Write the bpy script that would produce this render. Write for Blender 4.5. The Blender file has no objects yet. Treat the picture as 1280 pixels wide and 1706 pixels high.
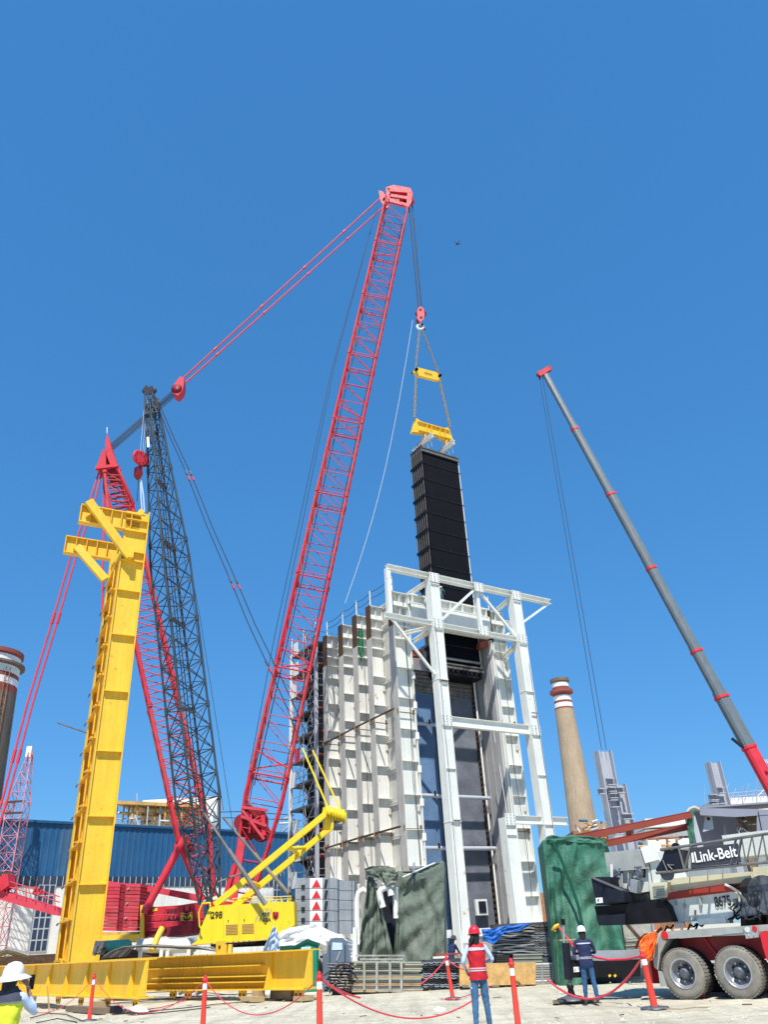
import bpy, math, random
from mathutils import Vector, Matrix, noise
random.seed(7)
V = Vector
sc = bpy.context.scene
COL = sc.collection
# ------------------------------------------------------------------ camera
PITCH, ROLL, FPX = math.radians(29.1), math.radians(3.2), 1285.0
CAM = V((0, 0, 1.58))
cf = V((0, math.cos(PITCH), math.sin(PITCH)))
r0 = V((1, 0, 0)); u0 = r0.cross(cf)
cR = r0 * math.cos(ROLL) - u0 * math.sin(ROLL)
cU = u0 * math.cos(ROLL) + r0 * math.sin(ROLL)
cd = bpy.data.cameras.new('camera'); cam = bpy.data.objects.new('camera', cd); COL.objects.link(cam)
cam.matrix_world = Matrix(((cR.x, cU.x, -cf.x, CAM.x), (cR.y, cU.y, -cf.y, CAM.y), (cR.z, cU.z, -cf.z, CAM.z), (0, 0, 0, 1)))
cd.sensor_fit = 'VERTICAL'; cd.sensor_height = 24; cd.lens = 24 * FPX / 1706
cd.clip_start = .1; cd.clip_end = 6000
sc.camera = cam
# ------------------------------------------------------------------ light
SUN_EL = math.radians(57); SUN_AZ = math.radians(179)      # azimuth of the sun, clockwise from +Y
w = bpy.data.worlds.new('World'); sc.world = w; w.use_nodes = True
nt = w.node_tree; nt.nodes.clear()
sky = nt.nodes.new('ShaderNodeTexSky'); sky.sky_type = 'NISHITA'; sky.sun_disc = False
sky.sun_elevation = SUN_EL; sky.sun_rotation = SUN_AZ
sky.altitude = 1500; sky.air_density = 1.35; sky.dust_density = .1; sky.ozone_density = 3.0
hs = nt.nodes.new('ShaderNodeHueSaturation'); hs.inputs['Saturation'].default_value = 1.19; hs.inputs['Value'].default_value = 2.05
bg = nt.nodes.new('ShaderNodeBackground'); bg.inputs['Strength'].default_value = .15
wo = nt.nodes.new('ShaderNodeOutputWorld')
gm = nt.nodes.new('ShaderNodeGamma'); gm.inputs[1].default_value = .46; nt.links.new(sky.outputs[0], gm.inputs[0]); wb = nt.nodes.new('ShaderNodeMix'); wb.data_type = 'RGBA'; wb.blend_type = 'MULTIPLY'; wb.inputs[0].default_value = 1; wb.inputs[7].default_value = (.42, .67, 1, 1); nt.links.new(gm.outputs[0], wb.inputs[6]); nt.links.new(wb.outputs[2], hs.inputs['Color']); nt.links.new(hs.outputs[0], bg.inputs[0]); nt.links.new(bg.outputs[0], wo.inputs[0])
sd_ = bpy.data.lights.new('sun', 'SUN'); sd_.energy = 5.0; sd_.angle = math.radians(.53); sd_.color = (1, .955, .88)
sun = bpy.data.objects.new('sun', sd_); COL.objects.link(sun)
ts = V((math.sin(SUN_AZ) * math.cos(SUN_EL), math.cos(SUN_AZ) * math.cos(SUN_EL), math.sin(SUN_EL)))
sun.rotation_euler = ts.to_track_quat('Z', 'Y').to_euler(); sun.location = (0, -20, 60)
sc.view_settings.view_transform = 'Standard'; sc.view_settings.look = 'None'
sc.view_settings.exposure = .27; sc.view_settings.gamma = 1; sc.view_settings.use_curve_mapping = False

# ------------------------------------------------------------------ survey: sight lines to surfaces of known distance
def ray(x, y): return cf + cR * ((x - 640) / FPX) - cU * ((y - 853) / FPX)
def at(x, y, Y):
    d = ray(x, y); return CAM + d * (Y / d.y)
def gr(x, y, z=0):
    d = ray(x, y); return CAM + d * ((z - CAM.z) / d.z)
class Plane:
    """vertical plane through P; u horizontal along azimuth az (deg), n = horizontal, away from the camera side"""
    def __init__(s, P, az):
        a = math.radians(az); s.P = V((P[0], P[1], 0)); s.u = V((math.sin(a), math.cos(a), 0)); s.n = V((-s.u.y, s.u.x, 0))
    def px(s, x, y, off=0):
        d = ray(x, y); k = ((s.P + s.n * off - CAM).dot(s.n)) / d.dot(s.n); return CAM + d * k
    def w(s, u, off, z): return s.P + s.u * u + s.n * off + V((0, 0, z))
    def uz(s, x, y, off=0):
        p = s.px(x, y, off) - s.P; return p.dot(s.u), p.z
UP = V((0, 0, 1))

# ------------------------------------------------------------------ materials
def mat(name, col, rough=.55, metal=0, var=.12, scale=1.5, rust=0, rustcol=(.22, .08, .03), bump=0, bscale=20, dust=0, spec=.4, fine=0, streak=0):
    m = bpy.data.materials.new(name); m.use_nodes = True; n = m.node_tree.nodes; l = m.node_tree.links
    b = n['Principled BSDF']; b.inputs['Roughness'].default_value = rough; b.inputs['Metallic'].default_value = metal
    b.inputs['Specular IOR Level'].default_value = spec
    g = n.new('ShaderNodeNewGeometry'); mp = n.new('ShaderNodeMapping'); l.new(g.outputs['Position'], mp.inputs[0])
    def nz(sc_, det=5, src=None, rgh=.6):
        t = n.new('ShaderNodeTexNoise'); t.inputs['Scale'].default_value = sc_; t.inputs['Detail'].default_value = det; t.inputs['Roughness'].default_value = rgh
        l.new((src or mp).outputs[0], t.inputs['Vector']); return t
    def ramp(src, a, b_, c0, c1):
        r = n.new('ShaderNodeValToRGB'); r.color_ramp.elements[0].position = a; r.color_ramp.elements[1].position = b_
        r.color_ramp.elements[0].color = (*c0, 1); r.color_ramp.elements[1].color = (*c1, 1); l.new(src.outputs['Fac'], r.inputs[0]); return r
    def mix(fac, a, b_, mode='MIX'):
        x = n.new('ShaderNodeMix'); x.data_type = 'RGBA'; x.blend_type = mode
        if hasattr(fac, 'default_value') or isinstance(fac, bpy.types.NodeSocket): l.new(fac, x.inputs[0])
        else: x.inputs[0].default_value = fac
        l.new(a, x.inputs[6]) if isinstance(a, bpy.types.NodeSocket) else setattr(x.inputs[6], 'default_value', (*a, 1))
        l.new(b_, x.inputs[7]) if isinstance(b_, bpy.types.NodeSocket) else setattr(x.inputs[7], 'default_value', (*b_, 1))
        return x.outputs[2]
    lo = tuple(c * (1 - var) for c in col); hi = tuple(min(1, c * (1 + var)) for c in col)
    c = ramp(nz(scale), .3, .7, lo, hi).outputs[0]
    if fine:
        c = mix(1.0, c, ramp(nz(scale * 14, 3), .3, .7, (1 - fine,) * 3, (1 + fine * .4,) * 3).outputs[0], 'MULTIPLY')
    if streak:
        mp2 = n.new('ShaderNodeMapping'); mp2.inputs['Scale'].default_value = (3, 3, .18); l.new(g.outputs['Position'], mp2.inputs[0])
        c = mix(1.0, c, ramp(nz(1.6, 6, mp2, .7), .42, .66, (1, 1, 1), (1 - streak, 1 - streak * 1.08, 1 - streak * 1.25)).outputs[0], 'MULTIPLY')
    if rust:
        f = ramp(nz(scale * 2.3, 8, None, .75), .62 - rust * .3, .70 - rust * .2, (0, 0, 0), (1, 1, 1)).outputs[0]
        c = mix(f, c, rustcol)
    if dust:
        f = ramp(nz(scale * .9, 6), .35, .75, (0, 0, 0), (dust,) * 3).outputs[0]
        c = mix(f, c, (.42, .38, .30))
    l.new(c, b.inputs['Base Color'])
    rr = ramp(nz(scale * 3), .3, .7, (max(.05, rough - .08),) * 3, (min(1, rough + .12),) * 3); l.new(rr.outputs[0], b.inputs['Roughness'])
    if bump:
        bp = n.new('ShaderNodeBump'); bp.inputs['Strength'].default_value = bump; bp.inputs['Distance'].default_value = .02 if bscale > 5 else .09
        l.new(nz(bscale, 8).outputs['Fac'], bp.inputs['Height']); l.new(bp.outputs[0], b.inputs['Normal'])
    return m
M = {}
M['red'] = mat('red_paint', (.58, .03, .05), .5, var=.1, dust=.04, fine=.1, spec=.25)
M['red_pale'] = mat('faded_red_paint', (.58, .045, .075), .5, var=.12, dust=.08, spec=.3)
M['red2'] = mat('sun_faded_red_paint', (.56, .05, .065), .6, var=.18, dust=.12, fine=.15, spec=.2)
M['blue2'] = mat('faded_blue_cladding', (.018, .115, .25), .65, var=.15, scale=.4, streak=.3, dust=.1)
M['red_dark'] = mat('dark_red_paint', (.22, .012, .02), .5)
M['red_cw'] = mat('counterweight_red', (.50, .028, .045), .55, var=.15, dust=.14, fine=.18, rust=.04, streak=.15)
M['boomgray'] = mat('weathered_boom_steel', (.035, .055, .078), .6, 0, var=.3, scale=.8, dust=.04)
M['boomgray_lo'] = mat('muddy_boom_steel', (.19, .19, .185), .6, .2, var=.3, scale=1.2, rust=.15)
M['lemon'] = mat('lemon_crane_paint', (.83, .62, .012), .45, var=.05, dust=.08, fine=.06, streak=.08, rust=.03, rustcol=(.25, .16, .04))
M['yellow'] = mat('girder_yellow_paint', (.86, .535, .036), .5, var=.06, scale=.9, fine=.08, streak=.12, rust=.035, rustcol=(.30, .15, .04), dust=.05)
M['yellow2'] = mat('girder_yellow_edges', (.80, .42, .02), .5, var=.1)
M['white'] = mat('white_steel_paint', (.74, .76, .72), .5, var=.05, scale=.6, fine=.06, streak=.12, rust=.02, rustcol=(.42, .24, .10))
M['cream'] = mat('weathered_cream_paint', (.79, .79, .75), .6, var=.06, scale=.7, fine=.06, rust=.05, rustcol=(.40, .26, .14), streak=.12)
M['flange'] = mat('weathered_flange_paint', (.50, .485, .44), .6, var=.12, scale=.7, fine=.1, rust=.08, rustcol=(.36, .22, .12), streak=.2)
M['casing'] = mat('grey_casing_paint', (.55, .54, .50), .6, var=.12, scale=.6, rust=.04, streak=.2)
M['rust'] = mat('rusty_plate', (.085, .045, .025), .8, var=.4, scale=5, fine=.3)
M['primer'] = mat('red_oxide_primer', (.26, .045, .028), .6, var=.1)
M['harpedge'] = mat('dark_harp_edge', (.10, .095, .09), .5, .3, var=.3, scale=3)
M['blackmod'] = mat('black_tube_coating', (.004, .005, .010), .7, var=.3, scale=1.2, spec=.15)
M['tubegray'] = mat('grey_tube_metal', (.20, .19, .175), .45, .5, var=.25, scale=3)
M['bluetube'] = mat('blue_tubes', (.13, .225, .38), .5, var=.2, scale=.5, fine=.2)  # blue base colour of the left tube bundle
M['slatetube'] = mat('slate_tubes', (.17, .185, .22), .5, var=.3, scale=.5, fine=.2)  # slate grey base colour of the right tube bundle
M['dustytube'] = mat('dusty_tube_headers', (.16, .155, .15), .8, var=.5, scale=2.5, fine=.5)
M['lag'] = mat('grey_liner_sheet', (.36, .355, .36), .7, var=.15, scale=.5, fine=.12, streak=.1)
M['steelgray'] = mat('grey_primed_steel', (.42, .44, .49), .5, var=.08, scale=.8, streak=.12)
M['purplegray'] = mat('violet_grey_steel', (.24, .25, .31), .5, var=.08, scale=.8)
M['cwgray'] = mat('counterweight_grey', (.30, .34, .385), .6, var=.14, scale=1.2, fine=.15, streak=.25, rust=.05, dust=.1)
M['signwhite'] = mat('white_marking_paint', (.82, .82, .80), .5, var=.03)
M['signred'] = mat('red_marking_paint', (.62, .02, .03), .5, var=.05)
M['black'] = mat('black_paint', (.006, .006, .008), .5, var=.3, scale=3, dust=.015, spec=.2)
M['ink'] = mat('black_lettering', (.015, .015, .018), .6, var=.05)
M['navyblack'] = mat('navy_black_paint', (.008, .010, .022), .4, var=.3, scale=2, dust=.03, spec=.3)
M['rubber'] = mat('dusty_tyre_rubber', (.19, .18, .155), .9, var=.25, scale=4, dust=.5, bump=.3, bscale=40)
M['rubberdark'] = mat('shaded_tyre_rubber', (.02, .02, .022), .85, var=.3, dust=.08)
M['rim'] = mat('bare_aluminium_rim', (.55, .56, .57), .3, .7, var=.15, scale=5)
M['hub'] = mat('greasy_hub', (.12, .13, .15), .5, .4, var=.4, scale=12)
M['truckwhite'] = mat('truck_pale_paint', (.72, .75, .70), .45, var=.06, dust=.2, scale=2, fine=.08, streak=.1)
M['truckcream'] = mat('truck_cream_paint', (.62, .60, .42), .5, var=.08, dust=.1)
M['truckgray'] = mat('truck_grey_deck', (.34, .36, .34), .6, var=.15, dust=.3, scale=3)
M['stripe'] = mat('truck_red_stripe', (.33, .035, .02), .5, var=.1)
M['chassisred'] = mat('chassis_red', (.28, .012, .015), .5, var=.15, dust=.1)
M['orange'] = mat('safety_orange', (.88, .15, .02), .45, var=.08, dust=.05)
M['postred'] = mat('delineator_plastic', (.82, .055, .035), .4, var=.08, dust=.08)
M['reflect'] = mat('reflective_band', (.78, .78, .75), .4, var=.12, scale=20)
M['rope'] = mat('red_barrier_rope', (.72, .06, .09), .6, var=.2, scale=20)
M['steelrope'] = mat('wire_rope', (.035, .035, .045), .6, 0)
M['sling'] = mat('twisted_sling_rope', (.24, .20, .15), .8, var=.5, scale=9)
M['tarp'] = mat('faded_olive_tarp', (.125, .165, .13), .9, var=.12, scale=.7, fine=.08, dust=.25, bump=.9, bscale=3.5, streak=.12)
M['tarpg'] = mat('green_tarp', (.03, .165, .105), .65, var=.12, scale=.7, fine=.08, bump=.9, bscale=3.2, dust=.14, streak=.12)
M['tarpblue'] = mat('blue_tarp', (.015, .13, .50), .5, var=.15, scale=2, bump=.3, bscale=8)
M['tarpwhite'] = mat('white_plastic_sheet', (.80, .81, .80), .6, var=.08, scale=2, bump=.6, bscale=10)
M['wood'] = mat('raw_timber', (.46, .33, .17), .8, var=.2, scale=3, fine=.25)
M['osb'] = mat('osb_board', (.62, .38, .14), .8, var=.25, scale=5, fine=.35)
M['timberdark'] = mat('weathered_timber', (.20, .15, .10), .85, var=.3, scale=3)
M['plank'] = mat('galvanised_planks', (.40, .385, .33), .6, .2, var=.35, scale=2.2, fine=.3)
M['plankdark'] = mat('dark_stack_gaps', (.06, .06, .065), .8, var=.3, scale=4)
M['plankgreen'] = mat('greenish_panels', (.33, .35, .28), .7, var=.15)
M['pvc'] = mat('white_bent_pipe', (.78, .76, .70), .4, var=.05)
M['concrete'] = mat('concrete', (.42, .40, .36), .9, var=.15, scale=1.5, bump=.3)
M['chim'] = mat('tan_chimney_concrete', (.42, .32, .22), .9, var=.15, scale=.12, fine=.1, streak=.25)
M['chimd'] = mat('sooty_chimney_concrete', (.17, .13, .10), .9, var=.2, scale=.15, streak=.35)
M['band_r'] = mat('chimney_brick_red', (.26, .07, .055), .85, var=.12, scale=.4)
M['band_w'] = mat('chimney_white', (.76, .74, .70), .85, var=.08, scale=.4)
M['blue'] = mat('blue_sheet_cladding', (.010, .095, .235), .55, var=.12, scale=.3, streak=.2, dust=.04)
M['whitewall'] = mat('white_masonry', (.78, .77, .72), .85, var=.06, scale=.5, streak=.16, fine=.05)
M['glass'] = mat('dark_window_glass', (.03, .05, .09), .12, var=.3, scale=.5, spec=.6)
M['frame'] = mat('grey_window_frame', (.42, .44, .46), .6)
M['ochre'] = mat('ochre_pipework', (.55, .33, .10), .7, var=.25, scale=.6, rust=.25)
M['rustpipe'] = mat('rusty_pipework', (.30, .14, .07), .8, var=.4, scale=.8)
M['galv'] = mat('galvanised_tube', (.42, .43, .45), .4, .5, var=.15)
M['darkfloor'] = mat('dark_floor_plate', (.10, .10, .11), .8, var=.3, scale=1)  # dark grey floors and inner panels of the stair tower
M['whitered'] = mat('pale_violet_lattice', (.60, .24, .27), .6, var=.5, scale=2)
M['toiletg'] = mat('green_cabin_plastic', (.02, .24, .13), .4, var=.08)
M['toiletgd'] = mat('dark_green_plastic', (.008, .08, .045), .4, var=.1)
M['toiletb'] = mat('blue_grey_cabin_plastic', (.13, .17, .22), .45, var=.08)
M['sticker'] = mat('sticker_paper', (.55, .68, .80), .6, var=.25, scale=18)
M['skin'] = mat('skin', (.36, .19, .12), .5, var=.05)
M['hair'] = mat('black_hair', (.012, .010, .010), .5, var=.2)
M['jeans'] = mat('blue_jeans', (.055, .145, .27), .85, var=.2, scale=8, fine=.2, bump=.4, bscale=25)
M['jeansd'] = mat('dark_blue_jeans', (.03, .10, .21), .85, var=.2, scale=8, bump=.3, bscale=25)
M['vestred'] = mat('red_vest_fabric', (.50, .010, .022), .7, var=.12, scale=5, bump=.4, bscale=14)
M['navy'] = mat('navy_vest_fabric', (.018, .028, .085), .8, var=.2, scale=6, bump=.3, bscale=16)
M['shirt'] = mat('pale_blue_shirt', (.45, .56, .74), .8, var=.06, bump=.3, bscale=16)
M['shirtb'] = mat('mid_blue_shirt', (.07, .20, .42), .8, var=.1)
M['tape'] = mat('reflective_tape', (.50, .50, .54), .35, var=.15, scale=20)
M['tapepink'] = mat('pink_reflective_tape', (.62, .36, .38), .4, var=.1)
M['hivis'] = mat('hi_vis_yellow_fabric', (.68, .76, .04), .7, var=.08, scale=6, bump=.3, bscale=14)
M['charcoal'] = mat('charcoal_fabric', (.05, .055, .08), .8)
M['helmetw'] = mat('white_helmet', (.80, .80, .80), .3, var=.03)
M['helmetr'] = mat('red_helmet', (.62, .02, .04), .3, var=.05)
M['boot'] = mat('dusty_boot_leather', (.11, .10, .085), .8, dust=.3)
M['hose'] = mat('dark_hose', (.05, .048, .042), .6, var=.3)
M['teal'] = mat('teal_drum', (.08, .42, .33), .5)
M['ground_stone'] = mat('pale_pebbles', (.55, .52, .43), .95, var=.35, scale=9)
M['paper'] = mat('crumpled_paper', (.82, .80, .78), .8, var=.06)
M['drone'] = mat('dark_drone_shell', (.02, .02, .022), .4)
M['green_net'] = mat('green_net_scrap', (.01, .16, .07), .8)
def ground_mat():
    m = bpy.data.materials.new('pale_compacted_gravel'); m.use_nodes = True; n = m.node_tree.nodes; l = m.node_tree.links
    b = n['Principled BSDF']; b.inputs['Roughness'].default_value = .95; b.inputs['Specular IOR Level'].default_value = .15
    g = n.new('ShaderNodeNewGeometry')
    def nz(s, d=6, r=.6, src=None):
        t = n.new('ShaderNodeTexNoise'); t.inputs['Scale'].default_value = s; t.inputs['Detail'].default_value = d; t.inputs['Roughness'].default_value = r
        l.new(src or g.outputs['Position'], t.inputs['Vector']); return t.outputs['Fac']
    def rp(f, a, bb, c0, c1):
        r = n.new('ShaderNodeValToRGB'); e = r.color_ramp.elements; e[0].position = a; e[1].position = bb; e[0].color = (*c0, 1); e[1].color = (*c1, 1); l.new(f, r.inputs[0]); return r.outputs[0]
    def mul(a, bb):
        x = n.new('ShaderNodeMix'); x.data_type = 'RGBA'; x.blend_type = 'MULTIPLY'; x.inputs[0].default_value = 1; l.new(a, x.inputs[6]); l.new(bb, x.inputs[7]); return x.outputs[2]
    mp = n.new('ShaderNodeMapping'); mp.inputs['Rotation'].default_value = (0, 0, .25); mp.inputs['Scale'].default_value = (.35, 2.2, 1); l.new(g.outputs['Position'], mp.inputs[0])
    c = rp(nz(.35), .3, .7, (.57, .53, .415), (.74, .69, .55))
    c = mul(c, rp(nz(1.2, 6, .7, mp.outputs[0]), .35, .6, (.80, .80, .79), (1.05, 1.05, 1.04)))
    mt = n.new('ShaderNodeMapping'); mt.inputs['Rotation'].default_value = (0, 0, -.55); mt.inputs['Scale'].default_value = (1.6, .12, 1); l.new(g.outputs['Position'], mt.inputs[0])
    c = mul(c, rp(nz(1.4, 5, .6, mt.outputs[0]), .36, .56, (.84, .835, .83), (1.03, 1.03, 1.03)))
    c = mul(c, rp(nz(3.2, 7, .8), .30, .48, (.78, .77, .75), (1, 1, 1)))
    c = mul(c, rp(nz(14, 8, .75), .3, .62, (.70, .70, .70), (1.08, 1.08, 1.06)))
    c = mul(c, rp(nz(60, 4, .7), .3, .6, (.75, .74, .72), (1.05, 1.05, 1.05)))
    l.new(c, b.inputs['Base Color'])
    bp = n.new('ShaderNodeBump'); bp.inputs['Strength'].default_value = .6; bp.inputs['Distance'].default_value = .05; l.new(nz(22, 9, .75), bp.inputs['Height']); l.new(bp.outputs[0], b.inputs['Normal'])
    return m
M['ground'] = ground_mat()

# ------------------------------------------------------------------ objects
def tag(o, label=None, cat=None, group=None, kind=None):
    if label: o['label'] = label
    if cat: o['category'] = cat
    if group: o['group'] = group
    if kind: o['kind'] = kind
    return o
def thing(name, label, cat, loc, group=None):
    o = bpy.data.objects.new(name, None); COL.objects.link(o); o.location = V(loc); o.empty_display_size = .3
    o['_'] = 0; del o['_']
    return tag(o, label, cat, group)
def org(o):
    p = V((0, 0, 0))
    while o is not None: p += o.location; o = o.parent
    return p
def addobj(name, me, parent=None, loc=None):
    o = bpy.data.objects.new(name, me); COL.objects.link(o)
    if parent is not None: o.parent = parent
    if loc is not None: o.location = loc
    return o
class MB:
    def __init__(s): s.v = []; s.f = []; s.m = []; s.mats = []; s.cur = 0; s.smooth = set()
    def use(s, m):
        if m not in s.mats: s.mats.append(m)
        s.cur = s.mats.index(m); return s
    def add(s, vs, fs, smooth=False):
        b = len(s.v); s.v += [tuple(v) for v in vs]
        for f in fs:
            if smooth: s.smooth.add(len(s.f))
            s.f.append([b + i for i in f]); s.m.append(s.cur)
        return s
    def hexa(s, p): return s.add(p, [(0, 3, 2, 1), (4, 5, 6, 7), (0, 1, 5, 4), (1, 2, 6, 5), (2, 3, 7, 6), (3, 0, 4, 7)])
    def box(s, c, e1, e2, e3):
        """box from corner c and three edge vectors"""
        c = V(c); return s.hexa([c, c + e1, c + e1 + e2, c + e2, c + e3, c + e1 + e3, c + e1 + e2 + e3, c + e2 + e3])
    def abox(s, x0, x1, y0, y1, z0, z1): return s.box((x0, y0, z0), V((x1 - x0, 0, 0)), V((0, y1 - y0, 0)), V((0, 0, z1 - z0)))
    def prism(s, pts, ext):
        n = len(pts); pts = [V(p) for p in pts]; e = V(ext)
        nrm = V((0, 0, 0))
        for i in range(n): nrm += pts[i].cross(pts[(i + 1) % n])
        if nrm.dot(e) > 0: pts = pts[::-1]
        return s.add(pts + [p + e for p in pts], [list(range(n)), list(range(2 * n - 1, n - 1, -1))] + [((i + 1) % n, i, n + i, n + (i + 1) % n) for i in range(n)])
    def tube(s, pts, rs, n=8, cap=True, smooth=True):
        pts = [V(p) for p in pts]
        if not hasattr(rs, '__len__'): rs = [rs] * len(pts)
        t0 = (pts[1] - pts[0]).normalized(); a = t0.orthogonal().normalized(); vs = []; fs = []
        for i, p in enumerate(pts):
            t = (pts[min(i + 1, len(pts) - 1)] - pts[max(i - 1, 0)]).normalized()
            a = (a - t * a.dot(t)).normalized(); b = t.cross(a)
            for k in range(n):
                g = 2 * math.pi * k / n; vs.append(p + (a * math.cos(g) + b * math.sin(g)) * rs[i])
        for i in range(len(pts) - 1):
            for k in range(n): fs.append((i * n + k, i * n + (k + 1) % n, (i + 1) * n + (k + 1) % n, (i + 1) * n + k))
        s.add(vs, fs, smooth)
        if cap:
            s.add([vs[k] for k in range(n)], [list(range(n))[::-1]]); s.add([vs[(len(pts) - 1) * n + k] for k in range(n)], [list(range(n))])
        return s
    def lathe(s, c, axis, prof, n=24, smooth=True):
        """prof: (distance along the axis, radius)"""
        c = V(c); ax = V(axis).normalized(); a = ax.orthogonal().normalized(); b = ax.cross(a); vs = []; fs = []
        for (h, r) in prof:
            for k in range(n):
                g = 2 * math.pi * k / n; vs.append(c + ax * h + (a * math.cos(g) + b * math.sin(g)) * r)
        for i in range(len(prof) - 1):
            for k in range(n): fs.append((i * n + k, i * n + (k + 1) % n, (i + 1) * n + (k + 1) % n, (i + 1) * n + k))
        return s.add(vs, fs, smooth)
    def build(s, name, m=None, parent=None, loc=None, smooth_angle=False):
        L = V(loc) if loc is not None else (org(parent) if parent is not None else V((0, 0, 0)))
        me = bpy.data.meshes.new(name); me.from_pydata([tuple(V(v) - L) for v in s.v], [], s.f)
        ms = s.mats if s.mats else [m]
        for x in ms: me.materials.append(M[x] if isinstance(x, str) else x)
        for i, p in enumerate(me.polygons):
            p.material_index = s.m[i] if s.mats else 0
            p.use_smooth = i in s.smooth
        me.update()
        o = bpy.data.objects.new(name, me); COL.objects.link(o)
        if parent is not None: o.parent = parent
        else: o.location = L
        return o
_unit = {}
def unit(kind, m):
    k = (kind, m)
    if k not in _unit:
        b = MB()
        if kind == 'cyl': b.tube([V((0, 0, 0)), V((0, 0, 1))], 1, 7, False)
        elif kind == 'rod': b.tube([V((0, 0, 0)), V((0, 0, 1))], 1, 4, False)
        else: b.abox(-.5, .5, -.5, .5, 0, 1)
        o = b.build('unit_' + kind, m); me = o.data; me.name = kind + '_' + m; bpy.data.objects.remove(o); _unit[k] = me
    return _unit[k]
def frame(a, b, up=UP):
    z = (V(b) - V(a)); L = z.length; z.normalize(); up = V(up)
    if abs(z.dot(up)) > .98 * up.length: up = V((0, 1, 0)) if abs(z.y) < .9 else V((1, 0, 0))
    x = up.cross(z).normalized(); y = z.cross(x)
    return x, y, z, L
def _inst(name, me, a, b, sx, sy, parent, up=UP):
    x, y, z, L = frame(a, b, up); a = V(a)
    o = bpy.data.objects.new(name, me); COL.objects.link(o)
    l = a - org(parent) if parent is not None else a
    o.parent = parent
    o.matrix_local = Matrix(((x.x * sx, y.x * sy, z.x * L, l.x), (x.y * sx, y.y * sy, z.y * L, l.y), (x.z * sx, y.z * sy, z.z * L, l.z), (0, 0, 0, 1)))
    return o
def strut(name, a, b, r, m, parent, kind='cyl'): return _inst(name, unit(kind, m), a, b, r, r, parent)
def bar(name, a, b, wx, wy, m, parent, up=UP): return _inst(name, unit('box', m), a, b, wx, wy, parent, up)
def ibeam_mb(mb, a, b, w, h, tf, tw, up=UP):
    """I section: h along 'up', w across"""
    x, y, z, L = frame(a, b, up); a = V(a); E = z * L
    mb.box(a - x * w / 2 - y * h / 2, x * w, y * tf, E); mb.box(a - x * w / 2 + y * (h / 2 - tf), x * w, y * tf, E)
    mb.box(a - x * tw / 2 - y * (h / 2 - tf), x * tw, y * (h - 2 * tf), E); return mb
def ibeam(name, a, b, w, h, m, parent, up=UP, tf=.04, tw=.03): return ibeam_mb(MB(), a, b, w, h, tf, tw, up).build(name, m, parent)
def copy_tree(o, parent=None):
    c = o.copy(); COL.objects.link(c)
    if parent is not None: c.parent = parent
    for ch in list(o.children): copy_tree(ch, c)
    return c
def rope_mesh(name, pts, r, m, parent=None, n=5, loc=None): return MB().tube(pts, r, n).build(name, m, parent, loc)
def text(name, s, origin, xdir, ydir, height, m, parent, depth=.01, squeeze=1.0, shear=0, bold=.0):
    cu = bpy.data.curves.new(name, 'FONT'); cu.body = s; cu.size = 1; cu.extrude = .0; cu.offset = bold; cu.shear = shear
    o = bpy.data.objects.new(name, cu); COL.objects.link(o)
    dg = bpy.context.evaluated_depsgraph_get(); me = bpy.data.meshes.new_from_object(o.evaluated_get(dg)); bpy.data.objects.remove(o)
    xs = [v.co.x for v in me.vertices]; ys = [v.co.y for v in me.vertices]; x0, y0, y1 = min(xs), min(ys), max(ys); k = height / (y1 - y0)
    X = V(xdir).normalized(); Y = V(ydir).normalized(); N = X.cross(Y).normalized(); L = org(parent)
    for v in me.vertices: v.co = V(origin) + X * ((v.co.x - x0) * k * squeeze) + Y * ((v.co.y - y0) * k) + N * depth - L
    me.materials.clear(); me.materials.append(M[m])
    o = bpy.data.objects.new(name, me); COL.objects.link(o); o.parent = parent; return o
def prism_px(pl, pts, off, thick, mb=None):
    """a plate or block whose outline on the plane is sighted from pixels, with real thickness behind it"""
    mb = mb or MB(); return mb.prism([pl.px(x, y, off) for x, y in pts], pl.n * thick)
def lerp(a, b, t): return a + (b - a) * t
def xyline(pts, y):
    """x on a polyline (x,y) at height y"""
    for (xa, ya), (xb, yb) in zip(pts, pts[1:]):
        if (ya - y) * (yb - y) <= 0 and ya != yb: return xa + (xb - xa) * (y - ya) / (yb - ya)
    return pts[-1][0]
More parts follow.
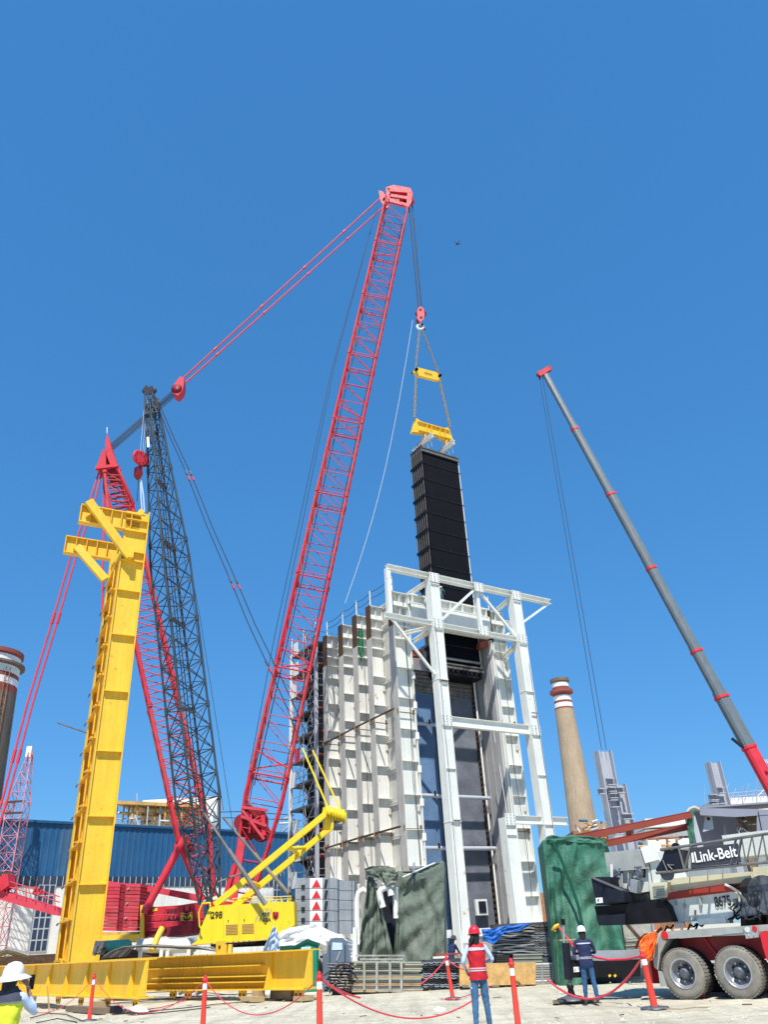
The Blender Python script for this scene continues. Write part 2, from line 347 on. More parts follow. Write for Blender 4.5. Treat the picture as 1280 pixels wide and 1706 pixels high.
# ================================================================== the ground
def ground():
    b = MB(); random.seed(3)
    # near field with gentle unevenness, then one sheet on to the horizon
    nx, ny = 260, 260; x0, x1, y0, y1 = -45, 45, -6, 84
    vs = []
    for j in range(ny + 1):
        for i in range(nx + 1):
            x = lerp(x0, x1, i / nx); y = lerp(y0, y1, j / ny)
            e = min(1, min(x - x0, x1 - x, y - y0, y1 - y) / 4)
            vs.append((x, y, e * .05 * (noise.noise(V((x * .35, y * .35, 0))) - .35) + e * .022 * noise.noise(V((x * 1.7, y * 1.7, 3))) - e * (.035 if 8 < y < 30 and (abs((y + .5 * x - 22.5) % 60) < .35 or abs((y + .5 * x - 24.6) % 60) < .35) else 0)))
    b.add(vs, [(j * (nx + 1) + i, j * (nx + 1) + i + 1, (j + 1) * (nx + 1) + i + 1, (j + 1) * (nx + 1) + i) for j in range(ny) for i in range(nx)], True)
    R = 2500
    b.add([(-R, -R, 0), (R, -R, 0), (R, y0, 0), (-R, y0, 0)], [(0, 1, 2, 3)]); b.add([(-R, y1, 0), (R, y1, 0), (R, R, 0), (-R, R, 0)], [(0, 1, 2, 3)])
    b.add([(-R, y0, 0), (x0, y0, 0), (x0, y1, 0), (-R, y1, 0)], [(0, 1, 2, 3)]); b.add([(x1, y0, 0), (R, y0, 0), (R, y1, 0), (x1, y1, 0)], [(0, 1, 2, 3)])
    g = b.build('ground', 'ground'); g['kind'] = 'structure'
    s = MB()
    for i in range(7500):
        y = 9 + 28 * random.random() ** 1.5; x = (random.random() * 2 - 1) * (.55 * y + 2); r = .007 + .03 * random.random() ** 4
        if random.random() < .02: r *= 2.4
        a = random.random() * 6.28; c = V((x, y, r * .1)); q = [c + V((math.cos(a + k * 2.1) * r, math.sin(a + k * 2.1) * r * .8, 0)) for k in range(3)]
        s.add(q + [c + V((0, 0, r * .9))], [(0, 1, 3), (1, 2, 3), (2, 0, 3)])
    s.build('loose_gravel', 'ground_stone')['kind'] = 'stuff'
    s = MB()
    for m_, n_ in (('timberdark', 28), ('wood', 26), ('hub', 16), ('rust', 10)):
        s.use(m_)
        for i in range(n_):
            y = random.uniform(19, 34); x = random.uniform(-.5 * y, .5 * y); a = random.random() * 6.28; L_ = random.uniform(.05, .28); d = V((math.cos(a), math.sin(a), .0)) * L_
            s.box(V((x, y, .0)), d, V((-d.y, d.x, 0)).normalized() * random.uniform(.015, .05), UP * random.uniform(.01, .035))
    s.build('scattered_scrap')['kind'] = 'stuff'
ground()

# ================================================================== far background
def chimney(L, h, r_top, r_bot, bands, shaft_mat, label, seg=40, ladder=None):
    t = thing('chimney', label, 'chimney', L); L = V(L)
    rr = lambda z: lerp(r_bot, r_top, z / h)
    zmin = min(z0 for z0, z1, m, k in bands)
    MB().lathe(L, UP, [(0, r_bot), (zmin * .33, rr(zmin * .33)), (zmin * .66, rr(zmin * .66)), (zmin, rr(zmin))], seg).build('shaft', shaft_mat, t)
    for z0, z1, m, k in bands:
        e = {'band': 0.0, 'gallery': .75, 'cap': .35}[k]
        p = [(z0, rr(z0) + e), (z1, rr(z1) + e)] if not e else [(z0, rr(z0)), (z0 + .3 * (z1 - z0), rr(z0) + e), (z1, rr(z1) + e), (z1, rr(z1))]
        MB().lathe(L, UP, p, seg, e == 0).build({'band': 'painted_band', 'gallery': 'gallery', 'cap': 'cap_ring'}[k], m, t)
    MB().lathe(L, UP, [(h - 1, r_top * .8), (h, r_top * .8), (h, r_top)], seg, False).build('rim', 'chimd', t)
    if ladder:
        a = V((ladder[0], ladder[1], 0)).normalized()
        s = V((-a.y, a.x, 0)) * .35
        for q in (-1, 1): MB().tube([L + a * (rr(2) + .25) + s * q + UP * 2, L + a * (rr(h * .93) + .25) + s * q + UP * h * .93], .07, 4).build('ladder_rail', 'rustpipe', t)
        mb = MB(); z = 3
        while z < h * .92: mb.tube([L + a * (rr(z) + .25) - s + UP * z, L + a * (rr(z) + .25) + s + UP * z], .05, 3); z += 1.5
        mb.build('ladder_rungs', 'rustpipe', t)['kind'] = 'stuff'
    # small inspection openings
    return t
def zat(x, y, Y): return at(x, y, Y).z
ax = at(975, 1400, 200); ax2 = at(934, 1135, 200)
hR = zat(935, 1132, 200)
zz = [zat(935, y, 200) for y in (1183, 1180, 1173, 1169, 1161, 1158, 1151, 1146, 1139, 1132)]
bR = [(zz[0], zz[1], 'band_r', 'band'), (zz[1], zz[2], 'band_w', 'band'), (zz[2], zz[3], 'band_r', 'band'), (zz[3], zz[4], 'band_w', 'band'), (zz[4], zz[5], 'band_r', 'band'),
      (zz[5], zz[6], 'band_r', 'gallery'), (zz[6], zz[7], 'band_r', 'band'), (zz[7], zz[8], 'band_w', 'band'), (zz[8], zz[9], 'chimd', 'cap')]
cR_ = chimney(((ax.x + ax2.x) / 2, 200, 0), hR, 2.1, 4.1, bR, 'chim', 'tall tan brick chimney with red and white bands beyond the white steel frame')
Lc = V(at(-34, 1200, 120)); hL = zat(5, 1088, 120)
yy = [1156, 1143, 1132, 1125, 1113, 1108, 1097, 1088]; zz = [zat(20, y, 120) for y in yy]
bL = [(zz[0], zz[1], 'band_r', 'band'), (zz[1], zz[2], 'band_w', 'band'), (zz[2], zz[3], 'band_r', 'band'), (zz[3], zz[4], 'cream', 'band'), (zz[4], zz[5], 'chimd', 'gallery'), (zz[5], zz[6], 'band_w', 'band'), (zz[6], zz[7], 'band_r', 'cap')]
chimney((Lc.x, 120, 0), hL, 4.3, 6.0, bL, 'chimd', 'wide dark sooty chimney with red and white bands at the left edge', ladder=(.9, -.5))

def warehouse():
    pl = Plane(at(490, 1570, 100), 48); t = thing('warehouse', 'long blue clad warehouse with white lower wall behind the yellow girders', 'warehouse', pl.w(-30, 8, 0))
    zt = pl.uz(250, 1379.5)[1]; zb = pl.uz(250, 1461)[1]; zw = zb - .9
    uL, uR = -95, 8
    # corrugated upper cladding, sheet by sheet
    u = uL; k = 0; mb = MB()
    while u < uR - .01:
        w = .62; pts = [(u, 0), (u + .18, 0), (u + .24, -.045), (u + .38, -.045), (u + .44, 0), (u + w, 0)]
        vs = [pl.w(a, o, z) for z in (zb, zt) for a, o in pts]
        mb.add(vs, [(i, i + 1, i + 7, i + 6) for i in range(5)]); u += w; k += 1
        if k % 4 == 0: mb.build('cladding_sheet', random.choice(['blue', 'blue', 'blue', 'blue2']), t); mb = MB()
    if mb.v: mb.build('cladding_sheet', 'blue', t)
    MB().box(pl.w(uL, .05, 0), pl.u * (uR - uL), pl.n * 22, UP * (zt - .05)).build('hall_core', 'whitewall', t)
    MB().box(pl.w(uL, -.25, zt), pl.u * (uR - uL + .3), pl.n * 23, UP * .22).build('roof', 'blue', t)
    MB().box(pl.w(uL, -.02, zw), pl.u * (uR - uL), pl.n * .06, UP * (zb - zw)).build('clerestory_strip', 'glass', t)
    u = uL
    for i in range(100):
        uu = -60 + i * .62
        if uu < 0: bar('clerestory_bar', pl.w(uu, -.05, zw), pl.w(uu, -.05, zb), .06, .06, 'frame', t)
    MB().box(pl.w(uL, -.12, 0), pl.u * (uR - uL), pl.n * .12, UP * .9).build('plinth', 'concrete', t)
    # tall glazed bays in the white wall
    for (x0, x1, yt, yb) in ((47, 76, 1474, 1586), (236, 252, 1472, 1540), (455, 472, 1452, 1498)):
        a = pl.uz(x0, yb)[0]; b_ = pl.uz(x1, yb)[0]; z1 = pl.uz(x0, yt)[1]; z0 = pl.uz(x0, yb)[1]
        f = MB().box(pl.w(a, -.06, z0), pl.u * (b_ - a), pl.n * .06, UP * (z1 - z0)).build('window', 'frame', t)
        nr = max(2, int((z1 - z0) / .9)); nc = 3; g = (b_ - a) / nc; hz = (z1 - z0) / nr
        for r in range(nr):
            for c in range(nc):
                MB().box(pl.w(a + c * g + .06, -.05 - .02, z0 + r * hz + .06), pl.u * (g - .12), pl.n * .012, UP * (hz - .12)).build('pane', 'glass', f)
    # downpipe and blue return wall towards the corner
    a = pl.uz(466, 1500)[0]; MB().box(pl.w(a, -.16, 0), pl.u * (uR - a), pl.n * .14, UP * (zb + .2)).build('corner_cladding', 'blue', t)
    return pl
whp = warehouse()

def ochre_plant():
    Y = 135; t = thing('pipe_gantry', 'ochre boiler pipework and platform rising behind the blue warehouse roof', 'pipework', at(250, 1560, Y))
    random.seed(11)
    P = lambda x, y, d=0: at(x, y, Y + d)
    MB().box(P(192, 1339, -1), P(330, 1345, -1) - P(192, 1339, -1), V((0, 9, 0)), UP * .5).build('roof_deck', 'ochre', t)
    for i in range(6):
        x = 199 + i * 22
        a = P(x, 1352); b_ = P(x + 16, 1353); MB().box(a, b_ - a, V((0, 3, 0)), UP * -1.0 + (P(x, 1344) - P(x, 1352))).build('tank_panel', 'ochre', t)
    for i in range(15):
        x = 194 + i * 9.2
        strut('post', V((P(x, 1385).x, Y - 1.5 + random.random() * 3, 0)), V((P(x, 1341).x, Y - 1.5 + random.random() * 3, P(x, 1341).z)), .12 + .12 * random.random(), random.choice(['ochre', 'ochre', 'rustpipe', 'frame']), t)
    for i in range(46):
        x = random.uniform(190, 326); y = random.uniform(1350, 1392); dx = random.uniform(6, 26); q = random.random()
        a = P(x, y, random.uniform(-2, 4)); b_ = P(x + dx, y + random.uniform(-1, 2), random.uniform(-2, 4)) if q < .6 else P(x + random.uniform(-4, 10), y + random.uniform(8, 26))
        strut('pipe', a, b_, .07 + .16 * random.random() ** 2, random.choice(['ochre', 'rustpipe', 'rustpipe', 'cream', 'ochre']), t)
    for i in range(4): strut('roof_rail', P(195 + i * 30, 1335 + i * 1.3), P(225 + i * 30, 1336 + i * 1.3), .07, 'rustpipe', t)
    strut('aerial', P(228, 1335), P(228, 1322), .12, 'frame', t)
    MB().box(P(232, 1390, 5), V((13, 0, 0)), V((0, 4, 0)), UP * 5.5).build('pale_duct', 'cream', t)
    bar('white_box', P(349, 1390), P(349, 1352), 1.6, 2, 'signwhite', t)
ochre_plant()

def right_background():
    Y = 120; P = lambda x, y, d=0: at(x, y, Y + d); random.seed(5)
    t = thing('storage_hall', 'white roofed hall with long gutter lines behind the grey girder', 'building', at(1180, 1540, Y))
    a = P(1120, 1392); b_ = P(1330, 1330)
    for (y0, y1, m, d) in ((1352, 1366, 'whitewall', 0), (1370, 1384, 'cream', 1.5), (1388, 1400, 'whitewall', 0), (1400, 1405, 'steelgray', -.5), (1408, 1470, 'cream', 2)):
        A = P(1078, y1 + 14 + d, d); Bq = P(1300, y0 + (y1 - y0) * .5, d); q = V((Bq.x - A.x, Bq.y - A.y, 0))
        MB().box(P(1078, y1 + 12, d), q, V((0, 6, 0)), UP * (P(1078, y0 + 12, d).z - P(1078, y1 + 12, d).z)).build('roof_step', m, t)
    MB().box(P(1205, 1372, 8), V((26, 0, 0)), V((0, 12, 0)), UP * 3.6).build('upper_hall', 'whitewall', t)
    for i in range(16):
        x = 1195 + i * 6; strut('roof_handrail', P(x, 1336 - i * .5, 4), P(x, 1324 - i * .5, 4), .05, 'galv', t)
    for k in range(2): strut('top_rail', P(1190, 1330 - k * 6, 4), P(1290, 1321 - k * 6, 4), .06, 'galv', t)
    for i in range(7): strut('scaffold_brace', P(1200 + i * 13, 1342, 2), P(1216 + i * 11, 1305 + (i % 3) * 9, 2), .05, 'galv', t)
    for i in range(4): strut('mast', P([1176, 1238, 1262, 1245][i], 1345, 0), P([1174, 1237, 1262, 1290][i], [1308, 1308, 1290, 1300][i], 0), .07, 'galv', t)
    # pipe rack under the red beams
    t2 = thing('pipe_rack', 'rusty pipe rack with blue drums seen under the red beams', 'pipe rack', at(1060, 1540, 95))
    Q = lambda x, y, d=0: at(x, y, 95 + d)
    for x in (1032, 1046, 1060, 1078, 1096, 1112, 1128): strut('post', V((Q(x, 1520).x, 95, 0)), V((Q(x, 1398).x, 95, Q(x, 1398).z)), .14, random.choice(['rustpipe', 'ochre']), t2)
    for y in (1400, 1412, 1424, 1436, 1447, 1458): strut('rail', Q(1030, y), Q(1132, y - 5), .13, random.choice(['rustpipe', 'ochre', 'frame']), t2)
    for x, y in ((1066, 1404), (1069, 1432), (1065, 1420), (1073, 1446)): strut('blue_drum', Q(x, y + 14, 1), Q(x, y, 1), .38, 'blue', t2)
    bar('white_cabinet', Q(1090, 1425, -.5), Q(1088, 1402, -.5), 1.4, 1.2, 'signwhite', t2)
    for i in range(40):
        x = random.uniform(1032, 1130); y = random.uniform(1400, 1470); strut('small_pipe', Q(x, y, random.uniform(-1, 2)), Q(x + random.uniform(-5, 14), y + random.uniform(-8, 8), 1), .06, random.choice(['rustpipe', 'cream', 'timberdark']), t2)
    t3 = thing('cooling_plant', 'small rust brown plant buildings at the foot of the tan chimney', 'building', at(1000, 1545, 150))
    S = lambda x, y, d=0: at(x, y, 150 + d)
    MB().box(S(958, 1400), V((11.5, 0, 0)), V((0, 8, 0)), UP * (S(958, 1384).z - S(958, 1400).z)).build('plant_block', 'rustpipe', t3)
    MB().box(S(996, 1388, -2), V((4.5, 0, 0)), V((0, 5, 0)), UP * 1.8).build('tank', 'band_w', t3).data.materials[0] = M['chim']
    MB().box(S(900, 1560), V((26, 0, 0)), V((0, 8, 0)), UP * S(900, 1500).z).build('plant_base', 'rustpipe', t3)
    for i in range(50):
        x = random.uniform(905, 1030); y = random.uniform(1366, 1400) if x > 955 else random.uniform(1400, 1530); strut('pipe', S(x, y, -3), S(x + random.uniform(-3, 16), y + random.uniform(-4, 8), -3), .1 + .12 * random.random(), random.choice(['ochre', 'rustpipe', 'rustpipe', 'frame', 'cream', 'blue']), t3)
right_background()

# ================================================================== boiler casing under erection
BP = Plane((3.71, 60, 0), 57); BW = BP.w
casing = thing('boiler_casing', 'tall unfinished white and cream boiler casing with an open front and ribbed columns', 'boiler casing', BW(3, 8, 0))
TOP = 27.4
def casing_build():
    T = casing; random.seed(21)
    for u_, v_, z0_, z1_ in ((-1.9, 1.75, 3, 26), (8.2, 1.75, 4, 25.5), (-3.05, 6.6, 2, 27)): MB().tube([BW(u_ + .12 * math.sin(i * .9), v_, lerp(z0_, z1_, i / 12)) for i in range(13)], .025, 4).build('hanging_cable', 'ink', T)
    # walls between the buckstays
    MB().box(BW(-1.55, 2.3, 0), BP.u * .14, BP.n * 12, UP * TOP).build('side_wall', 'casing', T)
    MB().box(BW(7.32, 2.3, 0), BP.u * .16, BP.n * 12, UP * (TOP - .1)).build('liner_wall', 'lag', T)
    MB().box(BW(-1.4, 14.15, 0), BP.u * 8.7, BP.n * .14, UP * TOP).build('rear_wall', 'casing', T)
    for z in [i * 2.43 + 1.2 for i in range(11)]:
        ibeam('wall_rib', BW(-1.62, 2.5, z), BW(-1.62, 14, z), .16, .22, 'cream', T)
    # liner sheet joints and studs
    for i in range(4): bar('liner_seam', BW(7.3, 2.5 + i * .85, .5), BW(7.3, 2.5 + i * .85, TOP - 3), .03, .03, 'steelgray', T)
    def buckstay(v0, u_out, u_in, front=False, web_m='cream', fl_m='flange', sgn=-1):
        """H column standing on the wall; the web faces the front, horizontal stiffener plates cross it"""
        dv = .82 if front else .76
        splice = [17.2, 8.7]
        fl = MB().box(BW(u_out, v0 - dv / 2, 0), BP.u * .06, BP.n * dv, UP * (TOP - 3.0)).build('outer_flange', fl_m, T)
        MB().box(BW(u_out, v0 - dv / 2, TOP - 3.0), BP.u * .06, BP.n * dv, UP * 3.0).build('flange_top_plate', 'rust', T)
        MB().box(BW(u_out + .06, v0, 0), BP.u * (u_in - u_out - .06), BP.n * .05, UP * (TOP - .02)).build('web', web_m, T)
        z = 1.25 + random.random() * .5; k = 0
        L = u_in - u_out - .08
        while z < TOP - 3.4:
            MB().box(BW(u_out + .07, v0 - .34, z), BP.u * L, BP.n * .335, UP * .05).build('stiffener', web_m, T)
            MB().box(BW(u_out + .07, v0 + .06, z), BP.u * L, BP.n * .2, UP * .05).build('stiffener', web_m, T)
            if k % 2 == 0: bar('lug', BW(u_out + .07 + L * .95, v0 - .05, z - 1.1), BW(u_out + .07 + L * .95, v0 - .05, z - .7), .22, .18, 'casing', T)
            z += 2.43; k += 1
        # crossed stiffeners of the head
        for zz in (TOP - 3.0, TOP - 2.2, TOP - 1.25, TOP - .06): MB().box(BW(u_out + .07, v0 - .36, zz), BP.u * L, BP.n * .355, UP * .05).build('head_stiffener', web_m, T)
        for f in (.47, .97): MB().box(BW(u_out + .07 + L * f, v0 - .23, TOP - 2.19), BP.u * .045, BP.n * .225, UP * 2.1).build('head_stiffener', web_m, T)
        for zz in splice:
            bar('splice_bar', BW(u_out + .1, v0 - .25, zz), BW(u_in, v0 - .25, zz), .05, .06, 'rust', T)
            for f in (0, 1): bar('bolt_lug', BW(u_out + .02 + (L - .1) * f, v0 - .26, zz - .12), BW(u_out + .02 + (L - .1) * f, v0 - .26, zz + .25), .14, .12, 'rust', T)
        strut('rail_post', BW(u_out + .3, v0, TOP), BW(u_out + .3, v0, TOP + 1.5), .05, 'cream', T)
    buckstay(2.3, -2.85, -1.25, True, 'white', 'flange')
    for v0 in (5.8, 8.25, 10.85, 13.95): buckstay(v0, -2.95, -1.6)
    buckstay(2.3, 7.62, 9.15, True, 'white', 'cream')
    # right column's inner legs
    MB().box(BW(7.36, 1.9, 0), BP.u * .12, BP.n * .38, UP * (TOP - 2.9)).build('liner_edge', 'white', T)
    MB().box(BW(9.15, 1.95, 0), BP.u * .06, BP.n * .55, UP * TOP).build('outer_flange', 'white', T)
    MB().box(BW(-1.25, 1.93, 0), BP.u * .06, BP.n * .5, UP * (TOP - 3)).build('inner_flange', 'white', T)
    for z in (3, 5.4, 7.9, 10.3, 12.7, 15.2, 17.6, 20):
        bar('cheek_bracket', BW(-1.19, 2.0, z), BW(-1.19, 2.0, z + .5), .28, .3, 'cream', T)
    MB().box(BW(-1.1, 2.3, 0), BP.u * .1, BP.n * 2.6, UP * 21.5).build('inner_cheek', 'casing', T)
    # header box beam across the opening
    z0, z1 = 24.75, TOP
    MB().box(BW(-1.18, 2.05, z0), BP.u * 8.5, BP.n * .08, UP * (z1 - z0 - .12)).build('header_web', 'white', T)
    MB().box(BW(-1.18, 1.7, z1 - .1), BP.u * 8.5, BP.n * .8, UP * .1).build('header_top_flange', 'cream', T)
    MB().box(BW(-1.18, 1.62, z1 - .9), BP.u * 8.5, BP.n * .42, UP * .07).build('header_ledge', 'white', T)
    MB().box(BW(-1.18, 1.62, z0 + .35), BP.u * 8.5, BP.n * .06, UP * (z1 - z0 - 1.3)).build('header_face', 'white', T)
    MB().box(BW(-1.18, 1.66, z0 - .1), BP.u * 8.5, BP.n * .75, UP * .09).build('header_bottom_flange', 'cream', T)
    for i in range(7): bar('header_rib', BW(-.9 + i * 1.33, 1.85, z1 - .85), BW(-.9 + i * 1.33, 1.85, z1 - .12), .35, .05, 'white', T, BP.u)
    # red oxide corner gussets in the opening
    MB().prism([BW(-1.15, 1.9, 21.9), BW(-.1, 1.9, 22.0), BW(-.1, 1.9, 22.6), BW(-1.15, 1.9, 22.4)], BP.n * .5).build('corner_gusset', 'primer', T)
    MB().prism([BW(7.25, 2.2, 24.0), BW(6.3, 2.2, 23.7), BW(6.3, 2.2, 24.2), BW(7.25, 2.2, 24.6)], BP.n * .5).build('corner_gusset', 'primer', T)
    # parapet beams along the side top + cable rails
    ibeam('top_beam', BW(-1.5, 2.4, TOP + .02), BW(-1.5, 14, TOP + .02), .3, .4, 'cream', T)
    for k, zz in ((0, 1.4), (1, .8)):
        vs = [2.2, 5.8, 8.25, 10.85, 13.95]
        for a, b_ in zip(vs, vs[1:]):
            MB().tube([BW(-2.6, lerp(a, b_, i / 6), TOP + zz - .18 * math.sin(math.pi * i / 6)) for i in range(7)], .025, 4).build('cable_rail', 'steelrope', T)
    # sloping lifelines, pipes strapped along the side wall
    for zz in (17.35, 8.75):
        MB().tube([BW(-3.12, 14.6, zz - .1), BW(-3.12, 8, zz + .05), BW(-3.12, 2.2, zz + .1)], .075, 6).build('strapped_pipe', 'rust', T)
        for v0 in (5.8, 8.25, 10.85, 13.95): bar('pipe_clamp', BW(-3.1, v0, zz - .28), BW(-3.1, v0, zz + .15), .25, .2, 'timberdark', T)
    # installed tube bundles behind the opening
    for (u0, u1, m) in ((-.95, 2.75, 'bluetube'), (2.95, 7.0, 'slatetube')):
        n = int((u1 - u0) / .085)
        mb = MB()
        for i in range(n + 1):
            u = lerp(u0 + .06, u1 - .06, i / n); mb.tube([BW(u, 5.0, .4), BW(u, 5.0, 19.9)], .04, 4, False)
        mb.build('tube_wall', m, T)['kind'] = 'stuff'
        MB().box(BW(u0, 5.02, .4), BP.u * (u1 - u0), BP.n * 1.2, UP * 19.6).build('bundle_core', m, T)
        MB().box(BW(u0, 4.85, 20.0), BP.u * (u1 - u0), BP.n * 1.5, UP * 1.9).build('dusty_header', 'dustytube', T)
        for i in range(5): strut('header_pipe', BW(u0 + .1, 4.8, 20.3 + i * .34), BW(u1 - .1, 4.8, 20.3 + i * .34), .1, 'dustytube', T)
    strut('seam_column', BW(2.85, 4.75, .4), BW(2.85, 4.75, 22), .12, 'cream', T)
    strut('edge_pipe', BW(-.98, 4.4, .4), BW(-.98, 4.4, 21), .1, 'tubegray', T)
    # serrated edge of the right bundle
    mb = MB(); z = 1.0
    while z < 21.5: mb.box(BW(6.98, 4.5, z), BP.u * .22, BP.n * .5, UP * .22); z += .42
    mb.build('edge_fins', 'rust', T)['kind'] = 'stuff'
    strut('edge_post', BW(6.95, 4.4, .4), BW(6.95, 4.4, 21.5), .09, 'cream', T)
    for z in (17.0, 11.4, 7.6): strut('spacer_pipe', BW(-1.0, 3.9, z), BW(6.9, 3.9, z + .05), .16, 'steelgray', T)
    for z in (17.0, 11.4, 7.6): strut('pipe_lug', BW(1.3, 3.7, z), BW(1.3, 3.7, z + .35), .09, 'navyblack', T)
    # crumpled white strip hanging on the bundles
    pts = [BW(2.9 + .12 * math.sin(i * 1.1), 4.5, 9.2 - i * .37) for i in range(24)]
    MB().tube(pts, [.08 + .13 * (i / 24) + .05 * math.sin(i * 2.3) for i in range(24)], 6).build('hanging_white_hose', 'pvc', T)
    # access window and sill
    MB().box(BW(4.9, 4.5, 3.0), BP.u * 1.1, BP.n * .2, UP * 1.1).build('access_frame', 'white', T)
    MB().box(BW(5.15, 4.45, 3.15), BP.u * .7, BP.n * .1, UP * .8).build('access_opening', 'navyblack', T)
    MB().box(BW(-1.2, 1.7, 1.6), BP.u * 10.3, BP.n * .6, UP * .5).build('sill_beam', 'cream', T)
    strut('hanging_cable', BW(5.6, .9, 16.5), BW(7.3, 1.9, 3), .03, 'pvc', T)
    # concrete footing
    MB().box(BW(-3.4, 1.4, 0), BP.u * 13.2, BP.n * 13.5, UP * .7).build('footing', 'concrete', T)
    # green net scrap near the top
    MB().prism([BW(-2.6, 7.9, 26), BW(-2.2, 7.9, 25.9), BW(-2.3, 7.9, 24.2), BW(-2.5, 7.9, 23.0), BW(-2.7, 7.9, 24.5)], BP.n * .15).build('net_scrap', 'green_net', T)
casing_build()

def stair_tower():
    t = thing('stair_tower', 'dark scaffold stair tower with red edged floors behind the boiler casing', 'scaffold tower', BW(-1, 17, 0)); random.seed(4)
    u0, u1, v0, v1 = -3.4, 4, 14.9, 20.2; H = 27.3
    for u in (u0, u1):
        for v in (v0, v1): bar('corner_post', BW(u, v, 0), BW(u, v, H), .28, .28, 'cream' if v == v1 else 'steelgray', t, BP.u)
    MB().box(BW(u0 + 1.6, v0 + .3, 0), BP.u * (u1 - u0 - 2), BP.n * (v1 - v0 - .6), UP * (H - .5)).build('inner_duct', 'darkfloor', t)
    nz = 13; dz = H / nz
    for i in range(nz + 1):
        z = i * dz - .1
        if z < .1: continue
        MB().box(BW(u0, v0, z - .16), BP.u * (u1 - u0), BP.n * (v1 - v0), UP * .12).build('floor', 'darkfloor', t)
        MB().box(BW(u0 - .08, v0 - .05, z - .2), BP.u * .08, BP.n * (v1 - v0 + .1), UP * .2).build('edge_board', random.choice(['darkfloor', 'red_dark', 'timberdark', 'tubegray']), t)
        MB().box(BW(u0 - .02, v0 - .1, z - .2), BP.u * 2.5, BP.n * .05, UP * .16).build('edge_board', random.choice(['red_dark', 'darkfloor', 'primer']), t)
        for h in (.5, 1.0): strut('guard_rail', BW(u0, v0, z + h), BW(u0, v1, z + h), .03, 'galv', t)
        for h in (.5, 1.0): strut('guard_rail', BW(u0, v0, z + h), BW(u0 + 2.5, v0, z + h), .03, 'galv', t)
        strut('scaffold_brace', BW(u0 - .1, lerp(v0, v1, .5), z), BW(u0 - .1, v0, z + dz), .04, 'galv', t)
        strut('scaffold_upright', BW(u0 - .1, lerp(v0, v1, .45), z), BW(u0 - .1, lerp(v0, v1, .45), z + dz), .045, 'galv', t)
        for q_ in range(5):
            va = random.uniform(v0, v1 - 1.5); strut('scaffold_tube', BW(u0 - .12, va, z + random.uniform(0, .5)), BW(u0 - .12, va + random.uniform(-.5, 1.5), z + dz - random.uniform(0, .6)), .028, random.choice(['galv', 'tubegray', 'hub']), t)
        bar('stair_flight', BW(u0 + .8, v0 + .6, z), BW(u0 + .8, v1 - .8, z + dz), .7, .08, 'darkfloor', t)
        if i > 2 and random.random() < .8:
            v = random.uniform(v0 + 3, v1 - 1.3); MB().box(BW(u0 - .14, v, z - .2), BP.u * .05, BP.n * 1.1, UP * 1.3).build('pale_sheet', random.choice(['cream', 'white', 'red_pale']), t)
    for k in range(3): strut('roof_post', BW(u0, lerp(v0, v1, k / 2), H), BW(u0, lerp(v0, v1, k / 2), H + 1.8), .05, 'cream', t)
stair_tower()

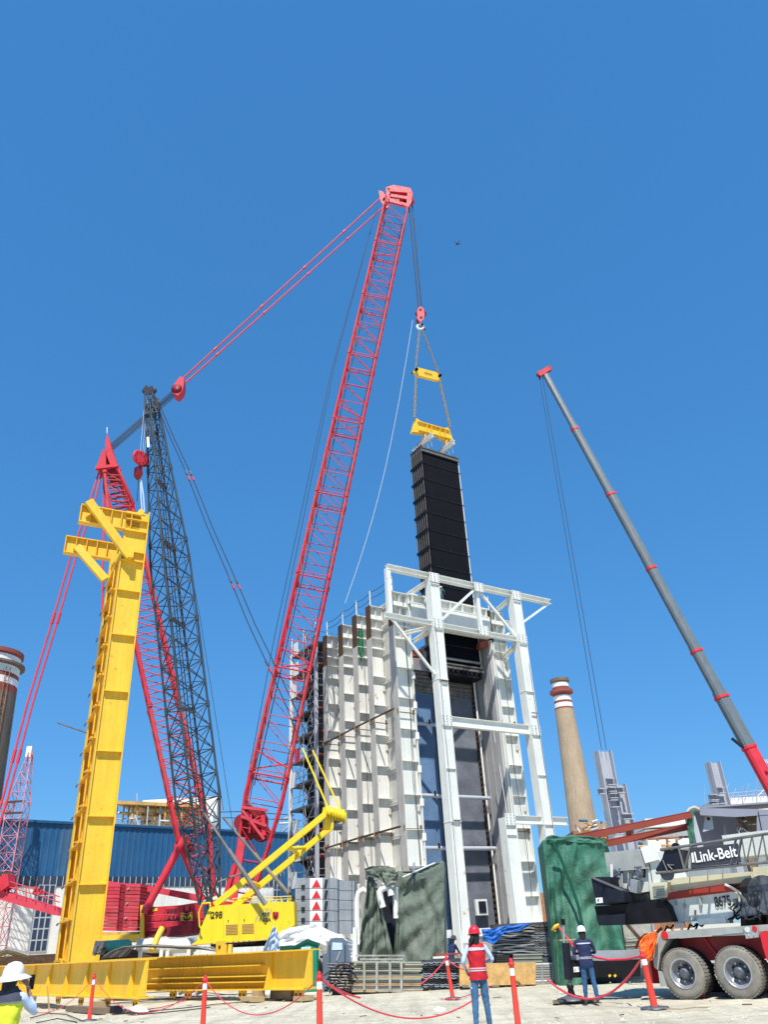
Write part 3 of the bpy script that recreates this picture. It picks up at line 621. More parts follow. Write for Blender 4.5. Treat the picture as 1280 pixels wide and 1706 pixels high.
# ================================================================== free standing white frame in front of the casing
def steel_frame():
    t = thing('portal_structure', 'tall white steel portal frame standing in front of the open boiler casing', 'steel portal', BW(4.5, 0, 0))
    def column(u, z0, z1, w=.95):
        up = BP.n
        a = BW(u, 0, z0); b_ = BW(u, 0, z1)
        mb = MB(); x = BP.u
        mb.box(a - x * w / 2 - BP.n * .4, x * .05, BP.n * .8, UP * (z1 - z0)); mb.box(a + x * (w / 2 - .05) - BP.n * .4, x * .05, BP.n * .8, UP * (z1 - z0))
        mb.box(a - x * (w / 2 - .05) - BP.n * .3, x * (w - .1), BP.n * .04, UP * (z1 - z0)); mb.build('column', 'white', t)
        return a
    column(0, .6, 28.2); column(9.0, .6, 28.2)
    column(5.15, .6, 9.35, 1.05)
    for u, zs in ((0, (27.6, 23.6, 15.8, 12.6)), (9.0, (27.6, 23.6, 15.8, 12.6)), (5.15, (8.9, 8.1))):
        for z in zs: MB().box(BW(u - .44, -.42, z), BP.u * .88, BP.n * .8, UP * .05).build('stiffener', 'white', t)
    for u in (0, 9.0):
        for z in (19.4, 8.9): MB().box(BW(u - .5, -.43, z), BP.u * 1.0, BP.n * .85, UP * .09).build('splice', 'rust', t).data.materials[0] = M['cream']
    for u, z in ((0, 19.3), (0, 9.0), (9, 17.6)):
        bar('rusty_splice_bar', BW(u - .2, -.46, z), BW(u + .4, -.46, z), .1, .05, 'rust', t)
    def hb(u0, u1, z, h=.42, w=.4, v=0, m='white'): return ibeam('beam', BW(u0, v, z), BW(u1, v, z), w, h, m, t)
    hb(-4.5, 13.4, 28.42, .45, .5)
    hb(-4.9, -.48, 24.15); hb(.48, 8.5, 24.1)
    hb(.48, 8.5, 16.25, .75, .4, 0)
    hb(5.7, 11.3, 9.25, .6, .4)
    MB().box(BW(-4.62, -.2, 24.3), BP.u * .38, BP.n * .38, UP * 4.0).build('hanger_post', 'white', t)
    bar('post', BW(4.75, 0, 24.3), BW(4.75, 0, 28.2), .32, .3, 'white', t, BP.u)
    bar('brace', BW(.5, 0, 24.5), BW(4.55, 0, 28.1), .2, .2, 'white', t); bar('brace', BW(4.95, 0, 28.1), BW(8.6, 0, 24.4), .2, .2, 'white', t)
    bar('brace', BW(-4.3, 0, 24.0), BW(-.5, 0, 19.9), .18, .18, 'white', t)
    bar('brace', BW(13.0, 0, 28.1), BW(9.45, 0, 25.7), .18, .18, 'white', t); bar('brace', BW(8.4, 0, 24.9), BW(7.4, .5, 24.2), .18, .18, 'white', t)
    for u in (0, 9.0):
        for z in (28.2, 23.9): ibeam('tie_beam', BW(u, .3, z), BW(u + (-.9 if u == 0 else -.2), 2.0 if z < 25 else 3.4, z - .7), .3, .35, 'cream', t)
    ibeam('tie_beam', BW(-.4, .3, 23.9), BW(-2.3, 2.0, 23.6), .3, .3, 'cream', t)
    ibeam('rear_beam', BW(7.5, 3.4, 27.2), BW(12.6, 3.4, 27.2), .3, .35, 'cream', t)
    for (u, z) in ((0, 24.1), (9.0, 24.1), (0, 16.2), (9.0, 16.2), (5.15, 9.2), (4.75, 24.2), (4.75, 28.2), (0, 28.2), (9.0, 28.2)):
        MB().box(BW(u - .5, -.445, z - .42), BP.u * 1.0, BP.n * .03, UP * .84).build('gusset_plate', 'white', t)
        bm = MB()
        for i in range(3):
            for j in range(4):
                bm.lathe(BW(u - .38 + i * .38, -.45, z - .32 + j * .21), -BP.n, [(0, .04), (.03, .04), (.03, 0)], 6, False)
        o = bm.build('bolt_heads', 'tubegray', t); o['kind'] = 'stuff'
    for u, z0_, z1_ in ((-.35, 2, 24), (9.3, 3, 22)): MB().tube([BW(u, -.46, z0_), BW(u + .05, -.5, (z0_ + z1_) / 2), BW(u, -.46, z1_)], .02, 4).build('power_cable', 'ink', t)
    for u in (0, 9.0, 5.15): MB().box(BW(u - .8, -.8, 0), BP.u * 1.6, BP.n * 1.6, UP * .6).build('footing', 'concrete', t)
steel_frame()

# ================================================================== the lifted tube bundle and its rigging
def tube_module():
    u0, u1, v0, v1, z0, z1 = 2.35, 6.85, 3.0, 4.9, 21.95, 44.2
    t = thing('tube_bundle', 'long black tube bundle hanging from yellow spreader beams into the boiler casing', 'tube bundle', BW((u0 + u1) / 2, (v0 + v1) / 2, z0))
    n = 6
    for k in range(n):     # six harps one behind the other
        v = lerp(v0, v1 - .16, k / (n - 1))
        mb = MB()
        mb.box(BW(u0 + .12, v, z0 + .3), BP.u * (u1 - u0 - .24), BP.n * .16, UP * (z1 - z0 - .6))
        mb.build('harp_panel', 'blackmod', t)
        strut('harp_header', BW(u0, v + .08, z1 - .15), BW(u1, v + .08, z1 - .15), .13, 'harpedge', t)
        strut('harp_header', BW(u0, v + .08, z0 + .15), BW(u1, v + .08, z0 + .15), .13, 'harpedge', t)
        strut('edge_tube', BW(u0 - .02, v + .08, z0 + .1), BW(u0 - .02, v + .08, z1 - .1), .06, 'harpedge', t)
        bar('header_stub', BW(u0 + .05, v + .08, z1 - .05), BW(u0 + .05, v + .08, z1 + .32), .16, .12, 'navyblack', t, BP.u)
    # individual tubes on the visible face
    mb = MB(); m = 60
    for i in range(m + 1): mb.tube([BW(lerp(u0 + .16, u1 - .1, i / m), v0 - .015, z0 + .35), BW(lerp(u0 + .16, u1 - .1, i / m), v0 - .015, z1 - .35)], .026, 4, False)
    mb.build('face_tubes', 'blackmod', t)['kind'] = 'stuff'
    strut('edge_tube', BW(u1 + .02, v0 + .05, z0 + .1), BW(u1 + .02, v0 + .05, z1 - .1), .05, 'cream', t)
    for i in range(1, 12):
        z = z0 + i * (z1 - z0) / 12
        MB().box(BW(u0 - .12, v0 - .06, z), BP.u * (u1 - u0 + .24), BP.n * .03, UP * .06).build('support_grid', 'black', t)
        MB().box(BW(u0 - .14, v0 - .04, z - .06), BP.u * .06, BP.n * (v1 - v0 + .1), UP * .28).build('side_grid', 'black', t)
        for q in range(9): bar('grid_tie', BW(u0 + .5 + q * .42 + .1 * (i % 3), v0 - .08, z + .02), BW(u0 + .57 + q * .42 + .1 * (i % 3), v0 - .08, z + .02), .04, .03, 'hub', t)
    for z, h in ((z1 - .5, .22), (z1 - .12, .12), (z0 + .5, .2), (z0 - .25, .18), (z0 + .1, .1)):
        MB().box(BW(u0 - .05, v0 - .18, z), BP.u * (u1 - u0 + .1), BP.n * .16, UP * h).build('end_channel', 'tubegray' if z > z0 else 'dustytube', t)
    for i in range(9): bar('bottom_clip', BW(u0 + .25 + i * .5, v0 - .12, z0 - .55), BW(u0 + .25 + i * .5, v0 - .12, z0 - .2), .14, .14, 'black', t)
    MB().box(BW(u0 + .05, v0, z0 - .75), BP.u * (u1 - u0 - .1), BP.n * (v1 - v0), UP * .5).build('lower_frame', 'black', t)
    return u0, u1, v0, v1, z1
mu0, mu1, mv0, mv1, mz1 = tube_module()
HK = BP.px(701, 545, 3.7)        # hook point
def rigging():
    vc = 3.7; P = lambda x, y, o=0: BP.px(x, y, vc + o)
    # lower yellow spreader with two cross beams
    t = thing('lower_spreader', 'deep yellow spreader beam with triangular ends directly above the tube bundle', 'lifting beam', P(722, 715))
    a = P(692, 709); b_ = P(752, 726); d = (b_ - a).normalized()
    ibeam('beam', a + d * .3, b_ - d * .2, .45, 1.15, 'yellow', t, UP, .09, .05)
    for e, s in ((a, 1), (b_, -1)): MB().prism([e - UP * .85 - d * .35 * s, e + UP * 1.0 + d * .25 * s, e + UP * .5 + d * 1.5 * s, e - UP * .55 + d * 1.5 * s], BP.n * .5).build('end_plate', 'yellow', t)
    for k in (.3, .42, .66, .8): bar('stiffener', a.lerp(b_, k) - UP * .5, a.lerp(b_, k) + UP * .5, .5, .05, 'yellow2', t, d)
    for i, (xa, ya, xb, yb) in enumerate(((712, 722, 697, 743), (744, 732, 727, 751))):
        c = P((xa + xb) / 2 + 6, (ya + yb) / 2 - 1)
        c = V((c.x, c.y, mz1 + 1.15)); 
        uu = lerp(mu0, mu1, .22 if i == 0 else .8); c0 = BW(uu, mv0 - .8, mz1 + 1.3); c1 = BW(uu, mv1 + .9, mz1 + 1.3)
        tb = thing('cross_beam', ['left', 'right'][i] + ' galvanised cross beam slung under the yellow spreader above the bundle', 'lifting beam', c0, 'cross beams over the tube bundle')
        ibeam('beam', c0, c1, .3, .42, 'cream', tb)
        for k in range(6):
            q = c0.lerp(c1, .1 + .16 * k); strut('hanger_rod', q - UP * .2, V((q.x, q.y, mz1 + .1)), .025, 'galv', tb)
            bar('shackle', q + UP * .2, q + UP * .5, .14, .08, 'tubegray', tb)
        for k in (.35, .65): strut('tie', c0.lerp(c1, k) + UP * .2, a.lerp(b_, .25 if i == 0 else .85) - UP * .45, .06, 'yellow2', tb)
    # upper small spreader
    t2 = thing('upper_spreader', 'small round ended yellow spreader bar halfway up the slings below the hook', 'lifting beam', P(713, 622))
    a2 = P(693, 617); b2 = P(732, 627); d2 = (b2 - a2).normalized()
    MB().prism([a2 - d2 * .15 + UP * .1, a2 + d2 * .35 + UP * .5, b2 - d2 * .35 + UP * .5, b2 + d2 * .2 + UP * .1, b2 + d2 * .15 - UP * .45, b2 - d2 * .3 - UP * .6, a2 + d2 * .3 - UP * .6, a2 - d2 * .15 - UP * .3], BP.n * .35).build('bar_body', 'yellow', t2)
    for k in range(7): bar('stencil_mark', a2.lerp(b2, .35 + k * .05) - BP.n * .02 - UP * .05, a2.lerp(b2, .375 + k * .05) - BP.n * .02 - UP * .05, .2, .02, 'ink', t2)
    for e in (a2, b2): strut('pin', e - BP.n * .3, e + BP.n * .6, .16, 'black', t2)
    # slings
    def sling(p, q, label, r=.09):
        n = 18; s = [p.lerp(q, i / n) for i in range(n + 1)]; ts_ = thing('sling', label, 'sling', q, 'lifting slings below the hook')
        for ph in (0, math.pi):
            o_ = [x + V((math.cos(i * 1.2 + ph), 0, 0)) * .09 for i, x in enumerate(s)]; MB().tube(o_, r * .6, 5).build('strand', 'sling', ts_)
    sling(HK + V((-.15, 0, -.3)), a2 + UP * .3, 'left braided sling between the hook and the upper spreader')
    sling(HK + V((.15, 0, -.3)), b2 + UP * .3, 'right braided sling between the hook and the upper spreader')
    sling(a2 - UP * .5, a + UP * 1.0, 'left braided sling between the two yellow spreaders', .12)
    sling(b2 - UP * .5, b_ + UP * 1.0, 'right braided sling between the two yellow spreaders', .12)
    # tag line
    p0 = P(688, 533); p1 = at(575, 1005, 64); s = [p0.lerp(p1, i / 24) - UP * 3.2 * math.sin(math.pi * i / 24) - V((0, 0, 0)) for i in range(25)]
    tag(rope_mesh('tag_line', s, .02, 'pvc', None, 4, p1), 'thin white tag line curving down from the hook to the casing roof', 'rope')
rigging()
# ================================================================== lattice booms
def lattice(T, name, A, B_, hdir, stations, nsec, npan, cr, lr, cm, lm, xbrace=False, faces=(0, 1, 2, 3), flip=False):
    """stations: (t, width along the view, height in the luffing plane); each section is a mesh of four chords, its lacing bars are its own pieces"""
    A = V(A); B_ = V(B_); z = (B_ - A).normalized(); h = (V(hdir) - z * V(hdir).dot(z)).normalized(); wd = z.cross(h)
    def wh(t):
        for (t0, w0, h0), (t1, w1, h1) in zip(stations, stations[1:]):
            if t <= t1: k = (t - t0) / (t1 - t0); return lerp(w0, w1, k), lerp(h0, h1, k)
        return stations[-1][1:]
    sg = [(-1, -1), (1, -1), (1, 1), (-1, 1)]
    def cor(t, i):
        w_, h_ = wh(t); return A.lerp(B_, t) + wd * (w_ / 2 * sg[i][0]) + h * (h_ / 2 * sg[i][1])
    per = npan // nsec
    for s in range(nsec):
        t0, t1 = s / nsec, (s + 1) / nsec; mb = MB()
        for i in range(4):
            ts_ = [t0] + [st[0] for st in stations if t0 < st[0] < t1] + [t1]
            mb.tube([cor(t, i) for t in ts_], cr, 7)
        for i in range(4):
            for tt in (t0 + .0015, t1 - .0015): mb.tube([cor(tt, i) - z * .12, cor(tt, i) + z * .12], cr * 1.55, 6)
        if cm == 'red': cm_ = ('red', 'red2', 'red', 'red2', 'red2')[s % 5]; lm = cm_
        else: cm_ = cm
        sec = mb.build(name, cm_, T)
        for p in range(per):
            ta = t0 + (t1 - t0) * p / per; tb = t0 + (t1 - t0) * (p + 1) / per
            for f in faces:
                i, j = f, (f + 1) % 4
                if flip: i, j = j, i
                if f in (2, 3) : i, j = j, i
                strut('lacing_bar', cor(ta, i), cor(ta, j), lr, lm, sec, 'rod')
                strut('lacing_bar', cor(tb, i), cor(ta, j), lr, lm, sec, 'rod')
                if xbrace: strut('lacing_bar', cor(tb, j), cor(ta, i), lr, lm, sec, 'rod')
    return cor
# ================================================================== red lattice crawler crane
def plate_text(pl, T, off, x, y, s, hpx, m, squeeze=1, bold=.02, shear=0, ang=0):
    p = pl.px(x, y, off); q = pl.px(x, y - hpx, off); h = (q - p).length
    X = pl.u; 
    if ang: X = (pl.px(x + 20, y - 20 * ang, off) - p).normalized()
    return text('lettering', s, p, X, UP, h, m, T, .004, squeeze, shear, bold)
def red_crane():
    F = at(405, 1488, 64.5); H = at(662, 338, 65.7)
    T = thing('lattice_crane', 'huge red lattice boom crawler crane holding the black tube bundle', 'crane', V((F.x - 3, F.y, 0)))
    up = H - F; plane_n = V((up.x, up.y, 0)).normalized(); hd = V((math.sin(math.radians(82)), math.cos(math.radians(82)), 0))
    st = [(0, 1.6, 1.6), (.085, 2.9, 2.9), (.965, 2.9, 2.9), (1, 2.0, 2.6)]
    cor = lattice(T, 'boom_section', F, H, hd, st, 9, 36, .115, .042, 'red', 'red')
    z = up.normalized()
    # section joint frames
    for k in range(1, 9):
        for i in range(4): strut('joint_bar', cor(k / 9 - .004, i), cor(k / 9 - .004, (i + 1) % 4), .07, 'red', T)
    for k in (1, 2, 5, 8):
        t0 = k / 9 + .006
        for i in range(4): strut('joint_brace', cor(t0, i), cor(t0 + .012, (i + 1) % 4), .06, 'red', T)
    # long walkway tubes / ropes guided inside the boom
    for i, o in ((2, .3), (1, .35)):
        MB().tube([cor(.1, i).lerp(cor(.1, (i + 2) % 4), o * .35), cor(.97, i).lerp(cor(.97, (i + 2) % 4), o * .35)], .05, 5).build('guide_rope', 'steelrope', T)
    # boom head
    hp = Plane(H, 86)
    px = lambda x, y, o=0: hp.px(x, y, o)
    prism_px(hp, [(643, 312), (656, 308), (684, 313), (688, 322), (682, 321), (646, 318)], -1.3, .5).build('head_plate', 'red', T)
    prism_px(hp, [(679, 320), (688, 321), (686, 336), (681, 345), (677, 344)], -1.3, .3).build('head_plate', 'red', T)
    prism_px(hp, [(643, 312), (649, 314), (650, 330), (645, 338)], -1.3, .3).build('head_plate', 'red', T)
    prism_px(hp, [(643, 312), (656, 308), (684, 313), (688, 322), (686, 336), (681, 345), (644, 336)], 1.2, .12).build('head_plate', 'red_dark', T)
    for i in range(6): MB().lathe(px(678, 334, -.9 + i * .34), hp.n, [(0, .45), (.0, .95), (.08, .85), (.16, .95), (.16, .45)], 18).build('head_sheave', 'red_dark' if i else 'red', T)
    for (x0, y0, x1, y1) in ((648, 316, 682, 320), (648, 326, 682, 331), (646, 334, 680, 343)): bar('head_crossmember', px(x0, y0, -1.2), px(x1, y1, 1.2), .35, .3, 'red_dark', T); bar('head_beam', px(x0, y0, -1.1), px(x1, y1, -1.1), .25, .5, 'red', T)
    # rear jib strut ears where the pendants start
    for o in (-1.1, 1.1):
        prism_px(hp, [(631, 317), (638, 319), (645, 330), (649, 345), (641, 347), (634, 334)], o, .12).build('pendant_ear', 'red', T)
        strut('ear_link', px(640, 330, o), px(652, 314, o), .09, 'red_pale', T)
    strut('ear_shaft', px(640, 332, -1.2), px(640, 332, 1.3), .16, 'red', T)
    # boom foot, drums and lower frame
    bpn = Plane(F, 86); q = lambda x, y, o=0: bpn.px(x, y, o)
    for o in (-1.2, 1.1):
        bar('foot_leg', q(404, 1395, o), q(388, 1500, o), .55, .3, 'red_pale', T); bar('foot_leg', q(392, 1440, o), q(376, 1492, o), .7, .3, 'red', T)
        bar('foot_leg', q(440, 1430, o), q(414, 1500, o), .4, .3, 'red', T)
    for (x, y, r, L) in ((424, 1366, .95, 1.6), (433, 1384, .7, 1.4), (402, 1370, .6, 1.4), (415, 1352, .5, 1.2), (412, 1386, .5, 1.2)):
        c = q(x, y, -L / 2 - .2); MB().lathe(c, bpn.n, [(0, 0), (0, r), (.15, r), (.2, r * .6), (L - .2, r * .6), (L - .15, r), (L, r), (L, 0)], 20, False).build('winch_drum', 'red_dark', T)
    for i in range(9):
        a = random.uniform(0, 6.28); bar('drum_guard', q(418, 1370, -1.4), q(418 + 22 * math.cos(a), 1370 + 18 * math.sin(a), -1.3), .12, .12, 'red', T)
    for (a, b_) in (((404, 1345), (446, 1350)), ((402, 1360), (444, 1376)), ((404, 1350), (440, 1398))): bar('drum_frame', q(*a, -1.5), q(*b_, -1.5), .2, .2, 'red_pale', T)
    bar('drum_frame', q(438, 1350, -1.3), q(440, 1392, -1.3), .3, .25, 'red', T)
    # superstructure
    sp = Plane(at(240, 1540, 61), 92); s = lambda x, y, o=0: sp.px(x, y, o)
    prism_px(sp, [(239, 1512), (300, 1508), (325, 1504), (400, 1500), (400, 1537), (338, 1541), (300, 1546), (239, 1552)], 0, 3.0).build('machine_house', 'red', T)
    prism_px(sp, [(239, 1552), (300, 1546), (400, 1540), (400, 1545), (302, 1552), (239, 1562)], .15, 2.8).build('lower_frame', 'red_dark', T)
    for x in (255, 275, 290, 322): bar('panel_seam', s(x, 1511, -.01), s(x, 1548, -.01), .03, .02, 'red_dark', T)
    for y0, y1 in ((1526, 1521), (1538, 1533)): strut('side_rail', s(239, y0, -.25), s(345, y1, -.25), .03, 'red_pale', T)
    for x in (245, 270, 300, 330): strut('rail_post', s(x, 1540, -.25), s(x, 1522, -.25), .025, 'red_pale', T)
    bar('yellow_tag', s(258, 1513, -.03), s(258, 1518, -.03), .35, .02, 'yellow', T)
    plate_text(sp, T, -.03, 277, 1524, 'ESE', 9, 'ink', 1.2, .02); plate_text(sp, T, -.03, 277, 1535.5, 'ASA', 9, 'ink', 1.1, .02)
    for i in range(5): bar('slanted_mark', s(266 + i * 5, 1534 - i * 1, -.02), s(277 + i * 5, 1513, -.02), .03, .01, 'red_pale', T)
    prism_px(sp, [(300, 1510), (321, 1508), (321, 1534), (300, 1536)], -.03, .025).build('emblem_plate', 'red', T)
    prism_px(sp, [(300, 1521), (321, 1519), (321, 1534), (300, 1536)], -.045, .015).build('emblem_field', 'yellow', T)
    c = [(306, 1512), (306, 1518), (309, 1521), (313, 1521), (316, 1517), (316, 1511)]
    MB().tube([s(x, y, -.07) for x, y in c], .05, 5).build('emblem_horns', 'ink', T)
    MB().tube([s(311, 1517, -.07), s(311, 1532, -.07)], .055, 5).build('emblem_shank', 'ink', T)
    MB().tube([s(x, y, -.07) for x, y in ((306, 1528), (307, 1532), (311, 1533), (315, 1531), (316, 1527))], .05, 5).build('emblem_fluke', 'ink', T)
    MB().tube([s(x, y, -.07) for x, y in ((307, 1525), (311, 1523), (315, 1524))], .05, 5).build('emblem_beard', 'ink', T)
    # carbody and crawlers (mostly behind the yellow girders)
    for o in (-.6, 5.2):
        A = s(275, 1548, o); A.z = 0
        mb = MB(); x0, x1 = -1.0, 8.5
        pr = [(x0, .55), (x0 + .35, .15), (x0 + .9, .02), (x1 - .9, .02), (x1 - .35, .15), (x1, .55), (x1 - .3, 1.05), (x1 - .9, 1.3), (x0 + .9, 1.3), (x0 + .3, 1.05)]
        mb.prism([A + sp.u * a + UP * b_ for a, b_ in pr], sp.n * 1.1).build('crawler_track', 'black', T)
        for i in range(26): bar('track_pad', A + sp.u * (x0 + .8 + i * .32) + sp.n * .55 + UP * 1.3, A + sp.u * (x0 + .8 + i * .32) + sp.n * .55 + UP * 1.37, .26, 1.15, 'steelgray', T, sp.n)
    bar('carbody', s(330, 1556, 1.5) * 1.0, s(330, 1540, 1.5), 3.4, 4, 'red_dark', T)
    # counterweight stack: two columns of slabs on an olive tray
    for side, (xa, xb) in enumerate(((171, 200), (209.5, 234))):
        for k in range(13):
            y0 = 1472 + (79 * k / 13.0); y1 = 1472 + 79 * (k + 1) / 13.0 - .7
            xs = -k * .55 / 1.0 * .9
            p = [(xa + xs, y0), (xb + xs, y0 + .3), (xb + xs, y1 + .3), (xa + xs, y1)]
            prism_px(sp, p, -.1 + .05 * random.random(), 2.2).build('counterweight_slab', 'red_cw' if k % 3 else 'red_pale', T)
            if k % 4 == 1: bar('white_mark', s(xa + xs + 3, y1 - 1, -.16), s(xa + xs + 6, y0 + 1, -.16), .12, .02, 'signwhite', T)
    prism_px(sp, [(199, 1474), (210, 1474), (203, 1551), (192, 1551)], .5, 1.2).build('centre_core', 'red_dark', T)
    for k in range(12): bar('core_rung', s(199 - k * .5, 1478 + k * 6.2, .15), s(209.5 - k * .5, 1477.5 + k * 6.2, .15), .14, .3, 'red_dark', T)
    prism_px(sp, [(169, 1553), (229, 1552), (228, 1563), (167, 1565)], -.2, 2.4).build('tray', 'timberdark', T).data.materials[0] = M['ochre']
    bar('tray_flange', s(164, 1565.5, -.3), s(234, 1563, -.3), .12, .5, 'yellow', T)
    for x in (236.5, 166): bar('tray_post', s(x, 1563, -.3), s(x + 1, 1508 if x > 200 else 1545, -.3), .26, .26, 'yellow', T)
    # horizontal box beam behind the body and tube strut
    prism_px(sp, [(170, 1466), (200, 1471), (234, 1473), (334, 1491), (334, 1503), (234, 1483), (170, 1476)], 1.4, .6).build('tie_box_beam', 'red_pale', T)
    MB().tube([s(243, 1515, -.4), s(306, 1398, .4)], .27, 10).build('mast_strut', 'red', T)
    bar('strut_shoe', s(240, 1522, -.4), s(245, 1508, -.4), .5, .4, 'red_pale', T)
    # back mast
    MF = at(346, 1495, 63.5); MT = at(186, 792, 60.5); md = V((MF.x - MT.x, MF.y - MT.y, 0)).normalized()
    mc = lattice(T, 'mast_section', MF, MT, md, [(0, 1.6, .8), (.12, 2.3, 2.3), (.85, 2.3, 2.3), (1, 1.8, 1.2)], 5, 25, .16, .05, 'red', 'red')
    mp = Plane(MT, 86); m = lambda x, y, o=0: mp.px(x, y, o)
    for o in (-1.0, .95):
        prism_px(mp, [(178, 722), (181, 730), (186, 748), (193, 768), (195, 778), (184, 776), (177, 758), (175, 738)], o, .14).build('mast_head_plate', 'red', T)
    prism_px(mp, [(178, 724), (181, 732), (187, 752), (193, 768), (184, 768), (177, 745)], -.6, 1.2).build('mast_head_box', 'red', T)
    prism_px(mp, [(171, 748), (176, 750), (176, 775), (165, 783), (160, 781), (161, 775)], -.8, 1.6).build('mast_head_wing', 'red', T)
    prism_px(mp, [(178, 779), (196, 779), (194, 792), (181, 800)], -.7, 1.3).build('sheave_nest', 'red_dark', T)
    for y in (776,): bar('head_crossbar', m(159, y + 4, -1), m(197, y, -1), .3, .3, 'red', T)
    strut('whip_aerial', m(178, 722), m(178, 712), .04, 'cream', T)
    for o in (-.9, .9):
        MB().tube([m(173, 790, o), m(181, 834, o), m(187, 866, o), mc(.86, 0 if o < 0 else 3)], .13, 6).build('mast_leg', 'red', T)
        MB().tube([m(196, 780, o), m(222, 838, o), mc(.84, 1 if o < 0 else 2)], .13, 6).build('mast_leg', 'red', T)
    for i in range(8): strut('head_lacing', m(178 + i * 1.4, 790 + i * 9, -.9), m(199 + i * 3.3, 792 + i * 8.5, -.9), .06, 'red', T); 
    for i in range(7): strut('head_lacing', m(179 + i * 1.5, 796 + i * 9, .9), m(203 + i * 3.3, 792 + i * 8.5, .9), .05, 'red_dark', T)
    prism_px(mp, [(298, 1391), (304, 1388), (312, 1395), (318, 1404), (319, 1420), (306, 1422), (297, 1416), (293, 1408)], 1.2, 1.6).build('mast_winch', 'red_dark', T)
    MB().lathe(m(301, 1410, 1.0), mp.n, [(0, 0), (0, .5), (.3, .5), (.3, 0)], 16, False).build('winch_motor', 'red', T)
    # pendants: mast head -> counterweights, mast head -> derrick weights at the left
    MB().tube([m(173, 790), m(171.5, 900), m(170, 1024), s(169, 1300, .5), s(168.5, 1470, .5)], .11, 6).build('back_pendant', 'red_pale', T)
    for dx, o in ((0, -.5), (9, .8)):
        pts = [(164 + dx * .5, 788), (150 + dx * .9, 832), (118 + dx, 925), (88 + dx, 1030), (45 + dx, 1172), (22 + dx, 1260), (4 + dx * .9, 1330), (-25 + dx, 1420), (-60 + dx, 1520)]
        L0 = [at(x, y, lerp(60, 57, i / 8)) for i, (x, y) in enumerate(pts)]
        MB().tube(L0, .085, 6).build('side_pendant', 'red_pale', T)
        for i in (3, 5): bar('pendant_link', L0[i] + (L0[i - 1] - L0[i]).normalized() * .5, L0[i] - (L0[i - 1] - L0[i]).normalized() * .5, .2, .16, 'red', T)
    # boom hoist: pendants boom head -> equaliser, ropes -> mast head
    eq = at(297, 643, 62); ep = Plane(eq, 86)
    prism_px(ep, [(286, 645), (295, 633), (300, 627), (306, 629), (306, 640), (304, 650), (296, 659), (288, 655)], -.5, 1.1).build('equaliser_block', 'red', T)
    for i in range(4): MB().lathe(ep.px(294, 647, -.55 + i * .3), ep.n, [(0, 0), (0, .55), (.1, .45), (.2, .55), (.2, 0)], 16).build('equaliser_sheave', 'red_dark', T)
    for (x0, y0, x1, y1, o) in ((634, 330, 303, 632, -1), (640, 344, 305, 641, 1)):
        A = px(x0, y0, o); Bq = ep.px(x1, y1, o * .4); pts = [A.lerp(Bq, i / 14) for i in range(15)]
        MB().tube(pts, .085, 6).build('boom_pendant', 'red_pale', T)
        for k in (3, 6, 9, 12): bar('pendant_link', pts[k] + (A - Bq).normalized() * .25, pts[k] - (A - Bq).normalized() * .25, .26, .16, 'red', T)
    for i in range(8):
        A = ep.px(290 + (i % 4) * 1.5, 648 + i * 1.4, -.4 + i * .12); Bq = m(184 + (i % 2), 740 + i * 1.8, -.7 + i * .2); MB().tube([A, Bq], .032, 4).build('hoist_rope', 'steelrope', T)
    # load ropes inside the boom plane and behind the boom
    for (x0, y0, x1, y1) in ((628, 345, 412, 1355), (624, 360, 402, 1352)): MB().tube([px(x0, y0, .5), px((x0 * .74 + x1 * .26) - 14, y0 * .74 + y1 * .26, .5), px((x0 * .3 + x1 * .7) - 10, y0 * .3 + y1 * .7, .5), q(x1, y1, .3)], .035, 4).build('hoist_rope', 'steelrope', T)
    # hook falls
    for i in range(8):
        o = -.8 + i * .22; x = 681 + (i % 2) * 5.5; MB().tube([px(x, 336 + (i % 2) * 2, o), BP.px(698 + (i % 2) * 5, 516, 3.7 + o * .35)], .075, 5).build('fall_rope', 'steelrope', T)
    # derrick beam with handrail at the far left
    dp = Plane(at(50, 1500, 58), 92); d = lambda x, y, o=0: dp.px(x, y, o)
    prism_px(dp, [(-60, 1464), (0, 1483), (94, 1512), (99, 1526), (86, 1524), (0, 1499), (-60, 1482)], 0, 1.0).build('derrick_beam', 'red_pale', T)
    for k in range(7): strut('handrail_post', d(-5 + k * 16, 1483 + k * 4.8, -.1), d(-5 + k * 16, 1461 + k * 4.8, -.1), .035, 'red_pale', T)
    for y in (1461, 1470): strut('handrail', d(-10, y, -.1), d(99, y + 33, -.1), .035, 'red_pale', T)
    prism_px(dp, [(-5, 1462), (12, 1455), (14, 1475), (2, 1484), (-5, 1482)], -.3, 1).build('pivot_block', 'red', T)
    for k in range(4): bar('rail_gear', d(54 + k * 5, 1490, -.2), d(60 + k * 5, 1476 + k * 3, -.2), .12, .12, 'red', T)
red_crane()

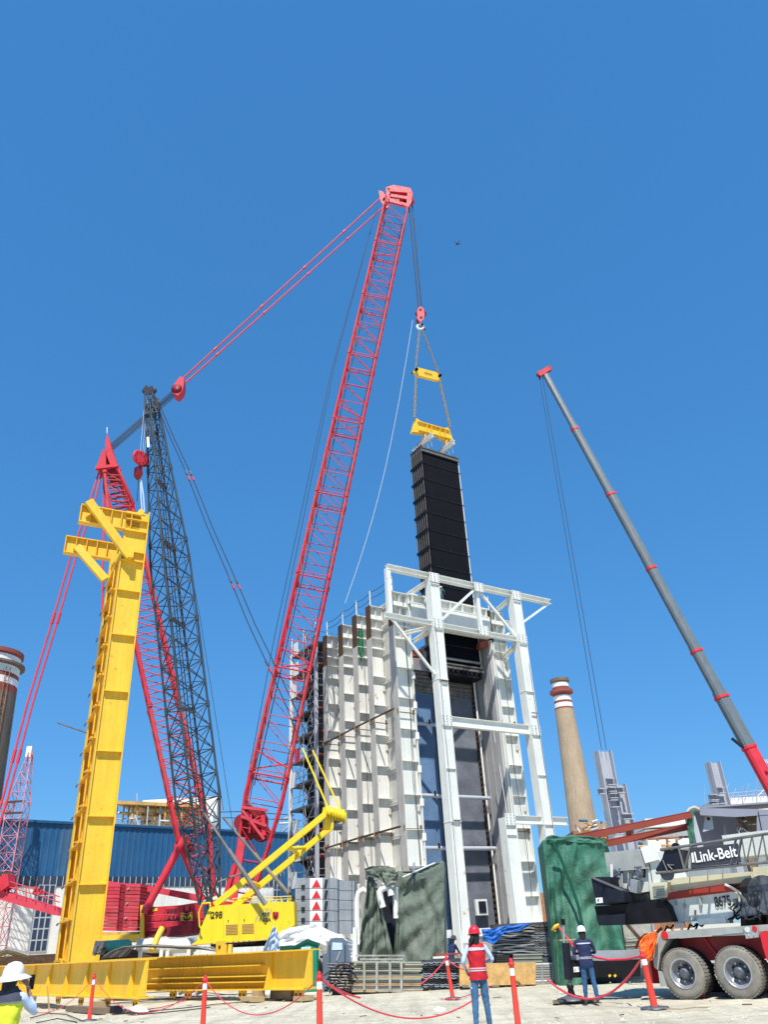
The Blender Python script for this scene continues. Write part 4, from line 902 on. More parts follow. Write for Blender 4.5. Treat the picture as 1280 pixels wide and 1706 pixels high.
def hook_block():
    p = Plane(HK, 86); t = thing('hook_block', 'pink red hook block hanging from the boom tip above the yellow spreaders', 'hook block', HK)
    q = lambda x, y, o=0: p.px(x, y, o)
    for o in (-.45, .35): prism_px(p, [(697, 513), (701, 510), (706, 514), (708, 524), (706, 532), (700, 537), (696, 531), (695, 521)], o, .1).build('cheek_plate', 'red_pale', t)
    for i in range(4): MB().lathe(q(701.5, 522, -.33 + i * .18), p.n, [(0, 0), (0, .62), (.06, .52), (.12, .62), (.12, 0)], 18).build('sheave', 'red_dark', t)
    for x, y in ((701, 515), (702, 528)): MB().lathe(q(x, y, -.52), p.n, [(0, 0), (0, .14), (.06, .14), (.06, 0)], 12, False).build('pin_cap', 'black', t)
    prism_px(p, [(694, 527), (699, 526), (701, 537), (696, 535)], -.3, .7).build('side_weight', 'red_dark', t)
    pts = [HK + V((math.sin(a) * .38, 0, -math.cos(a) * .38 + .05)) for a in [i * .55 - 2.2 for i in range(9)]]
    MB().tube([HK + UP * .9, HK + UP * .5] + pts, [.14] * 9 + [.1, .04], 8).build('ramshorn_hook', 'cream', t)
    bar('swivel', HK + UP * .4 + V((.2, 0, 0)), HK - UP * .35 + V((.45, 0, 0)), .25, .2, 'navyblack', t)
hook_block()

# ================================================================== lemon crawler crane with the grey lattice boom
def lemon_crane():
    Y0 = 46; bp_ = Plane(at(420, 1540, Y0), 90); s = lambda x, y, o=0: bp_.px(x, y, o)
    T = thing('crawler_crane', 'lemon yellow crawler crane with a dark grey lattice boom and grey counterweights', 'crane', V((s(420, 1560).x, Y0 + 1, 0)))
    body = [(318, 1574), (328, 1567), (335, 1544), (349, 1512), (366, 1508), (444, 1504), (489.5, 1502), (491, 1541), (470, 1556), (444, 1566), (350, 1573)]
    prism_px(bp_, body, 0, 3.0).build('machine_house', 'lemon', T)
    for x in (372, 399, 426, 458): bar('door_seam', s(x, 1508, -.005), s(x, 1563, -.005), .02, .012, 'ochre', T)
    for x, y in ((380, 1535), (407, 1534), (434, 1533)): bar('door_handle', s(x, y, -.03), s(x, y - 2.5, -.03), .04, .05, 'black', T)
    prism_px(bp_, [(350, 1573), (470, 1557), (489, 1545), (489, 1556), (440, 1576), (352, 1580)], .5, 2.2).build('turntable', 'black', T)
    for k in range(5): bar('roof_lug', s(440 + k * 10, 1504.5, .2), s(440 + k * 10, 1500, .2), .1, .25, 'lemon', T)
    plate_text(bp_, T, -.02, 351, 1531, '298', 12, 'ink', .9, .02, 0)
    plate_text(bp_, T, -.02, 437, 1527, 'ESE', 6.5, 'ink', 1.1, .02); plate_text(bp_, T, -.02, 437, 1536, 'ASA', 6.5, 'ink', 1.0, .02)
    for k in range(5): strut('slanted_mark', s(425 + k * 5, 1535 - k * .5, -.02), s(436 + k * 4.2, 1512 + k * .3, -.02), .012, 'steelgray', T)
    prism_px(bp_, [(454, 1519), (464, 1519), (464, 1528), (459.5, 1533), (454, 1529)], -.03, .025).build('shield_emblem', 'signred', T)
    MB().tube([s(456, 1521, -.05), s(457, 1526, -.05), s(461, 1526, -.05), s(462, 1521, -.05)], .03, 5).build('emblem_horns', 'ink', T)
    MB().tube([s(457, 1528, -.05), s(461, 1528, -.05)], .035, 5).build('emblem_beard', 'ink', T)
    for (x0, x1, y0, y1) in ((376, 396, 1541, 1556), (403, 423, 1540, 1554)):
        for k in range(7): y = lerp(y0, y1, k / 6); bar('grille_slat', s(x0, y, -.02), s(x1, y - .8, -.02), .035, .03, 'ochre', T)
    for k in range(9): x = 356 + k * 16; strut('handrail_post', s(x, 1507.5 - k * .7, .3), s(x, 1498 - k * .7, .3), .02, 'lemon', T)
    strut('handrail', s(356, 1498.5, .3), s(486, 1493, .3), .022, 'lemon', T); strut('handrail', s(356, 1503, .3), s(486, 1497.5, .3), .016, 'lemon', T)
    for k in range(8): MB().tube([s(352 + k * 9, 1571 - k * .6, -.04), s(356 + k * 9, 1577 - k * .6, -.1), s(364 + k * 9, 1573 - k * .7, -.04)], .025, 5).build('hydraulic_hose', 'black', T)
    bar('base_lip', s(318, 1574.5, -.03), s(350, 1572.5, -.03), .06, .05, 'ochre', T); bar('base_lip', s(350, 1572.5, -.03), s(444, 1565.5, -.03), .06, .05, 'ochre', T)
    # cab side frame
    fr = [(335, 1547), (332, 1543), (331, 1520), (337, 1505), (350, 1504), (350, 1511)]
    MB().tube([s(x, y, -.3) for x, y in fr], .045, 6).build('cab_guard', 'lemon', T)
    prism_px(bp_, [(338, 1508), (350, 1507), (348, 1514), (340, 1530)], .3, .1).build('cab_window', 'glass', T)
    # crawlers
    for o in (-.6, 3.4):
        A = s(340, 1580, o); A.z = 0; x0, x1 = -.8, 6.2
        pr = [(x0, .5), (x0 + .3, .15), (x0 + .8, .02), (x1 - .8, .02), (x1 - .3, .15), (x1, .5), (x1 - .3, .95), (x1 - .8, 1.1), (x0 + .8, 1.1), (x0 + .3, .95)]
        MB().prism([A + V((a, 0, b_)) for a, b_ in pr], V((0, .9, 0))).build('crawler_track', 'black', T)
        for i in range(20): bar('track_pad', A + V((x0 + .7 + i * .29, .45, 1.1)), A + V((x0 + .7 + i * .29, .45, 1.17)), .22, .95, 'hub', T, V((0, 1, 0)))
    # boom
    F = at(349, 1502, 46.8); H = at(252, 668, 42.3); hd = V((H.x - F.x, H.y - F.y, 0)).normalized(); hd = V((-.75, -.66, 0))
    cor = lattice(T, 'boom_section', F, H, hd, [(0, 1.0, .7), (.17, 1.8, 1.8), (.63, 1.8, 1.8), (.97, .62, .62), (1, .6, .6)], 6, 24, .07, .034, 'boomgray', 'boomgray', xbrace=True)
    for i in range(4): strut('walkway_rope', cor(.1, i).lerp(cor(.1, (i + 2) % 4), .3), cor(.93, i).lerp(cor(.93, (i + 2) % 4), .3), .03, 'steelrope', T)
    for t_ in (.33, .5, .66, .8): bar('dead_end_plate', cor(t_, 0), cor(t_, 2), .28, .12, 'hub', T)
    hp = Plane(H, 90); h = lambda x, y, o=0: hp.px(x, y, o)
    for o in (-.25, .35):
        prism_px(hp, [(239, 647), (243, 641), (248, 645), (253, 642), (256, 647), (255, 656), (241, 658)], o, .08).build('head_plate', 'navyblack', T)
        prism_px(hp, [(252, 655), (257, 656), (265, 674), (266, 681), (260, 684)], o, .08).build('head_plate', 'navyblack', T)
        for a, b_ in (((241, 656), (241, 692)), ((241, 672), (262, 680)), ((255, 655), (243, 690)), ((246, 658), (262, 688)), ((241, 690), (264, 686))): strut('head_tube', h(*a, o), h(*b_, o), .06, 'boomgray', T)
    for x, y, r in ((244, 650, .32), (253, 650, .3), (259, 672, .3), (247, 676, .25)):
        for o in (-.12, .12): MB().lathe(h(x, y, o), hp.n, [(0, .05), (0, r), (.06, r * .8), (.12, r), (.12, .05)], 16).build('head_sheave', 'boomgray', T)
    for i in range(6): strut('head_tie', h(242 + i * 2, 690, -.1), h(243 + i * 3, 735, -.2), .03, 'boomgray', T)
    bar('white_plate', h(247, 745, -.4), h(246, 728, -.4), .16, .03, 'signwhite', T)
    # ropes from the head to the red block
    # backstops
    for (a, b_, o) in (((333, 1345), (442, 1507), -.5), ((372, 1362), (490, 1500), 2.3)):
        A = at(*a, 46 + o); Bq = s(*b_, o); m_ = A.lerp(Bq, .45); MB().tube([A, m_], .075, 7).build('backstop_rod', 'boomgray_lo', T); MB().tube([m_, Bq], .12, 7).build('backstop_cylinder', 'boomgray_lo', T)
    for (a, b_) in (((372, 1488), (410, 1472)), ((362, 1470), (402, 1455))): strut('stay_bar', s(*a, .5), s(*b_, .5), .05, 'boomgray_lo', T)
    # gantry
    A1, B1 = s(358, 1508, .3), s(550, 1350, .5); A2, B2 = s(388, 1512, 2.4), s(561, 1371, 2.4)
    bar('gantry_leg', A1, B1, .36, .30, 'lemon', T); bar('gantry_leg', A2, B2, .36, .30, 'lemon', T)
    for k in (.25, .62): strut('gantry_crossbar', A1.lerp(B1, k), A2.lerp(B2, k), .12, 'lemon', T)
    strut('gantry_brace', A1.lerp(B1, .58), A2.lerp(B2, .7), .1, 'lemon', T)
    for i in range(7):
        x = 543 + i * 4.6; MB().lathe(s(x, 1353 + i * 1.4, .4 + i * .1), V((1, .2, 0)), [(0, .1), (0, .40), (.05, .32), (.10, .40), (.10, .1)], 16).build('gantry_sheave', 'lemon', T)
    bar('gantry_head', s(540, 1352, .5), s(574, 1362, 1.4), .35, .5, 'lemon', T); bar('gantry_head_plate', s(570, 1350, 1.2), s(572, 1372, 1.2), .3, .5, 'lemon', T)
    bar('gantry_knuckle', s(544, 1378, 1.8), s(548, 1355, .6), .4, .4, 'lemon', T)
    MB().lathe(s(556, 1375, .9), V((1, .1, 0)), [(0, 0), (0, .28), (.5, .28), (.5, 0)], 14, False).build('spooled_drum', 'hub', T)
    # hanging ropes to the drum behind
    for x0, x1 in ((556, 557), (562, 560)): strut('gantry_rope', s(x0, 1378, 1.2), s(x1, 1500, 1.6), .02, 'galv', T)
    # suspension: yellow bars then twin ropes up to the head
    ends = []
    for (xa, ya, xb, yb, o) in ((546, 1344, 504, 1246, .4), (568, 1350, 521, 1250, 1.6)):
        a, b_ = s(xa, ya, o), s(xb, yb, o); bar('suspension_bar', a, b_, .12, .1, 'lemon', T); ends.append(b_)
    pts1 = [(504, 1246), (478, 1178), (447, 1110), (414, 1040), (386, 972), (346, 880), (312, 792), (284, 730), (262, 676)]
    for k in (0, 1):
        L0 = [ends[k]]; 
        for i, (x, y) in enumerate(pts1[1:]): L0.append(at(x + k * lerp(14, 5, i / 7), y + k * 1, lerp(46.4, 42.4, (i + 1) / 8) + k * .5))
        MB().tube(L0, .03, 5).build('suspension_rope', 'steelrope', T)
        for i in (2, 4, 6):
            d = (L0[i - 1] - L0[i + 1]).normalized()
            bar('rope_socket', L0[i] + d * .38, L0[i] + d * .08, .16, .1, 'red_pale', T); bar('rope_socket', L0[i] - d * .1, L0[i] - d * .4, .16, .1, 'hub', T)
    for (x0, y0, x1, y1, y_) in ((265, 672, 390, 1390, 43), (263, 690, 372, 1350, 43)): MB().tube([at(x0, y0, 42.4), at((x0 + x1) / 2 + 6, (y0 + y1) / 2, 44.5), at(x1, y1, 46.5)], .018, 4).build('thin_rope', 'steelrope', T)
    # counterweights
    wp = Plane(at(500, 1520, 47), 92); cs = Plane(at(577, 1520, 48.2), 92)
    ys = (1463, 1481, 1499, 1518, 1536, 1556)
    for k in range(5):
        y0, y1 = ys[k], ys[k + 1] - .8
        prism_px(wp, [(492, y0), (516, y0 - .6), (516, y1 - .6), (492, y1)], .25, 2.2).build('counterweight_slab', 'cwgray', T)
        prism_px(wp, [(516, y0 - .6), (546, y0 - 1), (546, y1 - 1), (516, y1 - .6)], 0, 2.3).build('counterweight_slab', 'cwgray', T)
        prism_px(wp, [(546.3, y0 - 1), (562, y0 + .5), (562, y1 + .3), (546.3, y1 - 1)], .2, 2.2).build('counterweight_slab', 'cwgray', T)
        prism_px(wp, [(516.5, y0 + .3), (537, y0 - .2), (537, y1 - .6), (516.5, y1 - .1)], -.02, .02).build('white_marking', 'signwhite', T)
        if k < 4: prism_px(wp, [(527.5, y0 + 1.5), (534.5, y1 - 2), (519.5, y1 - 1.5)], -.04, .02).build('red_triangle', 'signred', T)
        bar('lifting_eye', wp.px(542, y1 - 2, -.02), wp.px(544, y0 + 2, -.02), .14, .08, 'ink', T); bar('slab_slot', wp.px(505, y1 - 1, .2), wp.px(505, y1 - 6, .2), .2, .1, 'ink', T)
        q0, q1 = (1467, 1484, 1500, 1516, 1534, 1556)[k], (1467, 1484, 1500, 1516, 1534, 1556)[k + 1] - .8
        prism_px(cs, [(563.5, q0), (590, q0 + .6), (590, q1 + .6), (563.5, q1)], 0, 2).build('counterweight_slab', 'cwgray', T)
        bar('slab_edge', cs.px(586.5, q1, -.01), cs.px(586.5, q0, -.01), .03, .02, 'ink', T)
    return T
lemon_crane()
def red_block():
    p = Plane(at(236, 765, 42.2), 35); t = thing('hook_block', 'round red hook block beside the dark boom above the yellow frame', 'hook block', at(236, 780, 42.2))
    q = lambda x, y, o=0: p.px(x, y, o)
    for o in (-.25, .05, .3): MB().lathe(q(234 if o < 0 else 238, 762 + (o + .3) * 4, o), p.n, [(0, 0), (0, .5), (.05, .55), (.13, .55), (.18, .5), (.18, 0)], 22, False).build('sheave_plate', 'red' if o < 0 else 'red_dark', t)
    for k in range(8):
        a = k * math.pi / 4; MB().lathe(q(234, 762, -.3) + UP * math.sin(a) * .38 + p.u * math.cos(a) * .38, p.n, [(0, 0), (0, .05), (.05, .05)], 6, False).build('rim_bolt', 'red_dark', t)
    prism_px(p, [(230, 776), (236, 775), (238, 790), (234, 797), (229, 790)], -.15, .4).build('hook_swivel', 'red_dark', t)
    for x in (233, 237, 240): strut('fall_rope', q(x, 758, 0), at(245 + (x - 236), 655, 42.3), .018, 'galv', t)
    for dx in (-1.5, 2.5): MB().tube([q(234, 795), at(236 + dx, 825, 42.3), at(238 + dx, 853, 42.5)], .055, 6).build('round_sling', 'shirt', t)
    strut('side_sling', q(231, 795), at(228, 835, 42.5), .025, 'steelrope', t)
red_block()

# ================================================================== yellow lifting frame
def yellow_frame():
    fp = Plane(at(113, 1586, 42), 61); q = lambda x, y, o=0: fp.px(x, y, o)
    t = thing('lifting_frame', 'tall yellow girder frame with two braced arms held up by the dark boom', 'girder frame', V((q(136, 1586).x, 43, 0)))
    L_ = [(201, 926), (187, 1060), (171, 1160), (157, 1260), (139, 1390), (125, 1492), (113, 1586)]; R_ = [(252, 856), (237, 990), (210, 1165), (199, 1270), (186, 1372), (172, 1480), (160, 1586)]
    uL = fp.uz(115, 1586)[0]; uR = fp.uz(164, 1586)[0]; zt = fp.uz(240, 856)[1]; z0 = .15
    D = 4.3
    W = lambda u, o, z: fp.w(u, o, z)
    uc = fp.uz(223, 850)[0]
    MB().box(W(uL, 0, z0), fp.u * (uR - uL), fp.n * .1, UP * (zt - z0)).build('web_plate', 'yellow', t)
    MB().box(W(uR - .03, -.26, z0), fp.u * .06, fp.n * .8, UP * (zt - z0 + .05)).build('edge_flange', 'yellow', t)
    MB().box(W(uL - .05, -.16, z0), fp.u * .06, fp.n * .6, UP * (zt - 3 - z0)).build('edge_flange', 'yellow', t)
    ribs = [z for z in [fp.uz(190, y)[1] for y in (1560,)]]
    for y in (1475, 1361, 1252, 1152, 1058, 984, 934, 921, 886, 867):
        z = fp.uz(xyline(L_, y) if y > 930 else 215, y)[1]
        MB().box(W(uL + .02, -.235, z), fp.u * (uR - uL - .05), fp.n * .235, UP * .05).build('rib', 'yellow', t)
    # far girder and the recess between, with platform brackets up the side
    MB().box(W(uL, D, z0), fp.u * (uR - uL), fp.n * .1, UP * (zt - z0 - 1)).build('rear_web_plate', 'yellow', t)
    MB().box(W(uL - .05, D - .5, z0), fp.u * .06, fp.n * .65, UP * (zt - 1.5 - z0)).build('edge_flange', 'yellow', t)
    MB().box(W(uL + .45, .15, z0), fp.u * .06, fp.n * (D - .3), UP * (zt - 3.4 - z0)).build('recessed_plate', 'yellow', t)
    for o in (1.0, 2.0, 3.0): MB().box(W(uL + .1, o, z0), fp.u * .35, fp.n * .05, UP * (zt - 3.6 - z0)).build('vertical_rib', 'yellow2', t)
    z = 1.5; k = 0
    while z < zt - 3.6:
        MB().box(W(uL - .16, .1, z), fp.u * .6, fp.n * (D - .4), UP * .08).build('side_ledge', 'yellow2', t)
        bar('bracket_post', W(uL - .2, .35, z - 1.5), W(uL - .2, .35, z), .07, .07, 'yellow2', t); 
        strut('drop_rope', W(uL - .18, .7, z), W(uL - .1, 1.6, z - 1.6), .03, 'rustpipe', t); bar('bracket_pad', W(uL - .28, 0, z + .02), W(uL - .28, .9, z + .1), .1, .1, 'yellow2', t)
        bar('end_tab', W(uL - .18, D - .3, z), W(uL - .18, D + .25, z - .05), .07, .07, 'hub', t)
        z += 1.75; k += 1
    strut('projecting_tube', q(144, 1221, .4), q(95, 1204, .2), .04, 'tubegray', t)
    # arms: I girders with visible stiffeners, each with a diagonal
    def arm(o, uend, sx):
        zt2 = zt - .25; z1 = zt - 1.35
        MB().box(W(uend, o, z1), fp.u * (uL + .9 - uend), fp.n * .06, UP * (zt2 - z1)).build('arm_web', 'yellow', t)
        for zz in (z1 - .04, zt2): MB().box(W(uend, o - .22, zz), fp.u * (uL + .9 - uend), fp.n * .5, UP * .06).build('arm_flange', 'yellow', t)
        n = 5
        for i in range(n + 1): MB().box(W(lerp(uend, uL + .3, i / n), o - .2, z1), fp.u * .05, fp.n * .2, UP * (zt2 - z1)).build('arm_stiffener', 'yellow2', t)
        # diagonal box
        a = W(uend + .1, o - .3, zt - .3); b_ = W(lerp(uL, uR, .5), o - .3, zt - 4.3); return a, b_
    uA = fp.uz(134, 846)[0]
    a, b_ = arm(0, uA, 0); a = q(147, 835, -.55); b_ = q(216, 928, -.35); bar('diagonal', a, b_, .5, .34, 'yellow', t, fp.n); bar('diagonal_foot', b_ + UP * .55, b_ - UP * .15, .7, .3, 'yellow', t, fp.u)
    arm(D + .3, uA - .25, 0); a = fp.px(127, 911, D + .1); b2 = fp.px(175, 966, D - .2); bar('diagonal', a, b2, .5, .34, 'yellow', t, fp.n)
    MB().box(W(uL, .1, zt - 3.2), fp.u * .5, fp.n * (D - .1), UP * .5).build('head_crossbeam', 'yellow', t)
    MB().prism([W(uR - .75, -.05, zt - .1), W(uR - .2, -.05, zt - .1), W(uR - .25, -.05, zt + .25), W(uR - .6, -.05, zt + .25)], fp.n * .1).build('lifting_lug', 'yellow', t)
yellow_frame()

# ================================================================== girders lying on the ground
def ground_girder(pl, u0, u1, z0, z1, label, stiff, ledges, posts, w=.3):
    t = thing('steel_girder', label, 'steel girder', pl.w((max(u0, -12) + u1) / 2, 0, z0))
    L = u1 - u0; W = pl.w
    MB().box(W(u0, -.02, z0 + .03), pl.u * L, pl.n * .05, UP * (z1 - z0 - .06)).build('web', 'yellow', t)
    MB().box(W(u0, -w, z1 - .04), pl.u * L, pl.n * (2 * w), UP * .04).build('top_flange', 'yellow', t)
    MB().box(W(u0, -w, z0), pl.u * L, pl.n * (2 * w), UP * .045).build('bottom_flange', 'yellow', t)
    for u in stiff: MB().prism([W(u, -.025, z1 - .045), W(u, -.06, z1 - .045), W(u, -w + .03, z0 + .05), W(u, -.025, z0 + .05)], pl.u * .03).build('gusset', 'yellow', t)
    for (a, b_, z) in ledges: MB().box(W(a, -.36, z), pl.u * (b_ - a), pl.n * .335, UP * .035).build('ledge', 'yellow', t)
    for u in posts:
        for d in (0, .22):
            MB().prism([W(u + d - .09, -w + .1, z0), W(u + d + .09, -w + .1, z0), W(u + d + .1, -w + .1, z0 - .16), W(u + d, -w + .1, z0 - .25), W(u + d - .1, -w + .1, z0 - .16)], pl.n * .05).build('lug', 'yellow2', t)
            MB().lathe(W(u + d, -w + .085, z0 - .13), pl.n, [(0, 0), (0, .045), (.01, .045)], 10, False).build('lug_hole', 'ink', t)
    return t
g1 = Plane(at(243, 1640, 28.5), 140)
z0 = g1.uz(241, 1664)[1] ; z1 = g1.uz(243, 1597)[1]
E1 = V((g1.P.x, g1.P.y, 0)); print('girder1', z0, z1)
t1 = ground_girder(g1, -26, 0, z0, z1, 'nearer yellow girder on the ground with a row of pointed gussets', [-.04] + [-.95 - i * 2.05 for i in range(12)], [], [-.35, -2.7, -5.2, -7.6, -10.5])
g1.w(0, 0, 0)
g2 = Plane(at(515, 1615, 30.5), 131)
za = g2.uz(515, 1648)[1]; zb = g2.uz(515, 1581)[1]; print('girder2', za, zb)
t2 = ground_girder(g2, -13, .15, za, zb, 'farther yellow girder on the ground with long horizontal ledges', [-1.9], [(-13, -2.3, za + (zb - za) * .63), (-9, -2.0, za + (zb - za) * .35), (-13, -2, za + (zb - za) * .2)], [-.3, -3.3, -6.6, -7.6], .42)
MB().prism([g2.w(.12, -.05, zb - .05), g2.w(.12, -.12, zb - .05), g2.w(.12, -.40, za + .05), g2.w(.12, -.05, za + .05)], g2.u * .04).build('end_gusset', 'yellow', t2)
lu = g2.uz(363, 1575)[0]; MB().box(g2.w(lu, -.1, zb), g2.u * .5, g2.n * .08, UP * .42).build('lifting_eye_plate', 'yellow', t2); MB().lathe(g2.w(lu + .25, -.12, zb + .22), g2.n, [(0, 0), (0, .06), (.01, .06)], 12, False).build('eye_hole', 'ink', t2)
for i in range(2): bar('flange_block', g2.w(lu + .1 + i * .3, .3, zb), g2.w(lu + .1 + i * .3, .3, zb + .3), .12, .3, 'yellow', t2)
# timber packs under the girders
def timber(pl, u, v, w, d, h, label, grp=None, m='wood'):
    o = MB().box(pl.w(u, v, .0), pl.u * w, pl.n * d, UP * h).build('timber_block', m, None, pl.w(u, v, 0)); tag(o, label, 'timber block', grp)
timber(g1, -4.9, -.75, 3.4, .3, .17, 'long grey timber lying under the nearer yellow girder', m='timberdark')
timber(g1, -3.0, -.55, .4, .4, za, 'square raw timber prop under the nearer yellow girder', m='wood')
timber(g1, -1.7, -.5, .5, .3, .2, 'short black block beneath the nearer yellow girder', m='navyblack')
timber(g2, -2.3, -.6, .35, .3, za, 'upright pale timber prop under the farther yellow girder')
timber(g2, -2.6, -.85, 1.0, .25, .16, 'pale timber offcut lying in front of the upright prop')
timber(g2, -1.9, -.1, 1.1, .5, za, 'broad dark timber pack under the farther yellow girder', m='timberdark')
timber(g2, -.3, -.45, .5, .5, .14, 'flat pale timber under the free end of the farther girder')

# ================================================================== telescopic crane on the right
def tele_crane():
    tip = at(908, 622, 50); base = at(1310, 1356, 45.5)
    T = thing('telescopic_crane', 'telescopic crane with a slim grey boom and red base section on the right', 'crane', V((base.x + 2, base.y, 0)))
    pl = Plane(base, 89.0)
    cl = [(908, 622), (966, 716), (1027, 825), (1095, 948), (1170, 1086), (1211, 1162.5), (1255, 1246), (1310, 1350)]
    n = len(cl); wp = [11, 13, 17, 20, 22, 24.5, 29, 29]
    Lb = (base - tip).length
    # points along the true straight boom, found by matching the sighted y
    def onboom(y):
        lo, hi = 0, 1.1
        for _ in range(40):
            m_ = (lo + hi) / 2; p = tip.lerp(base, m_); d = p - CAM; yy = 853 - FPX * d.dot(cU) / d.dot(cf)
            if yy < y: lo = m_
            else: hi = m_
        return tip.lerp(base, lo)
    P = [onboom(y) for _, y in cl]
    ax = (base - tip).normalized(); side = ax.cross(V((0, 1, 0))).normalized()
    for i in range(n - 1):
        zd = (P[i] - CAM).dot(cf); zd2 = (P[i + 1] - CAM).dot(cf)
        r = (wp[i + 1] * .5) / FPX * (zd + zd2) / 2 * .78
        prof = [(-.8, .15), (-.8, -.55), (-.55, -.9), (0, -1.05), (.55, -.9), (.8, -.55), (.8, .15), (.7, .8), (-.7, .8)]
        vs = []
        yv = side.cross(ax).normalized()
        upn = side if side.z > 0 else -side; wv = yv
        for pt in (P[i] - ax * (.4 if i else 0), P[i + 1]):
            for a, b_ in prof: vs.append(pt + wv * a * r + upn * b_ * r)
        k = len(prof); mb = MB().add(vs, [(j, (j + 1) % k, k + (j + 1) % k, k + j) for j in range(k)]); mb.add([vs[j] for j in range(k)], [list(range(k))[::-1]]); mb.add(vs[k:], [list(range(k))])
        mb.build('boom_section', 'steelgray' if i < 6 else 'red', T).data.materials[0] = M['boomtele'] if i < 6 else M['red']
        if i: 
            vs = []
            for pt in (P[i] - ax * .09, P[i] + ax * .07):
                for a, b_ in prof: vs.append(pt + wv * a * r * 1.14 + upn * b_ * r * 1.14)
            mb = MB().add(vs, [(j, (j + 1) % k, k + (j + 1) % k, k + j) for j in range(k)] + [tuple(range(k))[::-1], tuple(range(k, 2 * k))]); mb.build('boom_collar', 'signred', T)
    # head
    q = lambda x, y, o=0: Plane(tip, 90).px(x, y, o)
    for o in (-.25, .2): prism_px(Plane(tip, 90), [(897, 619), (903, 616), (912, 611), (917, 613), (917, 616), (910, 621), (902, 626), (898, 624)], o, .06).build('head_plate', 'red', T)
    for x, y in ((900, 621), (915, 613)): MB().lathe(q(x, y, -.15), V((0, 1, 0)), [(0, 0), (0, .26), (.3, .26), (.3, 0)], 14, False).build('head_sheave', 'red_dark', T)
    strut('head_stub', q(899, 628), q(900, 632), .06, 'black', T)
    for (x0, x1) in ((899, 1003), (904, 1011)): MB().tube([q(x0, 627), at(x1, 1249, 50)], .022, 4).build('hoist_rope', 'steelrope', T)
    # base: lettering patch, turntable, carrier outside the frame
    for k in range(3): bar('white_mark', onboom(1270) + V((.1 + .1 * k, -.75, 0)), onboom(1276 + k * 3) + V((.1 + .1 * k, -.75, 0)), .12, .02, 'signwhite', T)
    strut('small_camera', P[6] + V((-.45, -.2, .0)), P[6] + V((-.95, -.2, .55)), .09, 'navyblack', T)
    bx = base.x + 1.5; by = base.y
    MB().box((bx - 2, by - 1.3, 2.2), V((6, 0, 0)), V((0, 2.6, 0)), UP * 2.2).build('superstructure', 'red', T)
    MB().tube([base, V((bx + 1, by, 4.2))], .6, 8).build('boom_foot', 'red', T)
    MB().box((bx - 4, by - 1.4, 1.1), V((12, 0, 0)), V((0, 2.8, 0)), UP * 1.0).build('carrier', 'red_dark', T)
    for i in range(5):
        for o in (-1.45, 1.0): MB().lathe((bx - 3 + i * 2.3, by + o, .65), V((0, 1, 0)), [(0, 0), (0, .6), (.06, .65), (.4, .65), (.45, .6), (.45, 0)], 20, False).build('wheel', 'rubberdark', T)
M['boomtele'] = mat('grey_telescope_steel', (.13, .16, .18), .45, var=.1, scale=.6, fine=.12, streak=.15)
tele_crane()

def grey_columns():
    def column(name, label, P0, edges, brackets, Y, w, d):
        pl = Plane(at(*P0, Y), 75); t = thing('steel_column', label, 'steel column', V((pl.P.x, pl.P.y, 0)), 'grey steel columns right of the chimney')
        for (xl, xr, yt) in edges:
            a = pl.uz(xl, yt)[0]; b_ = pl.uz(xr, yt)[0]; z = pl.uz(xl, yt)[1]
            MB().box(pl.w(a, -.3, 0), pl.u * .05, pl.n * .7, UP * z).build('flange', 'steelgray', t); MB().box(pl.w(b_ - .05, -.3, 0), pl.u * .05, pl.n * .7, UP * z).build('flange', 'steelgray', t)
            MB().box(pl.w(a, .05, 0), pl.u * (b_ - a), pl.n * .05, UP * (z - .03)).build('web', 'steelgray', t)
        for (x0, x1, y0, y1) in brackets:
            a = pl.uz(x0, y1, -.35)[0]; b_ = pl.uz(x1, y1, -.35)[0]; za_, zb_ = pl.uz(x0, y1, -.35)[1], pl.uz(x0, y0, -.35)[1]
            f = MB(); f.box(pl.w(a, -.6, zb_ - .05), pl.u * (b_ - a), pl.n * .3, UP * .05); f.box(pl.w(a, -.6, za_), pl.u * (b_ - a), pl.n * .3, UP * .05); f.build('bracket_flange', 'steelgray', t)
            MB().box(pl.w(a, -.33, za_), pl.u * (b_ - a), pl.n * .04, UP * (zb_ - za_)).build('bracket_plate', 'purplegray', t)
        return t
    column('a', 'tall stepped grey steel column under the telescopic boom ropes', (1010, 1420), [(994, 1016, 1251), (1024, 1040, 1307)],
           [(1012, 1024, 1297, 1309), (1015, 1026, 1312, 1320), (1016, 1028, 1322, 1331), (1018, 1030, 1333, 1346), (998, 1007, 1314, 1324), (1028, 1040, 1312, 1322), (1037, 1055, 1356, 1366), (1024, 1038, 1383, 1391), (1048, 1058, 1418, 1430)], 50, 1, .7)
    column('b', 'short grey steel column rising between the girder and the red boom', (1205, 1420), [(1180, 1197, 1270)],
           [(1198, 1207, 1312, 1322), (1183, 1196, 1324, 1334), (1198, 1210, 1326, 1340), (1184, 1196, 1335, 1341)], 56, 1, .7)
grey_columns()

